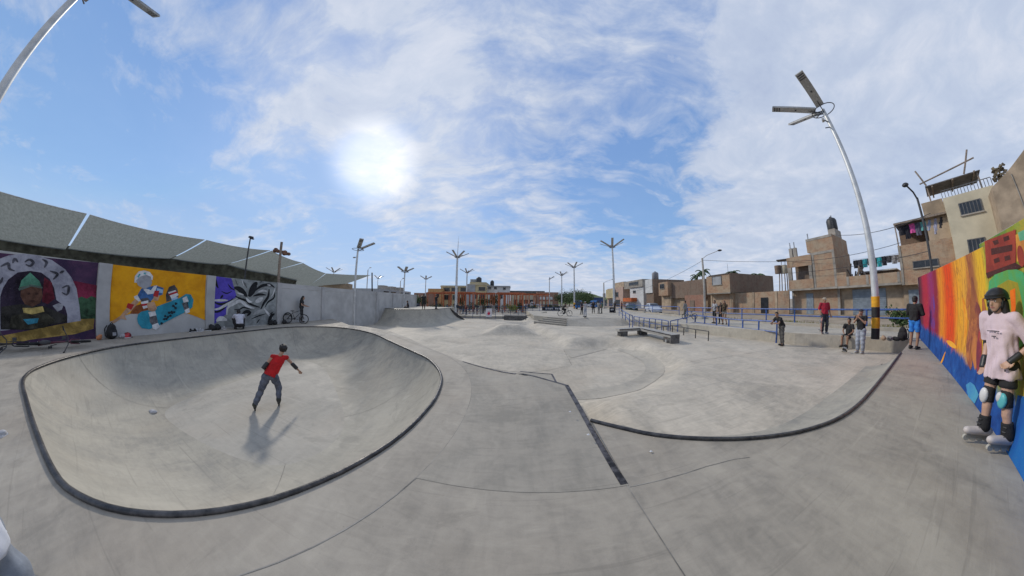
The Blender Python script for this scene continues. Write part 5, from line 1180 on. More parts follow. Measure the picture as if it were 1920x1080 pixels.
h = house('flat_roof_house', 'grey flat roofed house seen over the grey wall')
q = [(-40, 53.655, 4.535), (-40, 74.862, 4.154)]
slab(h, 'side_wall', (-40, -50), (q[0][1], q[1][1]), (-.6, q[0][2]), GREYH)
for t in (.2, .45, .7): yy = q[0][1] + (q[1][1] - q[0][1]) * t; slab(h, 'roof_box', (-41, -43), (yy, yy + 2.5), (q[0][2] + .003, q[0][2] + 1.3), CEMENT)
for t in (.15, .35, .6, .8):
    yy = q[0][1] + (q[1][1] - q[0][1]) * t; slab(h, 'window', (-39.96, -39.8), (yy, yy + 2.6), (q[0][2] - 1.8, q[0][2] - .6), DARKG)
h = house('curved_roof_hall', 'pale hall with a curved roof just behind the grey wall', 'building')
q = [(-22, 17.419, 2.572), (-22, 23.758, 3.496)]
rp_ = [(q[0][1] + (q[1][1] - q[0][1]) * k / 8, q[0][2] + (q[1][2] - q[0][2]) * math.sin(k / 8 * math.pi * .62) * 1.05) for k in range(9)]
MB().panel((-22, 0), (0, 1), [(q[0][1], -1)] + rp_ + [(q[1][1], -1)], 0, -.8, (1, 0)).build('end_wall', MUD, h)
# ================================================================ pergolas behind the rear fence
RUST = mat('rust_steel', (.42, .125, .05), .6, .2, 4)
def pergola(x0, x1, y0, y1, z, label, n=4):
    root = empty('pergola', ((x0 + x1) / 2, (y0 + y1) / 2, -.62), 0, label, 'pergola', 'rust coloured pergolas'); root.location = (0, 0, 0)
    for i in range(n + 1):
        x = x0 + (x1 - x0) * i / n
        for y in (y0, y1): MB().box((x, y, (z - .62) / 2), (.17, .17, z + .62)).build('post', RUST, root)
        MB().bar((x, y0 - .5, z + .12), (x, y1 + .5, z + .12), .12, .16).build('cross_beam', RUST, root)
    for y in (y0, y1): MB().bar((x0 - .5, y, z + .28), (x1 + .5, y, z + .28), .14, .16).build('main_beam', RUST, root)
    for k in range(9): y = y0 + (y1 - y0) * (k + .5) / 9; MB().bar((x0 - .3, y, z + .40), (x1 + .3, y, z + .40), .08, .08).build('purlin', RUST, root)
    return root
for (a, c, yy, lab) in (((-20.5), -12.5, 47, 'leftmost rust coloured pergola, behind the bank deck'), (-11.2, -4.2, 44, 'rust coloured pergola directly behind the lamp post with mast'), (-3.2, 2.0, 46, 'rust coloured pergola behind the picture centre'), (2.8, 9.0, 49, 'rightmost rust coloured pergola, behind the dark banner'), (-15, -6, 55, 'far left rust coloured pergola in the second row'), (-4, 7, 58, 'far right rust coloured pergola in the second row'), (-13.5, -7.6, 38.6, 'nearest left rust coloured pergola, behind the bank end panel'), (-2.6, 2.2, 39.4, 'nearest central rust coloured pergola, behind the yellowish shrub')):
    pergola(a, c, yy, yy + 4.2, 3.0 + (yy - 44) * .02, lab)
# ================================================================ trees and plants
BARK = mat('bark', (.14, .105, .075), .95, .2, 8, bump=.5)
def leafmat(name, c, c2):
    m = mat(name, c, .65, .2, .7, col2=c2); return m
LEAF_D = leafmat('dark_leaves', (.055, .085, .030), (.028, .050, .020))
LEAF_M = leafmat('mid_leaves', (.095, .135, .042), (.05, .085, .028))
LEAF_Y = leafmat('yellow_leaves', (.20, .21, .045), (.12, .14, .03))
def tree(base, h, r, m, label, seed, nleaf=1500, cat='tree', group='trees behind the terrace', trunk=True, flat=1., ls=.22):
    rr = random.Random(seed); root = empty('tree' if cat == 'tree' else 'shrub', base, 0, label, cat, group)
    t = MB()
    if trunk:
        t.tube([(0, 0, -.3), (.1, .05, h * .3), (.05, .1, h * .6)], [.18 * h / 6, .14 * h / 6, .07 * h / 6], 7)
        for k in range(6):
            a = rr.random() * 6.28; t.tube([(.08, .05, h * (.25 + .05 * k)), (r * .6 * math.cos(a), r * .6 * math.sin(a), h * (.5 + .06 * k))], [.07 * h / 6, .02], 5)
        t.build('trunk', BARK, root, sm=True)
    cl = [Vector((rr.gauss(0, r * .5), rr.gauss(0, r * .5), h * (.40 if trunk else .3) + abs(rr.gauss(0, h * .24)) * flat)) for _ in range(16)]
    vs = []; fs = []
    for k in range(nleaf):
        c = cl[rr.randrange(16)]; rad = r * .42
        d = Vector((rr.gauss(0, 1), rr.gauss(0, 1), rr.gauss(0, .75))).normalized() * rad * rr.random() ** .4
        p = c + d; s_ = rr.uniform(.5, 1.1) * ls
        if p.z < .05: p.z = .05 + rr.random() * .2
        e = Euler((rr.random() * 6, rr.random() * 6, rr.random() * 6)).to_matrix(); b = len(vs)
        vs += [p + e @ Vector((-s_, -s_ * .5, 0)), p + e @ Vector((s_ * .2, -s_ * .6, .03)), p + e @ Vector((s_, s_ * .1, 0)), p + e @ Vector((0, s_ * .6, .04))]
        fs.append((b, b + 1, b + 2, b + 3))
    MB().add(vs, fs).build('crown', m, root, fix=False)
    return root
for i, (p, h_, r_, m_, lab) in enumerate((((17.287, 69.894, 1.491), 5.5, 3.0, LEAF_D, 'dark tree directly right of the red fronted house'), ((18.487, 63.358, 1.518), 6.0, 3.0, LEAF_D, 'tall dark tree left of the lamp post with the yellow base'), ((20.101, 58.651, 1.535), 5.8, 3.2, LEAF_M, 'broad green tree right of the lamp post with the yellow base'), ((23.77, 61.571, 1.526), 5.4, 2.8, LEAF_M, 'green tree left of the faded blue hall'),
                                        ((23.866, 86.778, 1.447), 8.0, 4.5, LEAF_D, 'far dark tree towering behind the left rear trees'), ((32.513, 90.327, 1.446), 8.6, 5.0, LEAF_D, 'far dark tree towering behind the right rear trees'), ((-14.714, 56.103, 1.208), 3.6, 1.6, LEAF_D, 'small dark tree under the left pergola'), ((-8.05, 55.418, 1.328), 3.4, 1.8, LEAF_D, 'small dark tree under the central pergola'), ((-5.49, 59.748, 1.347), 3.8, 1.8, LEAF_D, 'small dark tree in front of the white building'), ((-22.144, 47.049, 1.07), 3.4, 1.6, LEAF_D, 'small dark tree beside the small red brick house'))):
    tree((p[0], p[1], -.6), h_, r_, m_, lab, 20 + i, 1700 if h_ > 4 else 800)
p = (0.043, 37, 0.156); tree((p[0], p[1], -.62), 1.7, 1.0, LEAF_Y, 'yellowish shrub behind the rear fence', 51, 700, 'shrub', 'shrubs', False, 1., .12)
p = (19.5, 1.485, 0.418); tree((p[0], p[1], -.12), 1.25, .8, LEAF_M, 'leafy green shrub beyond the rail right of the lamp post', 52, 700, 'shrub', 'shrubs', True, 1., .10)
for i, (q, lab) in enumerate((((-12.013, 38.154, 0.191), 'dark hedge plant left of the mast lamp, behind the fence'), ((-10.214, 40.739, 0.151), 'dark hedge plant right of the mast lamp'), ((-7.887, 40.234, 0.217), 'dark hedge plant left of the white poster'), ((-5.828, 42.603, 0.177), 'dark hedge plant behind the white poster'), ((-3.354, 42.869, 0.207), 'dark hedge plant right of the white poster'), ((1.789, 43.964, 0.232), 'dark hedge plant right of the yellowish shrub'), ((4.893, 45.739, 0.196), 'dark hedge plant before the white pickup'), ((-15.441, 39.059, 0.072), 'dark hedge plant behind the bank deck'), ((9.58, 51.11, 0.037), 'dark hedge plant behind the long black banner'), ((12.154, 52.615, -0.008), 'dark hedge plant right of the long black banner'))):
    tree((q[0], q[1], -.62), 1.5 + .3 * (i % 3), 1.25, LEAF_D, lab, 70 + i, 650, 'shrub', 'hedge plants', False, .8, .13)
# grassy hill behind the blue hall
b = MB(); hv = []; N_ = 22
for j in range(N_):
    for i in range(N_):
        x, y = 20 + i * 4.2, 118 + j * 3.2
        z = -.6 + 9.0 * math.exp(-((x - 52) / 26) ** 2) * sstep(y, 116, 150) + .5 * math.sin(x * .7) * math.cos(y * .5)
        hv.append((x, y, z))
b.add(hv, [(j * N_ + i, j * N_ + i + 1, (j + 1) * N_ + i + 1, (j + 1) * N_ + i) for j in range(N_ - 1) for i in range(N_ - 1)])
tag(b.build('hill', mat('grass_hill', (.13, .16, .055), .95, .2, .25, col2=(.085, .11, .04)), sm=True), kind='structure')
def palm(base, h, label, seed):
    rr = random.Random(seed); root = empty('palm_tree', base, 0, label, 'palm tree', 'palm trees behind the houses')
    MB().tube([(0, 0, 0), (.15, 0, h * .5), (0, .1, h)], [.22, .16, .13], 8).build('trunk', BARK, root, sm=True)
    b = MB()
    for k in range(16):
        a = k / 16 * 6.28 + rr.uniform(-.2, .2); el = rr.uniform(-.2, 1.0); d = Vector((math.cos(a), math.sin(a), 0)); sd_ = Vector((-d.y, d.x, 0)); L = rr.uniform(1.5, 2.1)
        pts = [Vector((0, .1, h)) + d * L * t * math.cos(el * .5) + Vector((0, 0, L * (math.sin(el) * t - .75 * t * t))) for t in (0, .2, .4, .6, .8, 1)]
        for i in range(5):
            for s_ in (-1, 1):
                w0 = .30 * (1 - .5 * abs(i / 5 - .4)); b.add([pts[i], pts[i + 1], pts[i + 1] + sd_ * s_ * w0 + Vector((0, 0, -.18)), pts[i] + sd_ * s_ * w0 + Vector((0, 0, -.18))], [(0, 1, 2, 3)])
    b.build('crown', LEAF_D, root, fix=False); return root
p = (39.964, 33.27, 7.767); palm((p[0], p[1], -.3), p[2] + .3, 'palm tree behind the pale street lamp', 1)
p = (45.243, 39.409, 7.744); palm((p[0], p[1], -.3), p[2] + .3, 'lower palm tree left of the pale street lamp', 2)
p = (46.116, 29.972, 7.597); palm((p[0], p[1], -.3), p[2] + .1, 'palm top peeping over the corner brick house', 3)
p = (54.723, 29.145, 7.516); palm((p[0], p[1], -.3), p[2] + .0, 'palm top over the right end of the corner brick house', 4)
# grass tufts along the dirt strip beyond the kerb
rr = random.Random(9); vs = []; fs = []
for k in range(5200):
    x, y = 18.7 + rr.random() ** 1.6 * 2.6, -1 + rr.random() * 26
    if math.sin(x * 2.1 + y * .9) + math.sin(y * .37 + 1) < -.35: continue
    h_ = rr.uniform(.06, .26); a = rr.random() * 6.28; b0 = len(vs); z = -.12
    vs += [(x - .03 * math.cos(a), y - .03 * math.sin(a), z), (x + .03 * math.cos(a), y + .03 * math.sin(a), z), (x + rr.uniform(-.08, .08), y + rr.uniform(-.08, .08), z + h_)]
    fs.append((b0, b0 + 1, b0 + 2))
tag(MB().add(vs, fs).build('grass', mat('verge_grass', (.14, .15, .05), .9, .25, .8, col2=(.20, .16, .075)), fix=False), 'patchy dry grass growing along the dirt road', 'grass', kind='stuff')
# overhead wires
def wire(pts, label): tag(MB().tube(pts, .022, 5).build('overhead_wire', DARKP), label, 'wire', 'overhead wires')
def sagged(a, b, s_, n_=12): a, b = Vector(a), Vector(b); return [a.lerp(b, t / n_) - Vector((0, 0, s_ * 4 * (t / n_) * (1 - t / n_))) for t in range(n_ + 1)]
pL = (25.506, 20.939, 7.049); wire(sagged(pL, (32, 12.51, 5.92), .15), 'overhead wire from the pale street lamp to the stepped house')
wire(sagged(pL, (29.968, 47.307, 3.973), .6), 'overhead wire from the pale street lamp to the grey plastered house')
wire(sagged((31.8, 12.573, 4.563), (31, 0.15, 4.827), .25), 'lower overhead wire drooping across the brick house fronts')
wire(sagged((31.8, 7.776, 7.873), (24, -0.274, 6.247), .5), 'overhead wire from the tower top to the dark street lamp')
wire(sagged((32, 12.51, 5.92), (31, 2.077, 5.8), .35), 'overhead wire from the stepped house along the brick fronts')

# ================================================================ rails, benches, fences, banners
def railing(posts, label, m=BLUE_PAINT, r=.035, mids=(.52,), group='blue railings', name='railing'):
    """posts: list of (x, y, zbase, ztop)"""
    root = empty(name, (posts[0][0], posts[0][1], posts[0][2]), 0, label, 'railing', group); root.location = (0, 0, 0)
    for (x, y, a, b) in posts: MB().tube([(x, y, a), (x, y, b - .005)], r, 8).build('post', m, root, sm=True)
    MB().tube([(x, y, b) for x, y, a, b in posts], r * .95, 8).build('top_rail', m, root, sm=True)
    for t in mids: MB().tube([(x, y, a + (b - a) * t) for x, y, a, b in posts], r * .8, 8).build('mid_rail', m, root, sm=True)
    return root
railing([(17.9, -1 + 2.0 * k, .16, 1.0) for k in range(10)], 'blue railing along the kerb before the dirt road', r=.048)
railing([(17.92 + 1.0 * k * .98, 18.2 + 6.0 * k * .98, .16, 1.05) for k in range(8)], 'far blue railing continuing beside the parked cars')
A_ = [(13.425, 6.149, 0.537), (13.547, 7.243, 0.525), (13.785, 8.407, 0.475), (13.852, 9.446, 0.478), (13.791, 10.37, 0.534), (13.985, 11.55, 0.539), (14.219, 12.687, 0.552)]
railing([(x, y, -.56, z) for x, y, z in A_], 'blue railing the man in the black shirt leans on', r=.045)
B_ = [(14.219, 12.687, 0.552), (13.129, 12.548, 0.438), (11.961, 12.311, 0.341), (11.657, 12.772, 0.202)]
railing([(x + .06, y + .02, -.56, z) for x, y, z in B_], 'short blue railing slanting towards the bench')
C_ = [(11.649, 12.937, 0.189), (11.505, 13.5, 0.252), (11.458, 14.222, 0.263), (11.447, 14.976, 0.252), (11.359, 15.608, 0.255), (11.31, 16.257, 0.282), (11.232, 16.951, 0.31)]
railing([(x, y, -.56, z) for x, y, z in C_], 'low blue railing running back from the bench')
D_ = [(10.237, 15.653, 0.465), (10.019, 15.817, 0.551), (10.161, 16.664, 0.689), (10.943, 18.554, 0.792), (12.592, 22.088, 0.907)]
railing([(x, y, -.56 if i < 2 else -.02, z) for i, (x, y, z) in enumerate(D_)], 'blue railing climbing the bank to the rear terrace')
# low black grind rail
gr = [(10.576, 12.934, -0.237), (11.114, 12.858, -0.196), (11.637, 12.466, -0.103), (11.147, 10.872, -0.045), (10.926, 9.681, -0.022), (10.858, 8.677, -0.015)]
railing([(x, y, -.56, z) for x, y, z in gr], 'low black grind rail behind the concrete bench', STEEL_DARK, .03, (), 'grind rails', 'grind_rail')
# L-shaped concrete bench with metal edge
bench = empty('grind_bench', (0, 0, 0), 0, 'angled concrete bench on dark blocks with a metal edge', 'bench')
BENCHC = concrete('bench_concrete', (.34, .325, .30), (.28, .27, .25), (.40, .385, .35), .3, .1, 19.); BLOCK = mat('dark_block', (.13, .125, .12), .9, .25, 5, bump=.3)
o1, o2, o3 = (6.85, 12.15), (8.75, 12.3), (8.55, 9.05)
MB().prism([(6.8, 11.85), (8.45, 12.0), (8.5, 12.6), (6.85, 12.45)], -.24, -.08).build('seat_slab', BENCHC, bench)
MB().prism([(8.452, 12.6), (9.1, 12.6), (8.95, 9.0), (8.28, 9.0)], -.24, -.079).build('seat_slab', BENCHC, bench)
for (cx_, cy_, wx, wy) in ((7.2, 12.15, .5, .45), (8.75, 12.2, .48, .5), (8.62, 9.35, .55, .55)): MB().box((cx_, cy_, -.40), (wx, wy, .318)).build('support_block', BLOCK, bench)
MB().box((8.615, 9.015, -.4), (.62, .05, .6)).build('end_plate', BLOCK, bench)
MB().bar((6.8, 11.84, -.09), (8.44, 11.99, -.09), .04, .05).build('edge_angle', STEEL_WORN, bench)
MB().bar((8.44, 11.9, -.088), (8.27, 9.0, -.088), .04, .05).build('edge_angle', STEEL_WORN, bench)
# rear fence
FENCE_P = mat('slate_blue_paint', (.055, .085, .16), .5, .2, 6)
xs = [-8.0 + k * 1.12 for k in range(10)]
railing([(x, 29.25, -1.0, .30) for x in xs], 'slate blue fence between the plaza and the crowd', FENCE_P, .032, (.1, .55), 'rear fences', 'fence')
railing([(2.4 + k * 1.15, 33.5, -.02, 1.1) for k in range(6)], 'slate blue fence left of the dark banner', FENCE_P, .032, (.1, .55), 'rear fences', 'fence')
railing([(-9.0 + k * 1.2, 37.2, -.62, .62) for k in range(11)], 'second slate blue fence behind the crowd', FENCE_P, .04, (.1, .4, .7), 'rear fences', 'fence')
def banner(x0, x1, y, z0, z1, base, label, text=True, m=None):
    root = empty('banner', ((x0 + x1) / 2, y, z0), 0, label, 'banner', 'banners on the rear fences'); root.location = (0, 0, 0)
    MB().box(((x0 + x1) / 2, y, (z0 + z1) / 2), (x1 - x0, .03, z1 - z0)).build('cloth', m or mat('banner_black', (.018, .02, .028), .7, .15, 3), root)
    for x in (x0 + .1, (x0 + x1) / 2, x1 - .1): MB().tube([(x, y + .05, base), (x, y + .05, z1)], .03, 6).build('post', FENCE_P, root)
    return root
WHITEI = mat('white_ink', (.6, .6, .62), .7, .05, 5)
q = [(5.332, 34.996, 0.743), (8.562, 34.967, -0.044)]; r_ = banner(q[0][0], q[1][0], 34.95, q[1][2], q[0][2], -.02, 'long black banner with white lettering left of the cyclist')
for k, wd in enumerate((.32, .2, .26, .22, 0, .3, .22, .26)):
    if wd: x = q[0][0] + .75 + k * .34; MB().box((x, 34.925, (q[0][2] + q[1][2]) / 2 + (.03 if k % 2 else 0)), (wd * .8, .012, .26)).build('lettering', WHITEI, r_)
q = [(14.414, 28.905, 0.806), (15.232, 27.343, 0.028)]; r_ = banner(q[0][0], q[1][0], 28.1, q[1][2], q[0][2], -.02, 'black banner with white lettering beside the rear right lamp post')
for k, wd in enumerate((.22, .16, .2, 0, .2, .16, .2)):
    if wd: MB().box((q[0][0] + .3 + k * .2, 28.075, (q[0][2] + q[1][2]) / 2 + .06), (wd * .8, .012, .22)).build('lettering', WHITEI, r_)
q = [(-3.804, 28.951, 0.514), (-2.912, 29.054, -0.746)]
pb = empty('poster', (q[0][0], 29.1, -1), 0, 'white poster with a red emblem on the rear fence', 'poster'); pb.location = (0, 0, 0)
MB().box(((q[0][0] + q[1][0]) / 2, 29.15, (q[0][2] + q[1][2]) / 2), (q[1][0] - q[0][0], .02, q[0][2] - q[1][2])).build('sheet', mat('poster_white', (.62, .60, .62), .7, .06, 4), pb)
cx_, cz_ = (q[0][0] + q[1][0]) / 2, (q[0][2] + q[1][2]) / 2 - .1
RI = mat('poster_red', (.50, .03, .07), .7, .1, 6)
MB().panel((0, 29.135), (1, 0), [(cx_ + .20 * math.cos(a * .7) * (1 + .25 * (a % 2)), cz_ + .2 * math.sin(a * .7) * (1 + .2 * (a % 2))) for a in range(9)], 0, .008, (0, -1)).build('emblem', RI, pb)
MB().box((cx_, 29.13, cz_ + .33), (.34, .01, .05)).build('lettering', RI, pb)
# low block and stair handrail at the rear
lb = [(-1.07, 28.256, -0.389), (2.107, 27.797, -0.434)]
blk = tag(MB().prism([(lb[0][0], lb[0][1] - .6), (lb[1][0], lb[1][1] - .6), (lb[1][0], lb[1][1] + 1.2), (lb[0][0], lb[0][1] + 1.2)], -1.1, lb[0][2]).build('concrete_block', BLOCK), 'long low dark concrete block before the rear fence', 'block')
hr = [(1.833, 25.981, -0.227), (3.547, 28.103, -0.153), (4.929, 28.276, 0.139)]
railing([(x, y, -1.0, z) for x, y, z in hr], 'black handrail sloping down left of the stair set', STEEL_DARK, .04, (), 'grind rails', 'hand_rail')
# ================================================================ cars
GLASSC = mat('car_glass', (.03, .035, .042), .08, .1, 3, spec=.7)
TYRE = mat('tyre_rubber', (.018, .018, .019), .85, .1, 9)
RIMM = mat('wheel_rim', (.42, .42, .43), .35, .1, 5, .6)
def car(loc, rz, body, label, L=4.0, W_=1.66, H_=1.48, kind='hatch'):
    root = empty('parked_car', loc, rz, label, 'car', 'cars parked along the street')
    prof = {'hatch': [(-.5, .42, .80, .86, .70), (-.485, .28, .85, 1.02, .72), (-.40, .24, .88, 1.40, .68), (-.20, .22, .90, 1.48, .66), (.05, .22, .90, 1.46, .66), (.17, .22, .90, 1.16, .76), (.24, .22, .88, .93, .86), (.42, .24, .82, .84, .92), (.485, .28, .70, .72, .90), (.5, .42, .62, .64, .86)],
            'pickup': [(-.5, .5, .95, .96, .95), (-.49, .42, 1.0, 1.02, .95), (-.14, .40, 1.0, 1.02, .95), (-.12, .40, 1.0, 1.68, .74), (.06, .40, 1.0, 1.70, .74), (.18, .40, 1.0, 1.12, .86), (.22, .40, 1.0, 1.04, .93), (.46, .42, .95, .98, .93), (.5, .5, .85, .87, .9)]}[kind]
    k = H_ / 1.48; vs = []; n_ = 10
    for (t, zb, zbelt, zr, wr) in prof:
        x = t * L; w_ = W_ / 2; e = 1 - .10 * abs(2 * t) ** 4
        half = [(w_ * .86 * e, zb * k), (w_ * e, (zb + .14) * k), (w_ * e, (zb + zbelt) / 2 * k), (w_ * .97 * e, zbelt * k), (w_ * wr * e, zr * k)]
        vs += [(x, y, z) for y, z in half] + [(x, -y, z) for y, z in half[::-1]]
    fs = [(i * n_ + j, i * n_ + (j + 1) % n_, (i + 1) * n_ + (j + 1) % n_, (i + 1) * n_ + j) for i in range(len(prof) - 1) for j in range(n_)] + [tuple(range(n_)), tuple(range((len(prof) - 1) * n_, len(prof) * n_))[::-1]]
    MB().add(vs, fs).build('body', body, root, sm=True)
    for s_ in (-1, 1):
        y = s_ * W_ / 2
        if kind == 'hatch':
            for seg_ in ([(-.40, .93), (-.20, .95), (-.20, 1.38), (-.36, 1.33)], [(-.18, .95), (.02, .95), (.02, 1.37), (-.18, 1.39)], [(.035, .95), (.17, .95), (.06, 1.36), (.035, 1.37)]):
                MB().add([(t * L, y * (.985 - .33 * (z - .9) / .56) + s_ * .012, z * k) for t, z in seg_], [(0, 1, 2, 3)]).build('side_window', GLASSC, root)
        else: MB().add([(t * L, y * (.96 - .25 * (z - 1.0) / .7) + s_ * .02, z * k) for t, z in [(-.10, 1.05), (.15, 1.08), (.06, 1.6), (-.10, 1.6)]], [(0, 1, 2, 3)]).build('side_window', GLASSC, root)
        for wx in (-.31, .31):
            c = Vector((wx * L, y * .90, .30 * k)); wh = MB().tube([c + Vector((0, -.10, 0)), c + Vector((0, .10, 0))], .31 * k, 16).build('wheel', TYRE, root, sm=True)
            MB().tube([c + Vector((0, s_ * .095, 0)), c + Vector((0, s_ * .108, 0))], .19 * k, 12).build('rim', RIMM, wh)
        MB().box((.485 * L, s_ * W_ * .33, .66 * k), (.07, .32, .15)).build('headlight', WHITEI, root)
        MB().box((-.492 * L, s_ * W_ * .36, .82 * k), (.06, .2, .22)).build('tail_light', RI, root)
        MB().box((.16 * L, s_ * (W_ / 2 + .06), 1.0 * k), (.1, .14, .1)).build('mirror', body, root)
    if kind == 'hatch':
        MB().add([(.175 * L, -.62, 1.165 * k), (.175 * L, .62, 1.165 * k), (.055 * L, .50, 1.452 * k), (.055 * L, -.50, 1.452 * k)], [(0, 1, 2, 3)]).build('windscreen', GLASSC, root).location = (.035, 0, .012)
        MB().add([(-.478 * L, -.6, 1.08 * k), (-.478 * L, .6, 1.08 * k), (-.408 * L, .5, 1.36 * k), (-.408 * L, -.5, 1.36 * k)], [(0, 1, 2, 3)]).build('rear_window', GLASSC, root).location = (-.02, 0, .01)
    else: MB().add([(.18 * L, -.64, 1.14 * k), (.18 * L, .64, 1.14 * k), (.07 * L, .55, 1.66 * k), (.07 * L, -.55, 1.66 * k)], [(0, 1, 2, 3)]).build('windscreen', GLASSC, root).location = (.03, 0, .015)
    MB().box((.495 * L, 0, .42 * k), (.06, W_ * .8, .2)).build('bumper', body, root)
    MB().box((.502 * L, 0, .50 * k), (.04, .5, .1)).build('number_plate', WHITEI, root)
    return root
SILVER = mat('silver_paint', (.58, .60, .64), .3, .04, 2, .15); WHITEC = mat('white_car_paint', (.55, .55, .55), .3, .04, 2); DKRED = mat('dark_red_paint', (.20, .02, .03), .3, .04, 2); DKGRN = mat('dark_green_paint', (.035, .06, .05), .35, .05, 2); NAVY = mat('navy_paint', (.03, .05, .12), .3, .05, 2)
p = (20.133, 25.895, -0.12); car((p[0] + .6, p[1] + .4, -.12), math.radians(-112), SILVER, 'silver hatchback parked in front of the box window house')
p = (21.908, 32.363, -0.12); car((p[0] + .3, p[1] + 2, -.12), math.radians(-112), DKGRN, 'dark green car parked behind the silver hatchback')
p = (23.161, 37.411, 0.279); car((p[0] + .8, p[1], -.12), math.radians(-112), DKRED, 'dark red car at the far end of the parked row')
p = (6.43, 61.666, -0.003); car((p[0], p[1], -.3), math.radians(180), WHITEC, 'white pickup behind the shrub and rear fence', 5.2, 1.9, 1.5, 'pickup')
p = (-25.076, 50.072, -0.266); car((p[0], p[1], -.6), math.radians(-70), NAVY, 'dark navy car in front of the small red brick house', 4.4, 1.8, 1.9)
p = (22.459, 55.638, 0.018); car((p[0], p[1], -.3), math.radians(200), WHITEC, 'white car behind the group on the rear terrace')
def mototaxi(loc, rz, label):
    root = empty('mototaxi', loc, rz, label, 'mototaxi'); B = mat('mototaxi_blue', (.03, .16, .42), .45, .12, 3)
    MB().prism([(-1.2, -.65), (.4, -.65), (.55, 0), (.4, .65), (-1.2, .65)], .35, .85).build('tub', B, root)
    MB().add([(x, y, 1.75 + (.12 if abs(y) < .3 else 0)) for x in (-1.25, .6) for y in (-.66, -.25, .25, .66)] + [(x, y, 1.6) for x in (-1.25, .6) for y in (-.68, .68)], [(0, 1, 5, 4), (1, 2, 6, 5), (2, 3, 7, 6), (0, 4, 10, 8), (3, 7, 11, 9)]).build('canopy', B, root)
    for x, y in ((-1.15, -.6), (-1.15, .6), (.45, -.55), (.45, .55)): MB().tube([(x, y, .85), (x, y, 1.74)], .025, 5).build('canopy_post', DARKP, root)
    MB().add([(.5, -.5, .95), (.5, .5, .95), (.42, .5, 1.6), (.42, -.5, 1.6)], [(0, 1, 2, 3)]).build('windscreen', GLASSC, root)
    for x, y in ((-.8, -.62), (-.8, .62), (1.1, 0)): MB().tube([(x, y - .06, .27), (x, y + .06, .27)], .27, 14).build('wheel', TYRE, root)
    MB().tube([(1.1, 0, .3), (.85, 0, .95), (.6, 0, .8)], .05, 6).build('fork', DARKP, root); MB().tube([(.8, -.4, 1.0), (.8, .4, 1.0)], .02, 5).build('handlebar', DARKP, root)
    MB().box((-.6, 0, .92), (.5, 1.0, .12)).build('seat', DARKP, root)
p = (14.162, 41.659, 0.227); mototaxi((p[0], p[1], -.02), math.radians(-120), 'blue canopied mototaxi behind the rear terrace group')
p = (20.794, 47.662, 0.512); mototaxi((p[0], p[1], -.02), math.radians(-60), 'second blue mototaxi, nearer the faded blue hall')

# ================================================================ people
TMP = bpy.data.scenes.new('remesh_bench')
def remesh(mb, vox, it=3, name='m', m=None, keep=None):
    me = bpy.data.meshes.new(name); me.from_pydata(mb.v, [], mb.f)
    o = bpy.data.objects.new('tmp', me); TMP.collection.objects.link(o)
    r = o.modifiers.new('r', 'REMESH'); r.mode = 'VOXEL'; r.voxel_size = vox
    if it: s_ = o.modifiers.new('s', 'SMOOTH'); s_.factor = .5; s_.iterations = it
    TMP.view_layers[0].update(); dg = TMP.view_layers[0].depsgraph; out = bpy.data.meshes.new_from_object(o.evaluated_get(dg)); out.name = name
    bpy.data.objects.remove(o); bpy.data.meshes.remove(me)
    for p in out.polygons: p.use_smooth = True
    out.materials.clear()
    if m: out.materials.append(m)
    return out
def displace(me, fn):
    n_ = len(me.vertices); CO = np.empty(n_ * 3, np.float32); NO = np.empty(n_ * 3, np.float32)
    me.vertices.foreach_get('co', CO); me.vertices.foreach_get('normal', NO); CO = CO.reshape(-1, 3); NO = NO.reshape(-1, 3)
    me.vertices.foreach_set('co', (CO + NO * fn(CO)[:, None]).ravel()); me.update()
def cap(mb, a, b, ra, rb=None, n=10, flat=False):
    a, b = Vector(a), Vector(b); rb = ra if rb is None else rb
    mb.tube([a, b], [ra, rb], n)
    if not flat: mb.ell(a, (ra,) * 3, n, 6); mb.ell(b, (rb,) * 3, n, 6)
    else: mb.ell(a, (ra,) * 3, n, 6)
SKIN = mat('skin_tan', (.40, .235, .16), .55, .08, 12); SKIN2 = mat('skin_brown', (.30, .17, .11), .55, .08, 12)
def cloth(name, c, var=.12): return mat('cloth_' + name, c, .85, max(var, .14), 7, bump=.9, bscale=9)
HAIRM = mat('hair_black', (.018, .015, .014), .6, .2, 20)
STAND = dict(pelvis=(0, 0, .93), chest=(0, 0, 1.22), neck=(0, 0, 1.43), head=(0, .02, 1.57), sl=(-.175, 0, 1.385), sr=(.175, 0, 1.385), el=(-.235, -.03, 1.11), er=(.235, -.03, 1.11), wl=(-.245, .06, .88), wr=(.245, .06, .88),
             hl=(-.085, 0, .90), hr=(.085, 0, .90), kl=(-.10, .03, .49), kr=(.10, .03, .49), al=(-.10, -.02, .085), ar=(.10, -.02, .085), tl=(-.115, .15, .04), tr=(.115, .15, .04))
SIT = dict(STAND, pelvis=(0, 0, .50), chest=(0, .03, .80), neck=(0, .07, 1.01), head=(0, .11, 1.15), sl=(-.175, .06, .965), sr=(.175, .06, .965), el=(-.24, .12, .70), er=(.24, .12, .70), wl=(-.12, .34, .58), wr=(.12, .34, .58),
           hl=(-.09, 0, .48), hr=(.09, 0, .48), kl=(-.13, .42, .47), kr=(.13, .42, .47), al=(-.12, .44, .085), ar=(.12, .44, .085), tl=(-.13, .60, .04), tr=(.13, .60, .04))
FOLD = [1.]
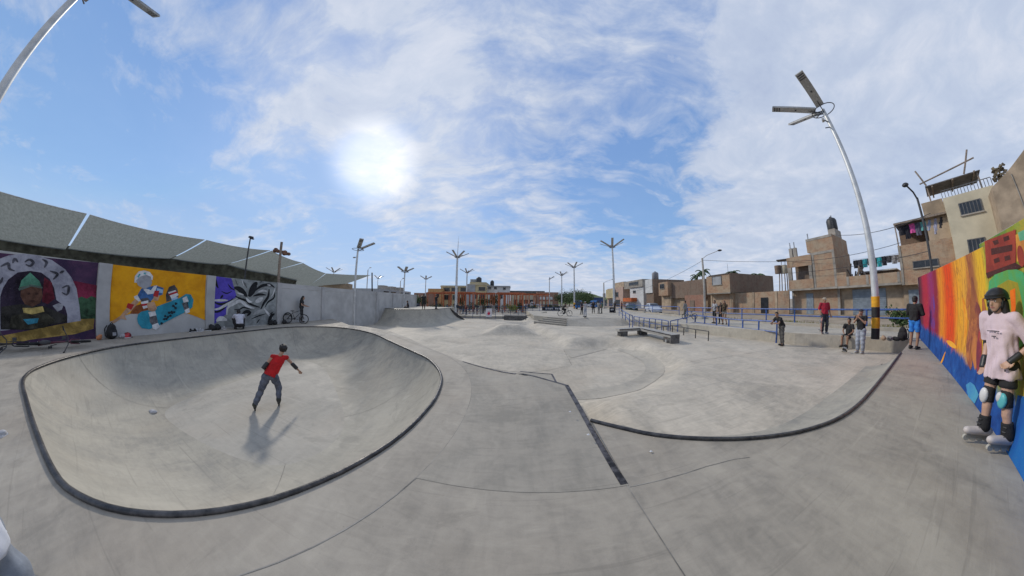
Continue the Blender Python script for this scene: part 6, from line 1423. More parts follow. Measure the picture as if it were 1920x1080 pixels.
def person(loc, rz, label, pose=STAND, shirt=None, pants=None, skin=SKIN, hair='short', hairm=HAIRM, sleeves=.62, shorts=1., shoes=None, vox=.022, k=1., face=False, headdir=None, baggy=1., long_shirt=0., cat='person', group=None, sandals=False, extra=None, jit=None, fat=1.):
    root = empty('person', loc, rz, label, cat, group); root.scale = (k, k, k)
    J = {a: Vector(b) for a, b in pose.items()}
    if jit:
        rr = random.Random(jit)
        for a in ('el', 'er', 'wl', 'wr'): J[a] += Vector((rr.uniform(-.05, .05), rr.uniform(-.04, .12), rr.uniform(-.03, .09)))
        J['kl'] += Vector((0, rr.uniform(0, .05), 0)); J['al'] += Vector((rr.uniform(-.08, 0), rr.uniform(-.1, .1), 0)); J['tl'] += J['al'] - Vector(pose['al'])
    up = (J['neck'] - J['pelvis']).normalized(); across = (J['sr'] - J['sl']).normalized(); fwd = up.cross(across).normalized() * -1
    fwd = across.cross(up) * -1
    T = Matrix((across, up.cross(across), up)).transposed()
    hup = (J['head'] - J['neck']).normalized().lerp(Vector((0, 0, 1)), .6).normalized()
    hf = Vector(headdir) if headdir else Vector((0, 1, 0)); hf = (hf - hup * hf.dot(hup)).normalized(); hr_ = hf.cross(hup)
    HT = Matrix((hr_, hf, hup)).transposed(); hc = J['head']
    def H_(x, y, z): return hc + HT @ Vector((x, y, z))
    b = MB()
    # head: skull, face wedge, jaw, nose, ears; neck
    b.ell(H_(0, -.008, .025), (.077, .094, .098), 14, 10, HT); b.ell(H_(0, .022, -.045), (.058, .066, .075), 12, 8, HT); b.ell(H_(0, .04, -.085), (.036, .04, .03), 10, 6, HT)
    b.ell(H_(0, .092, -.022), (.015, .022, .026), 8, 6, HT)
    for s_ in (-1, 1): b.ell(H_(s_ * .079, -.008, -.01), (.012, .022, .034), 8, 6, HT)
    cap(b, J['neck'] - up * .05, H_(0, -.02, -.05), .055, .05)
    sh = .78 if shirt else 1.
    b.ell(J['chest'], (.155 * fat * sh, .10 * fat * sh, .19 * sh), 12, 8, T); b.ell(J['pelvis'], (.14 * fat, .095 * fat, .12), 12, 8, T); cap(b, J['pelvis'], J['chest'], .11 * sh, .12 * sh)
    for s_ in 'lr':
        S_, E, W_, Hh, K, A, To = (J[a + s_] for a in 'sewhkat')
        cap(b, J['neck'] - up * .065, S_ - up * .005, .05 * sh, .055 * (sh if sleeves > 0 else 1)); cap(b, S_, E, .048 * (sh if sleeves > 0 else 1), .038); cap(b, E, W_, .039, .027)
        d = (W_ - E).normalized(); sg = -1 if s_ == 'l' else 1
        side = d.cross(fwd if abs(d.dot(fwd)) < .8 else up).normalized(); nrm = side.cross(d)
        b.ell(W_ + d * .05, (.040, .018, .052), 8, 6, Matrix((side, nrm, d)).transposed())
        for q in range(4):
            base = W_ + d * .085 + side * (q - 1.5) * .020; L = (.06, .072, .068, .052)[q]
            mid = base + d * L * .55 + nrm * .004; cap(b, base, mid, .0095, .009, 6); cap(b, mid, mid + d * L * .38 + nrm * .020, .009, .008, 6)
        tb = W_ + d * .03 - side * .034; cap(b, tb, tb + d * .035 - side * .018 + nrm * .008, .011, .010, 6); cap(b, tb + d * .035 - side * .018 + nrm * .008, tb + d * .065 - side * .02 + nrm * .018, .010, .009, 6)
        cap(b, Hh, K, .082 * fat, .055); cap(b, K, A, .055, .037); cap(b, A, To, .036, .028)
        b.ell(K.lerp(A, .3) - fwd * 0, (.052, .055, .10), 8, 6)
    link(bpy.data.objects.new('body', remesh(b, vox * .62 if face else vox * .8, 3 if face else 2, 'body', skin)), root)
    if shirt:
        c = MB(); c.ell(J['chest'] + up * .03, (.185 * fat, .128 * fat, .20), 14, 9, T)
        lo = J['pelvis'] - up * (.02 + long_shirt)
        c.tube([lo, J['pelvis'].lerp(J['chest'], .4), J['chest']], [.165 * fat + long_shirt * .12, .155 * fat, .16 * fat], 14)
        bb = MB(); 
        for s_ in 'lr':
            S_, E, W_ = (J[a + s_] for a in 'sew')
            cap(c, J['neck'] - up * .060, S_, .060, .068)
            if sleeves > 0:
                e1 = S_.lerp(E, min(1, sleeves)); cap(c, S_, e1, .072, .066 + (.006 if sleeves < 1 else -.006), flat=True)
                if sleeves > 1: c.ell(E, (.060,) * 3, 8, 6); cap(c, E, E.lerp(W_, sleeves - 1), .056, .044, flat=True)
        # flatten the trunk front to back
        ctr_ = J['chest']; out = []
        for v_ in c.v:
            dlt = Vector(v_) - ctr_; f_ = dlt.dot(T.col[1]) if True else 0
            out.append(tuple(Vector(v_) - T.col[1] * f_ * .17 * max(0, 1 - (abs(dlt.dot(across)) / (.20 * fat)) ** 4)))
        c.v = out
        sm_ = remesh(c, vox * (.8 if face else 1), 2, 'shirt', shirt)
        lo_z = J['pelvis'].z; cx0 = J['chest'].x; cy0 = J['chest'].y
        # soft hanging folds, deeper towards the hem
        def folds(CO):
            th = np.arctan2(CO[:, 0] - cx0, CO[:, 1] - cy0); z_ = CO[:, 2]; a_ = .25 + .75 * np.clip((J['neck'].z - .08 - z_) / .45, 0, 1)
            return FOLD[0] * a_ * ((.010 if face else .007) * np.sin(6 * th + 5 * z_ + 1.3 * np.sin(7 * z_)) + .005 * np.sin(13 * th - 17 * z_) + .004 * np.sin(31 * z_ + 4 * th))
        displace(sm_, folds)
        link(bpy.data.objects.new('shirt', sm_), root)
    if pants:
        c = MB(); c.ell(J['pelvis'] - up * .01, (.165 * fat, .122 * fat, .125), 14, 9, T)
        for s_ in 'lr':
            Hh, K, A = (J[a + s_] for a in 'hka')
            if shorts >= 1: cap(c, Hh, K, .094 * fat * baggy, .070 * baggy); cap(c, K, A + (K - A).normalized() * .02, .070 * baggy, .058 * baggy, flat=True)
            else: cap(c, Hh, Hh.lerp(K, shorts), .096 * fat * baggy, .082 * baggy, flat=True)
        pm_ = remesh(c, vox, 2, 'trousers', pants)
        displace(pm_, lambda CO: .006 * np.sin(38 * CO[:, 2] + 9 * CO[:, 0]) + .004 * np.sin(23 * CO[:, 2] - 31 * CO[:, 1]))
        link(bpy.data.objects.new('trousers' if shorts >= 1 else 'shorts', pm_), root)
    for s_ in 'lr':
        A, To = J['a' + s_], J['t' + s_]; c = MB(); d = (To - A); d.z = 0; d.normalize()
        cap(c, A - d * .045 + Vector((0, 0, -.035)), To + Vector((0, 0, .012)), .045, .040); cap(c, A + Vector((0, 0, .01)), A, .05, .045)
        link(bpy.data.objects.new('shoe', remesh(c, vox * .8, 2, 'shoe', shoes or cloth('shoe_black', (.025, .025, .027)))), root)
    c = MB()
    if hair == 'short': c.ell(H_(0, -.022, .045), (.086, .098, .094), 14, 9, HT); c.ell(H_(0, -.05, -.01), (.078, .06, .08), 12, 8, HT)
    if hair in ('long', 'helmet_long'):
        c.ell(H_(0, -.025, .04), (.088, .10, .098), 14, 9, HT); c.ell(H_(0, -.06, -.05), (.085, .055, .12), 12, 8, HT)
        cap(c, H_(-.065, -.02, -.03), H_(-.10, .0, -.25), .045, .034); cap(c, H_(.065, -.02, -.03), H_(.09, .0, -.24), .042, .03); cap(c, H_(0, -.08, -.06), H_(0, -.10, -.26), .07, .05)
    if hair == 'afro':
        hr2 = random.Random(4); c.ell(H_(0, -.02, .045), (.105, .118, .11), 14, 9, HT)
        for _ in range(26):
            d_ = Vector((hr2.gauss(0, 1), hr2.gauss(-.3, 1), hr2.gauss(.5, .8))).normalized(); c.ell(H_(d_.x * .10, -.02 + d_.y * .11, .045 + d_.z * .10), (.03,) * 3, 7, 5)
    if hair == 'bun': c.ell(H_(0, -.022, .045), (.087, .099, .095), 14, 9, HT); c.ell(H_(0, -.11, .03), (.045, .045, .045), 8, 6, HT)
    if c.v: link(bpy.data.objects.new('hair', remesh(c, vox * .8, 2, 'hair', hairm)), root)
    if face:
        for s_ in (-1, 1):
            e = MB().ell(H_(s_ * .030, .077, .004), (.014, .008, .008), 10, 6, HT).build('eye', mat('eye_white', (.60, .58, .55), .3, .03, 9), root, sm=True)
            MB().ell(H_(s_ * .030, .083, .004), (.0065, .004, .0065), 8, 6, HT).build('iris', HAIRM, e, sm=True)
            MB().tube([H_(s_ * .014, .088, .022), H_(s_ * .032, .087, .028), H_(s_ * .048, .076, .023)], .0042, 6).build('eyebrow', HAIRM, root, sm=True)
        MB().tube([H_(-.022, .084, -.062), H_(0, .092, -.060), H_(.022, .084, -.062)], [.003, .0062, .003], 8).build('lips', mat('lip_colour', (.36, .13, .11), .5, .08, 9), root, sm=True)
    if hair == 'cap' or hair == 'cap_back':
        s_ = 1 if hair == 'cap' else -1
        cp = MB(); 
        dome = []
        for i in range(6):
            t = math.pi / 2 * i / 5
            for q in range(16): a = 2 * math.pi * q / 16; dome.append(H_(.092 * math.cos(t) * math.cos(a), -.01 + .105 * math.cos(t) * math.sin(a), .035 + .085 * math.sin(t)))
        cp.add(dome, [(i * 16 + q, i * 16 + (q + 1) % 16, (i + 1) * 16 + (q + 1) % 16, (i + 1) * 16 + q) for i in range(5) for q in range(16)])
        o = cp.build('cap', hairm, root, sm=True)
        br = [H_(.078 * math.cos(a), s_ * (.085 + .075 * math.sin(a)) - .01, .034 - .012 * math.sin(a)) for a in [math.pi * i / 8 for i in range(9)]]
        MB().add(br + [p + HT @ Vector((0, 0, .008)) for p in br], [tuple(range(9)), tuple(range(9, 18))[::-1]] + [(i, i + 1, 10 + i, 9 + i) for i in range(8)]).build('brim', hairm, o)
    if hair in ('helmet', 'helmet_long'):
        dome = []
        for i in range(7):
            t = math.pi / 2 * (i / 6 * 1.12 - .12)
            for q in range(20): a = 2 * math.pi * q / 20; dome.append(H_(.110 * math.cos(t) * math.cos(a), -.012 + .128 * math.cos(t) * math.sin(a), .030 + (.03 if math.sin(a) > .3 and i < 2 else 0) + .112 * math.sin(t)))
        HM = mat('helmet_black', (.02, .021, .023), .38, .1, 6)
        o = MB().add(dome, [(i * 20 + q, i * 20 + (q + 1) % 20, (i + 1) * 20 + (q + 1) % 20, (i + 1) * 20 + q) for i in range(6) for q in range(20)]).build('helmet', HM, root, sm=True)
        MB().tube([dome[q] for q in range(20)], .008, 6, closed=True).build('helmet_rim', HM, o, sm=True)
        for s_ in (-1, 1): MB().tube([H_(s_ * .092, .02, .03), H_(s_ * .078, .045, -.05), H_(s_ * .02, .055, -.112), H_(0, .058, -.116)], .006, 6).build('chin_strap', HM, o)
    if extra: extra(root, J, H_, up, fwd)
    return root
def pads(root, P, d, r, L, m, name):
    P = Vector(P); d = Vector(d).normalized(); c = MB(); cap(c, P - d * L / 2, P + d * L / 2, r, r, 12, True); return link(bpy.data.objects.new(name, remesh(c, .012, 2, name, m)), root)
BLKC = cloth('black', (.022, .022, .024)); PADM = mat('pad_plastic', (.03, .03, .032), .4, .1, 8)
# ---- the skater in the bowl
RIGHT = Vector((.485, .875, 0))
def sk_extra(root, J, H_, up, fwd):
    pads(root, J['el'], J['el'] - J['sl'], .058, .17, PADM, 'elbow_pad'); pads(root, J['er'].lerp(J['wr'], .25), J['wr'] - J['er'], .056, .20, PADM, 'elbow_pad')
    for s_ in 'lr':
        A, To = J['a' + s_], J['t' + s_]; d = To - A; d.z = 0; d.normalize(); c = MB(); cap(c, A + Vector((0, 0, .02)), A.lerp(J['k' + s_], .42), .066, .06, 10, True)
        bt = link(bpy.data.objects.new('skate_cuff', remesh(c, .014, 2, 'skate_cuff', cloth('skate_dark', (.05, .05, .042)))), root)
        for q in range(4): w_ = A + d * (-.10 + .085 * q) + Vector((0, 0, -.075)); sd_ = Vector((-d.y, d.x, 0)); MB().tube([w_ - sd_ * .014, w_ + sd_ * .014], .036, 12).build('wheel', TYRE, bt)
p_l, p_r = (-6.425, 2.921, -1.3), (-6.198, 3.561, -1.3)
SKP = dict(STAND, pelvis=(.18, .0, .88), chest=(.37, .05, 1.17), neck=(.48, .08, 1.36), head=(.555, .10, 1.495), sl=(.28, .03, 1.35), sr=(.645, .09, 1.27), el=(.07, -.02, 1.13), wl=(.06, .16, .93), er=(.80, .10, 1.05), wr=(.95, .16, .84),
           hl=(.09, .0, .86), hr=(.26, .0, .84), kl=(-.10, .04, .49), kr=(.36, .14, .48), al=(-.31, -.04, .14), ar=(.30, -.02, .14), tl=(-.30, .12, .07), tr=(.33, .14, .07))
person((( p_l[0] + p_r[0]) / 2, (p_l[1] + p_r[1]) / 2, -1.28), math.atan2(RIGHT.y, RIGHT.x), 'skater in a red vest rolling through the bowl', SKP, cloth('red', (.50, .012, .015)), cloth('jeans', (.115, .125, .16), .25), SKIN, 'afro', sleeves=.0, shoes=cloth('skate_boot', (.055, .05, .04)), vox=.016, extra=sk_extra, baggy=1.25, fat=1.08)
# ---- the girl with the helmet beside the mural
def girl_extra(root, J, H_, up, fwd):
    W_ = mat('white_plastic', (.60, .60, .60), .35, .06, 5); TQ = mat('turquoise_plastic', (.10, .42, .45), .4, .08, 5); BOOT = mat('white_boot', (.55, .50, .48), .5, .1, 7)
    for s_, m_ in (('r', W_), ('l', TQ)):
        K = J['k' + s_]; d = (J['a' + s_] - J['h' + s_]).normalized()
        pd = pads(root, K, d, .064, .14, BLKC, 'knee_pad')
        f_ = J['t' + s_] - J['a' + s_]; f_.z = 0; f_.normalize()
        c = MB(); c.ell(K + f_ * .055, (.058, .036, .088), 12, 8, Matrix((Vector((-f_.y, f_.x, 0)), f_, Vector((0, 0, 1)))).transposed()); MB_ = link(bpy.data.objects.new('knee_cap', remesh(c, .012, 1, 'knee_cap', m_)), pd)
        if s_ == 'l': c = MB(); c.ell(K + f_ * .066 + Vector((-.028 * -f_.y, -.028 * f_.x, .03)), (.04, .035, .06), 10, 6); link(bpy.data.objects.new('knee_cap_patch', remesh(c, .012, 1, 'p', W_)), pd)
        A, To = J['a' + s_], J['t' + s_]; c = MB(); cap(c, A + Vector((0, 0, .02)), A.lerp(K, .42), .068, .060, 12, True)
        cf = link(bpy.data.objects.new('skate_cuff', remesh(c, .012, 2, 'skate_cuff', BLKC)), root)
        sd_ = Vector((-f_.y, f_.x, 0))
        c = MB(); cap(c, A - f_ * .06 + Vector((0, 0, -.02)), To + f_ * .02 + Vector((0, 0, .02)), .055, .046, 12); bt = link(bpy.data.objects.new('skate_boot', remesh(c, .012, 2, 'skate_boot', BOOT)), root)
        MB().box(A + f_ * .055 + Vector((0, 0, -.085)), (.27, .03, .05), math.atan2(f_.y, f_.x)).build('skate_frame', mat('frame_grey', (.30, .28, .24), .5, .1, 5), bt)
        for q in range(4): w_ = A + f_ * (-.075 + .085 * q) + Vector((0, 0, -.11)); MB().tube([w_ - sd_ * .013, w_ + sd_ * .013], .038, 14).build('wheel', mat('wheel_cream', (.45, .43, .38), .5, .1, 5), bt)
        for q in range(3): z_ = .015 + .05 * q; MB().tube([A + Vector((0, 0, z_)) + f_ * .068 - sd_ * .03, A + Vector((0, 0, z_)) + f_ * .078, A + Vector((0, 0, z_)) + f_ * .068 + sd_ * .03], .008, 5).build('lace', PADM, bt)
    for s_ in 'lr':
        E, Wr, S_ = J['e' + s_], J['w' + s_], J['s' + s_]
        pads(root, E, Wr - S_, .047, .13, PADM, 'elbow_pad'); pads(root, Wr, Wr - E, .038, .13, PADM, 'wrist_guard')
    # two short lines of dark lettering on the chest
    INK = mat('shirt_ink', (.10, .09, .10), .8, .1, 9); f2 = Vector((0, 1, 0))
    for (x0, wd, z_) in ((-.085, .022, 1.27), (-.055, .018, 1.27), (-.03, .024, 1.27), (.0, .02, 1.268), (.026, .024, 1.266), (-.05, .02, 1.215), (-.022, .016, 1.214)): MB().box((x0 + wd / 2 + .085, (.132 if z_ > 1.24 else .134) + .056, z_), (wd, .012, .010)).build('lettering', INK, root)
GP = dict(STAND, pelvis=(0, 0, .98), chest=(0, -.01, 1.26), neck=(0, -.005, 1.455), head=(-.005, .02, 1.585), sl=(-.165, 0, 1.405), sr=(.165, 0, 1.405), er=(.215, -.05, 1.13), wr=(.19, .05, .90), el=(-.27, -.10, 1.16), wl=(-.17, .05, 1.00),
          hl=(-.085, 0, .94), hr=(.085, 0, .94), kl=(-.10, .05, .56), kr=(.10, .07, .56), al=(-.12, .0, .175), ar=(.12, .07, .175), tl=(-.10, .17, .13), tr=(.15, .23, .13))
for kk, vv in list(GP.items()):
    t_ = max(0, (vv[2] - .2) / 1.4); GP[kk] = (vv[0] + .11 * t_, vv[1] + .07 * t_, vv[2])
gf = Vector((-.70, .71, 0)).normalized()
person((5.14, -.72, 0), math.atan2(gf.y, gf.x) - math.pi / 2, 'girl in a black helmet and pale pink shirt leaning by the mural wall', GP, mat('pale_pink_cotton', (.64, .51, .55), .85, .05, 3, bump=.6, bscale=5), BLKC, mat('skin_light', (.50, .31, .225), .5, .06, 14), 'helmet_long', sleeves=.92, shorts=.66, vox=.014, face=True, long_shirt=.19, fat=.96, extra=girl_extra, baggy=1.0, headdir=(-.12, 1, -.05), shoes=mat('white_boot', (.55, .50, .48), .5, .1, 7))
# ---- boy in black hoodie and blue shorts at the far end of the mural
KP = dict(STAND, head=(0, .06, 1.555), el=(-.24, .04, 1.12), wl=(-.10, .26, 1.10), er=(.24, .04, 1.12), wr=(.10, .27, 1.08))
person((12.3, .62, 0), math.radians(-110), 'boy in a black top and bright blue shorts at the end of the mural', KP, BLKC, cloth('bright_blue', (.03, .20, .62)), SKIN2, 'short', sleeves=2., shorts=.85, vox=.02, k=.97, headdir=(0, 1, -.4))
# ---- man leaning on the railing
LP = dict(STAND, pelvis=(0, -.05, .93), chest=(0, .10, 1.18), neck=(0, .22, 1.34), head=(0, .29, 1.47), sl=(-.18, .19, 1.29), sr=(.18, .19, 1.29), el=(-.24, .36, 1.08), er=(.24, .36, 1.08), wl=(-.06, .52, 1.06), wr=(.08, .53, 1.07), kl=(-.09, -.02, .49), al=(-.09, -.06, .085), ar=(.06, -.12, .085), tl=(-.1, .11, .04), tr=(.07, .05, .04), kr=(.08, -.04, .49))
p = (12.855, 5.637, -0.55); person((p[0] - .05, p[1], -.55), math.radians(65), 'man in a black shirt and grey trousers leaning on the blue railing', LP, BLKC, cloth('grey', (.10, .095, .09)), SKIN2, 'short', vox=.02, k=1.02, headdir=(-.6, 1, 0))
# ---- man in red on the ledge with a skateboard
RP = dict(STAND, wr=(.25, .10, .98), er=(.25, -.06, 1.12))
p = (14.419, 4.167, 0.01); person((p[0], p[1], .012), math.radians(130), 'man in a red shirt and pale cap standing on the terrace', RP, cloth('crimson', (.42, .02, .045)), cloth('dark_denim', (.045, .05, .065)), SKIN2, 'cap', hairm=cloth('khaki', (.36, .31, .24)), sleeves=1.0, shoes=cloth('shoe_white', (.45, .45, .46)), vox=.02, baggy=1.15)
# ---- couple by the ledge
p = (13.476, 2.429, -0.55); person((p[0] + .15, p[1] + .05, -.55), math.radians(75), 'person in a black shirt and pale jeans drinking beside the ledge', dict(STAND, wr=(.02, .22, 1.42), er=(.22, .12, 1.18), wl=(-.02, .24, 1.38), el=(-.22, .12, 1.16)), BLKC, cloth('pale_denim', (.33, .36, .42)), SKIN, 'cap_back', hairm=cloth('cap_black', (.04, .04, .045)), shoes=cloth('shoe_white', (.45, .45, .46)), vox=.02, k=1.03, baggy=1.25)
sp = dict(SIT, chest=(0, -.02, .80), neck=(0, 0, 1.01), head=(0, .03, 1.15), wl=(-.10, .30, .55), wr=(.10, .32, .62))
p = (14.452, 2.914, -0.55); person((p[0] + .30, p[1] + .25, -.50), math.radians(78), 'person in black shorts sitting on the ledge beside the pale jeans', sp, BLKC, BLKC, SKIN2, 'short', shorts=.95, vox=.02, k=.98)
# ---- three people sitting on the edge of the terrace
def seated(px, z, rz, lab, sh, pa, hair='short', k=1., **kw): person((px[0], px[1], z - .40 * k), rz, lab, SIT, sh, pa, SKIN2, hair, vox=.022, k=k, **kw)
person((14.892, 11.369, 0), math.radians(85), 'young man in a white patterned shirt standing with two girls on the terrace', STAND, cloth('white_print', (.48, .48, .50), .3), cloth('black2', (.03, .03, .032)), SKIN2, 'short', vox=.022, shorts=.9, jit=3)
person((14.907, 10.862, 0), math.radians(100), 'girl in black with long hair between the white and brown shirts', STAND, BLKC, BLKC, SKIN2, 'long', vox=.022, k=.90, jit=4)
person((14.796, 10.466, 0), math.radians(110), 'girl in a brown patterned shirt beside the railing', STAND, cloth('brown_print', (.16, .11, .06), .5), cloth('shorts_pale', (.30, .29, .28)), SKIN2, 'long', vox=.022, k=.97, shorts=.4, jit=5)
person((16.515, 15.956, 0), math.radians(20), 'man in a grey top with his bike on the terrace', STAND, cloth('grey_top', (.25, .25, .25)), cloth('khaki2', (.18, .17, .14)), SKIN2, 'short', vox=.024, sleeves=2, jit=6)
# ---- left wall: teenager with the bicycle, crouching painter
p = (-13.144, 9.472, 0); person((p[0], p[1], 0), math.radians(-50), 'teenager in black with long hair holding a bicycle at the wall', dict(STAND, head=(0, .09, 1.54), wl=(-.16, .36, 1.02), wr=(.16, .36, 1.02), el=(-.24, .08, 1.10), er=(.24, .08, 1.10)), BLKC, BLKC, SKIN, 'long', vox=.02, k=1.0, headdir=(0, 1, -.7))
CR = dict(STAND, pelvis=(0, 0, .22), chest=(0, .14, .46), neck=(0, .26, .62), head=(0, .36, .70), sl=(-.17, .22, .58), sr=(.17, .22, .58), el=(-.26, .38, .42), er=(.26, .38, .42), wl=(-.2, .6, .36), wr=(.2, .6, .45), hl=(-.09, 0, .20), hr=(.09, 0, .20), kl=(-.22, .36, .42), kr=(.22, .36, .42), al=(-.16, .10, .085), ar=(.16, .10, .085), tl=(-.19, .27, .04), tr=(.19, .27, .04))
p = (-12.423, 5.375, 0); person((p[0], p[1], 0), math.radians(75), 'child in a white shirt crouching to paint the purple mural', CR, cloth('white_tee', (.50, .50, .56), .06), BLKC, SKIN2, 'short', vox=.022, k=1.08, long_shirt=.0)
# ---- person standing close to the camera at the bottom left corner
FOLD[0] = .45
person((-1.54, -.52, 0), math.radians(-30), 'person in a white shirt and grey jeans standing at the bottom left corner', dict(STAND, kr=(.14, .10, .49), ar=(.16, .14, .085), tr=(.18, .30, .04), er=(.19, -.16, 1.12), wr=(.08, -.26, .98), el=(-.22, -.16, 1.12), wl=(-.1, -.26, .98)), mat('white_long_cotton', (.66, .68, .74), .85, .05, 3, bump=.25, bscale=4), mat('grey_jeans_denim', (.28, .31, .36), .85, .12, 12, bump=.3, bscale=6), SKIN2, 'short', vox=.018, sleeves=1.9, long_shirt=.05)
FOLD[0] = 1.
# ---- people at the rear
rr = random.Random(12)
tones = [(.03, .035, .05), (.06, .06, .065), (.14, .03, .03), (.02, .025, .05), (.22, .21, .20), (.05, .04, .035), (.35, .33, .30), (.04, .07, .13), (.10, .02, .025), (.03, .03, .03)]
def crowd(pt, z, lab, i, k=1., pose=STAND, hair='short'):
    c1, c2 = tones[i % 10], tones[(i * 3 + 4) % 10]
    person((pt[0], pt[1], z), rr.uniform(0, 6.28), lab, pose, cloth('crowd%d' % (i % 10), c1), cloth('crowdp%d' % ((i * 3 + 4) % 10), c2), SKIN2, hair, vox=.035, k=k, jit=i + 1, group='people behind the rear fence', sleeves=.7 if i % 2 else 1.9, shorts=1 if i % 3 else .9)
for i, (pt, lab) in enumerate((((-8.103, 30.957, 0.515), 'person in dark clothes right beside the lamp post with mast'), ((-7.859, 32.051, 0.485), 'person in grey behind the rear fence, right of the mast lamp'), ((-7.247, 31.682, 0.511), 'person in dark red behind the rear fence near the second lamp post'), ((-5.67, 32.509, 0.515), 'person left of the white poster, nearest the second lamp post'), ((-5.226, 33.596, 0.487), 'person in dark clothes just left of the white poster'), ((-5.16, 35.628, 0.421), 'person hidden half behind the white poster'),
                               ((-9.961, 32.508, 0.421), 'person in black beside the end panel of the bank'), ((-11.251, 34.197, 0.335), 'person standing behind the top end of the bank'), ((-2.804, 39.902, 0.315), 'person in pale clothes right of the white poster'), ((-1.063, 41.987, 0.268), 'person standing behind the yellowish shrub'), ((2.208, 40.941, 0.337), 'person in navy right of the yellowish shrub'), ((3.843, 44.836, 0.219), 'person near the white pickup'), ((-14.498, 41.543, 0.021), 'person under the left pergola, nearest the bank'), ((-12.908, 44.152, -0.022), 'person under the pergola behind the mast lamp'))):
    crowd(pt, -.62, lab, i, rr.uniform(.92, 1.03), hair='long' if i in (3, 8) else 'short')
for i, (pt, lab) in enumerate((((-9.167, 33.26, 0.416), 'person right behind the mast lamp pole'), ((-7.27, 34.237, 0.426), 'person in the gap between the second lamp post and the poster'), ((-6.366, 33.399, 0.472), 'person in black midway between mast lamp and poster'), ((-4.137, 34.251, 0.485), 'person directly behind the white poster'), ((-3.235, 35.352, 0.462), 'person close to the right edge of the poster'), ((-1.766, 35.957, 0.463), 'person above the left end of the low dark block'), ((0.743, 37.993, 0.423), 'person above the middle of the low dark block'), ((2.716, 38.905, 0.41), 'person above the right end of the low dark block'), ((-16.276, 44.092, -0.106), 'person walking under the leftmost pergola'), ((5.842, 49.658, 0.07), 'person left of the long black banner'))):
    crowd(pt, -.62, lab, i + 20, rr.uniform(.92, 1.03))
person((-9.741, 21.276, 0.774)[:2] + (.6,), .4, 'skater in black standing on the bank deck, nearer the red house', STAND, BLKC, BLKC, SKIN2, 'short', vox=.03, jit=31)
person((-8.71, 22.364, 0.771)[:2] + (.6,), -.6, 'skater in dark jeans standing on the bank deck, nearer the lamp post', STAND, BLKC, cloth('dark_denim', (.045, .05, .065)), SKIN2, 'short', vox=.03, jit=32)
person(((-12.492, 22.803, 0.642)[0], (-12.492, 22.803, 0.642)[1], .22), 2.0, 'person sitting on the bank deck against the grey wall', SIT, BLKC, cloth('grey', (.10, .095, .09)), SKIN2, 'short', vox=.03)
person((8.993, 24.961, 0), .3, 'person in dark clothes on the terrace, left of the boy in white', STAND, cloth('crowd0', tones[0]), BLKC, SKIN2, 'short', vox=.03, jit=33)
person((7.97, 21.097, 0), .2, 'boy in white with grey trousers standing on a board on the terrace', dict(STAND, wl=(-.4, .1, 1.1), wr=(.36, .2, 1.05)), cloth('white_tee2', (.45, .45, .47)), cloth('pale_denim', (.33, .36, .42)), SKIN2, 'cap', hairm=cloth('cap_grey', (.35, .35, .36)), vox=.03, jit=34)
person((11.318, 26.847, 0), 2.6, 'tall man in black striding across the terrace', dict(STAND, al=(-.1, -.32, .10), tl=(-.1, -.16, .05), ar=(.1, .28, .085), tr=(.1, .45, .04), kl=(-.1, -.08, .5), kr=(.1, .18, .52)), BLKC, BLKC, SKIN2, 'short', vox=.03)
person((12.048, 26.683, 0), -1., 'person in pale clothes right of the tall man in black', STAND, cloth('crowd6', tones[6]), cloth('crowd4', tones[4]), SKIN2, 'short', vox=.03, jit=35)
person((12.483, 26.577, 0), 1.2, 'person in a green top at the right of the terrace group', STAND, cloth('green_top', (.04, .13, .08)), BLKC, SKIN2, 'short', vox=.03, jit=36)
person((15.104, 27.756, 0.751)[:2] + (0,), 1.8, 'person in black standing behind the black banner by the lamp post', STAND, BLKC, BLKC, SKIN2, 'short', vox=.03, jit=37)
person((18.203, 31.059, 0.623)[:2] + (0,), .6, 'person in dark red standing at the top of the blue railing', STAND, cloth('crowd2', tones[2]), BLKC, SKIN2, 'short', vox=.03, jit=38)
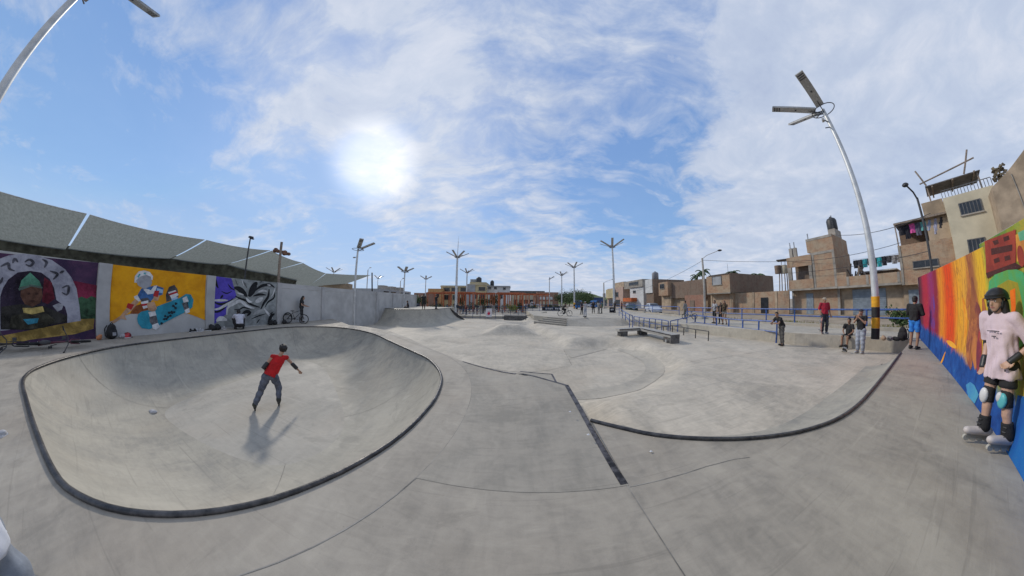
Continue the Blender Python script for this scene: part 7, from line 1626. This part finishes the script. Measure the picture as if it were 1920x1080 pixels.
# ================================================================ bicycles
def bicycle(loc, rot, label, frame, R=.25, wb=.92, lie=None, name='bicycle', group='bicycles'):
    root = empty(name, loc, 0, label, 'bicycle', group); root.rotation_euler = rot
    rw, fw, bb_ = Vector((-wb / 2, 0, R)), Vector((wb / 2, 0, R)), Vector((-.06, 0, R + .02))
    st_, hd = Vector((-.17, 0, R + .36)), Vector((wb / 2 - .16, 0, R + .42)); hd2 = hd + Vector((-.03, 0, .10))
    f = MB()
    for a, b in ((bb_, st_), (bb_, hd), (st_, hd2), (hd, hd2), (rw + Vector((0, .05, 0)), bb_), (rw + Vector((0, -.05, 0)), bb_), (rw + Vector((0, .05, 0)), st_), (rw + Vector((0, -.05, 0)), st_)): f.tube([a, b], .017, 6)
    f.build('frame', frame, root, sm=True)
    fk = MB()
    for s_ in (-1, 1): fk.tube([hd, hd + Vector((.03, s_ * .05, -.06)), fw + Vector((0, s_ * .055, 0))], .014, 6)
    fk.build('fork', frame, root, sm=True)
    for c in (rw, fw):
        wh = MB().tube([c + Vector((R * math.cos(a * math.pi / 14), 0, R * math.sin(a * math.pi / 14))) for a in range(28)], .026, 6, closed=True).build('wheel', TYRE, root, sm=True)
        MB().tube([c + Vector(((R - .03) * math.cos(a * math.pi / 14), 0, (R - .03) * math.sin(a * math.pi / 14))) for a in range(28)], .010, 5, closed=True).build('rim', RIMM, wh, sm=True)
        sp_ = MB()
        for a in range(12): sp_.tube([c, c + Vector(((R - .03) * math.cos(a * math.pi / 6), 0, (R - .03) * math.sin(a * math.pi / 6)))], .003, 3, False)
        sp_.build('spokes', RIMM, wh); MB().tube([c - Vector((0, .05, 0)), c + Vector((0, .05, 0))], .02, 8).build('hub', RIMM, wh)
    MB().tube([hd2, hd2 + Vector((-.01, 0, .06)), hd2 + Vector((.02, 0, .08))], .015, 6).build('stem', DARKP, root)
    h_ = hd2 + Vector((.02, 0, .08)); MB().tube([h_ + Vector((-.05, -.34, .19)), h_ + Vector((0, -.2, .18)), h_ + Vector((.02, -.08, 0)), h_ + Vector((.02, .08, 0)), h_ + Vector((0, .2, .18)), h_ + Vector((-.05, .34, .19))], .012, 6).build('handlebar', DARKP, root, sm=True)
    for s_ in (-1, 1): MB().tube([h_ + Vector((-.035, s_ * .25, .187)), h_ + Vector((-.055, s_ * .36, .192))], .018, 8).build('grip', TYRE, root, sm=True)
    MB().tube([st_, st_ + Vector((-.03, 0, .10))], .013, 6).build('seat_post', DARKP, root)
    MB().ell(st_ + Vector((-.03, 0, .12)), (.13, .06, .03), 10, 6).build('saddle', DARKP, root, sm=True)
    ck = MB(); ck.tube([bb_ - Vector((0, .012, 0)), bb_ + Vector((0, .012, 0))], .07, 14)
    for s_ in (-1, 1): ck.tube([bb_ + Vector((0, s_ * .05, 0)), bb_ + Vector((s_ * .15, s_ * .07, -.05))], .011, 5); ck.box(bb_ + Vector((s_ * .16, s_ * .12, -.05)), (.09, .08, .025))
    ck.build('crank', DARKP, root); return root
SV = mat('frame_silver', (.40, .40, .40), .35, .08, 6, .4); RB = mat('frame_maroon', (.13, .035, .055), .4, .1, 6); BKF = mat('frame_black', (.025, .025, .028), .4, .1, 6)
p = (-12.905, 8.876, 0); bicycle((p[0], p[1], 0), (0, 0, math.radians(42)), 'black bicycle with a pale front wheel held by the teenager', BKF, .27, 1.0)
p = (-11.641, -0.767, 0); bicycle((p[0] - .1, p[1] + .2, .10), (math.radians(80), 0, math.radians(80)), 'maroon bicycle lying upside down by the stone arch mural', RB, .25, .95)
p = (-11.865, -1.692, 0); bicycle((p[0] - .1, p[1] + .1, .10), (math.radians(80), 0, math.radians(65)), 'black bicycle lying at the left picture edge', BKF, .25, .95)
p = (6.081, 22.523, 0); bicycle((p[0], p[1], 0), (0, 0, math.radians(0)), 'bicycle ridden across the rear terrace', BKF, .32, 1.05)
RID = dict(SIT, pelvis=(0, 0, .80), chest=(0, .16, 1.08), neck=(0, .28, 1.26), head=(0, .34, 1.38), sl=(-.17, .25, 1.20), sr=(.17, .25, 1.20), el=(-.26, .40, .98), er=(.26, .40, .98), wl=(-.22, .58, .95), wr=(.22, .58, .95), hl=(-.09, .02, .78), hr=(.09, .02, .78), kl=(-.10, .34, .62), kr=(.10, .38, .80), al=(-.10, .14, .28), ar=(.10, .24, .44), tl=(-.1, .28, .24), tr=(.1, .38, .40))
person((p[0] - .28, p[1], 0), math.radians(-90), 'cyclist in dark clothes riding across the rear terrace', RID, cloth('crowd5', tones[5]), BLKC, SKIN2, 'short', vox=.03)
p = (16.247, 15.359, 0); bicycle((p[0], p[1] - .2, 0), (0, 0, math.radians(150)), 'small blue bicycle beside the man in the grey top', mat('frame_blue', (.04, .14, .40), .4, .1, 6), .25, .9)
# ================================================================ boards, bags, shoes, litter
def skateboard(loc, rot, label, deckm):
    root = empty('skateboard', loc, 0, label, 'skateboard', 'skateboards'); root.rotation_euler = rot
    vs = []; n_ = 12
    for i in range(n_ + 1):
        t = i / n_ * 2 - 1; x = t * .40; w_ = .10 * math.sqrt(max(0.02, 1 - max(0, abs(t) - .75) ** 2 / .0626)); z = .10 + .05 * max(0, abs(t) - .65) / .35
        vs += [(x, -w_, z), (x, w_, z), (x, -w_, z + .012), (x, w_, z + .012)]
    fs = []
    for i in range(n_): a, b = i * 4, i * 4 + 4; fs += [(a, b, b + 1, a + 1), (a + 2, a + 3, b + 3, b + 2), (a, a + 2, b + 2, b), (a + 1, b + 1, b + 3, a + 3)]
    MB().add(vs, fs + [(0, 1, 3, 2), (n_ * 4, n_ * 4 + 2, n_ * 4 + 3, n_ * 4 + 1)]).build('board_deck', deckm, root)
    for x in (-.21, .21):
        tk = MB().box((x, 0, .075), (.06, .13, .05)).build('truck', RIMM, root)
        for y in (-.09, .09): MB().tube([(x, y - .017, .033), (x, y + .017, .033)], .03, 12).build('wheel', mat('wheel_cream', (.45, .43, .38), .5, .1, 5), tk)
    return root
p = (13.596, 2.772, -0.55); skateboard((p[0] - .25, p[1] + .25, -.50), (math.radians(20), math.radians(28), math.radians(15)), 'skateboard under the foot of the person on the ledge', BKF)
p = (14.207, 4.224, 0); skateboard((p[0] - .15, p[1] + .1, .40), (math.radians(80), math.radians(75), math.radians(20)), 'pink skateboard held upright by the man in red', mat('deck_pink', (.42, .20, .17), .6, .2, 9))
p = (7.585, 20.075, 0); skateboard((p[0], p[1], 0), (0, 0, 1.2), 'skateboard under the boy in white on the terrace', BKF)
def lumpy(name, c, parts, m, label, cat, vox=.02, group=None):
    b = MB()
    for (o_, r_) in parts: b.ell(Vector(o_), r_, 10, 7)
    root = empty(name, c, 0, label, cat, group); link(bpy.data.objects.new('shell', remesh(b, vox, 2, 'shell', m)), root); return root
def backpack(c, rz, m, label, k=1.):
    root = lumpy('backpack', c, [((0, 0, .17), (.17, .11, .19)), ((0, 0, .30), (.13, .10, .13)), ((0, .10, .13), (.12, .06, .11))], m, label, 'backpack', .02, 'backpacks'); root.rotation_euler = (0, 0, rz); root.scale = (k,) * 3
    for s_ in (-1, 1): MB().tube([(s_ * .08, -.09, .38), (s_ * .10, -.17, .28), (s_ * .10, -.15, .10), (s_ * .09, -.08, .03)], .016, 6).build('strap', BLKC, root, sm=True)
    MB().tube([(-.04, 0, .42), (0, 0, .46), (.04, 0, .42)], .012, 6).build('grab_handle', BLKC, root); return root
p = (-12.617, 0.716, 0); b_ = backpack((p[0], p[1], 0), math.radians(-60), BLKC, 'black backpack with a grey patch below the orange mural', 1.12)
MB().box((.02, .155, .15), (.10, .02, .09)).build('grey_patch', cloth('patch_grey', (.33, .33, .35)), b_)
p = (-12.596, 1.169, 0)
hm = empty('helmet', (p[0], p[1], 0), .5, 'red and white helmet lying beside the black backpack', 'helmet')
MB().lathe([(.115, .0), (.13, .05), (.12, .11), (.08, .16), (.02, .18)], (0, 0, 0), 16).build('shell', mat('helmet_red', (.45, .03, .04), .4, .4, 9), hm, sm=True); MB().lathe([(.122, .002), (.134, .02), (.122, .03)], (0, 0, 0), 16).build('rim', WHITEI, hm, sm=True); MB().tube([(-.12, 0, .02), (-.1, .12, .01), (.1, .13, .01), (.12, 0, .02)], .008, 5).build('strap', BLKC, hm)
p = (-12.635, 0.997, 0); lumpy('cloth_heap', (p[0], p[1], 0), [((0, 0, .06), (.12, .1, .07)), ((.08, .05, .08), (.08, .08, .07))], cloth('white_cloth', (.45, .45, .47)), 'small heap of white cloth between backpack and red helmet', 'cloth')
p = (-12.543, 0.354, 0); lumpy('orange_bag', (p[0], p[1], 0), [((0, 0, .07), (.10, .09, .08)), ((.03, .04, .13), (.06, .06, .05))], cloth('orange_cloth', (.55, .22, .10)), 'small orange bag left of the black backpack', 'bag')
def shoe(c, rz, m, label, grp='shoes along the wall'):
    root = empty('shoe', c, rz, label, 'shoe', grp); b = MB(); cap(b, (-.09, 0, .05), (.12, 0, .035), .045, .038); cap(b, (-.08, 0, .06), (-.05, 0, .11), .045, .04)
    link(bpy.data.objects.new('upper', remesh(b, .014, 2, 'upper', m)), root); MB().prism([(-.135, -.035), (.10, -.045), (.165, 0), (.10, .045), (-.135, .035)], 0, .022).build('sole', WHITEI, root); return root
WHS, DKS = cloth('shoe_white', (.45, .45, .46)), cloth('shoe_black', (.025, .025, .027))
for i, (q, m_, lab) in enumerate((((-12.862, 3.378, 0), DKS, 'leftmost dark shoe in the row by the orange mural'), ((-12.871, 3.506, 0), DKS, 'second dark shoe in the row by the orange mural'), ((-12.882, 3.678, 0), WHS, 'left of two white shoes by the orange mural'), ((-12.892, 3.832, 0), WHS, 'right of two white shoes by the orange mural'), ((-12.912, 4.126, 0), DKS, 'dark shoe below the pilaster right of the orange mural'), ((-12.956, 4.795, 0), WHS, 'white shoe left of the crouching child'))):
    shoe((q[0], q[1], 0), rr.uniform(0, 6), m_, lab)
for i, (q, lab) in enumerate((((-12.926, 4.335, 0), 'dark bundle left of the purple mural, nearest its pilaster'), ((-12.94, 4.55, 0), 'dark bundle below the left part of the purple mural'), ((-13.127, 7.381, 0), 'left of three dark bags at the right end of the purple mural'), ((-13.144, 7.653, 0), 'middle of three dark bags at the right end of the purple mural'), ((-13.187, 8.295, 0), 'right dark bag behind the rear wheel of the black bicycle'))):
    lumpy('dark_bag', (q[0], q[1], 0), [((0, 0, .10), (.17, .15, .12)), ((rr.uniform(-.1, .1), rr.uniform(-.1, .1), .16 + .04 * (i == 2)), (.10, .11, .11))], BLKC, lab, 'bag', .022, 'dark bags along the wall')
p = (-13.233, 8.54, 0); hoop = tag(MB().tube([(p[0] + .02 * a / 24, p[1] + .30 * math.cos(a * math.pi / 12), .33 + .30 * math.sin(a * math.pi / 12)) for a in range(24)], .035, 8, closed=True).build('tyre', TYRE, sm=True), 'loose black tyre leaning on the wall behind the bicycle', 'tyre')
# bags on the ledge right of the lamp post
p = (14, 1.097, 0.012); backpack((p[0] + .25, p[1], .012), math.radians(60), BLKC, 'black backpack standing on the ledge near the mural wall', 1.15)
p = (13.862, 1.278, 0.012); lumpy('dark_bag', (p[0] + .15, p[1], .012), [((0, 0, .07), (.12, .15, .08)), ((0, .06, .10), (.09, .09, .06))], BLKC, 'black sports bag lying left of the ledge backpack', 'bag', .02, 'bags on the ledge')
p = (13.788, 1.484, 0.012); lumpy('dark_bag', (p[0] + .1, p[1], .012), [((0, 0, .07), (.11, .12, .09)), ((0, .03, .12), (.07, .07, .06))], cloth('grey_bag', (.34, .34, .36), .5), 'black and white bag in the middle of the ledge bags', 'bag', .02, 'bags on the ledge')
p = (13.712, 1.692, 0.012); lumpy('dark_bag', (p[0] + .1, p[1], .012), [((0, 0, .08), (.10, .10, .09)), ((0, .02, .14), (.06, .06, .06))], cloth('tan_bag', (.42, .30, .20)), 'tan bag on the ledge right beside the lamp post base', 'bag', .02, 'bags on the ledge')
# crumpled cloth in the bowl and a small bottle by the bench
def bowl_z(x, y):
    best = min(range(len(bv)), key=lambda i: (bv[i][0] - x) ** 2 + (bv[i][1] - y) ** 2); return bv[best][2]
p = (-8.518, 1.115, -1.12); zb = bowl_z(p[0], p[1]); lumpy('crumpled_cloth', (p[0], p[1], zb - .01), [((0, 0, .03), (.13, .07, .045)), ((.09, .03, .04), (.07, .06, .045)), ((-.08, -.02, .03), (.06, .06, .04))], cloth('white_cloth', (.45, .45, .47)), 'small crumpled white cloth lying on the bowl wall', 'cloth', .014)
p = (8.273, 9.317, -0.55); bt = empty('bottle', (p[0], p[1], -.55), 0, 'small clear bottle standing left of the bench end', 'bottle'); MB().lathe([(.035, 0), (.037, .02), (.037, .14), (.015, .19), (.014, .21)], (0, 0, 0), 12).build('bottle_body', mat('bottle_plastic', (.55, .55, .52), .2, .05, 5), bt, sm=True); MB().lathe([(.017, .21), (.017, .235)], (0, 0, 0), 10).build('cap', mat('helmet_red', (1, 1, 1)), bt)
p = (-5.296, -1, 0); shoe((p[0] - .06, p[1] - .08, 0), 1.9, WHS, 'white shoe on the deck at the left picture edge', 'loose shoes')
# litter flecks on the deck
for i, (q, lab) in enumerate((((1.559, 1.76, 0), 'larger white scrap of litter right of the steel ramp edge'), ((0.831, 2.637, 0.12), 'white scrap of litter at the top of the ramp'), ((0.925, 2.136, 0.08), 'white scrap of litter near the steel edge joint'))):
    tag(MB().add([(q[0] - .018, q[1] - .012, q[2] + .02), (q[0] + .02, q[1] - .008, q[2] + .014), (q[0] + .012, q[1] + .016, q[2] + .022), (q[0] - .012, q[1] + .012, q[2] + .012)], [(0, 1, 2, 3)]).build('litter', WHITEI), lab, 'litter', 'litter scraps')

bpy.data.scenes.remove(TMP)
# put each thing's empty at the thing's base (parts keep their places)
for o in list(COL.objects):
    if o.type == 'EMPTY' and o.parent is None and o.children and o.location.length < 1e-6 and o.rotation_euler.to_quaternion().angle < 1e-6:
        pts = []
        def walk(c, M):
            M = M @ c.matrix_basis
            if c.type == 'MESH': pts.extend(M @ v.co for v in c.data.vertices)
            for d in c.children: walk(d, M)
        for c in o.children: walk(c, Matrix())
        if not pts: continue
        base = Vector(((min(p.x for p in pts) + max(p.x for p in pts)) / 2, (min(p.y for p in pts) + max(p.y for p in pts)) / 2, min(p.z for p in pts)))
        o.location = base
        for c in o.children: c.location = c.location - base
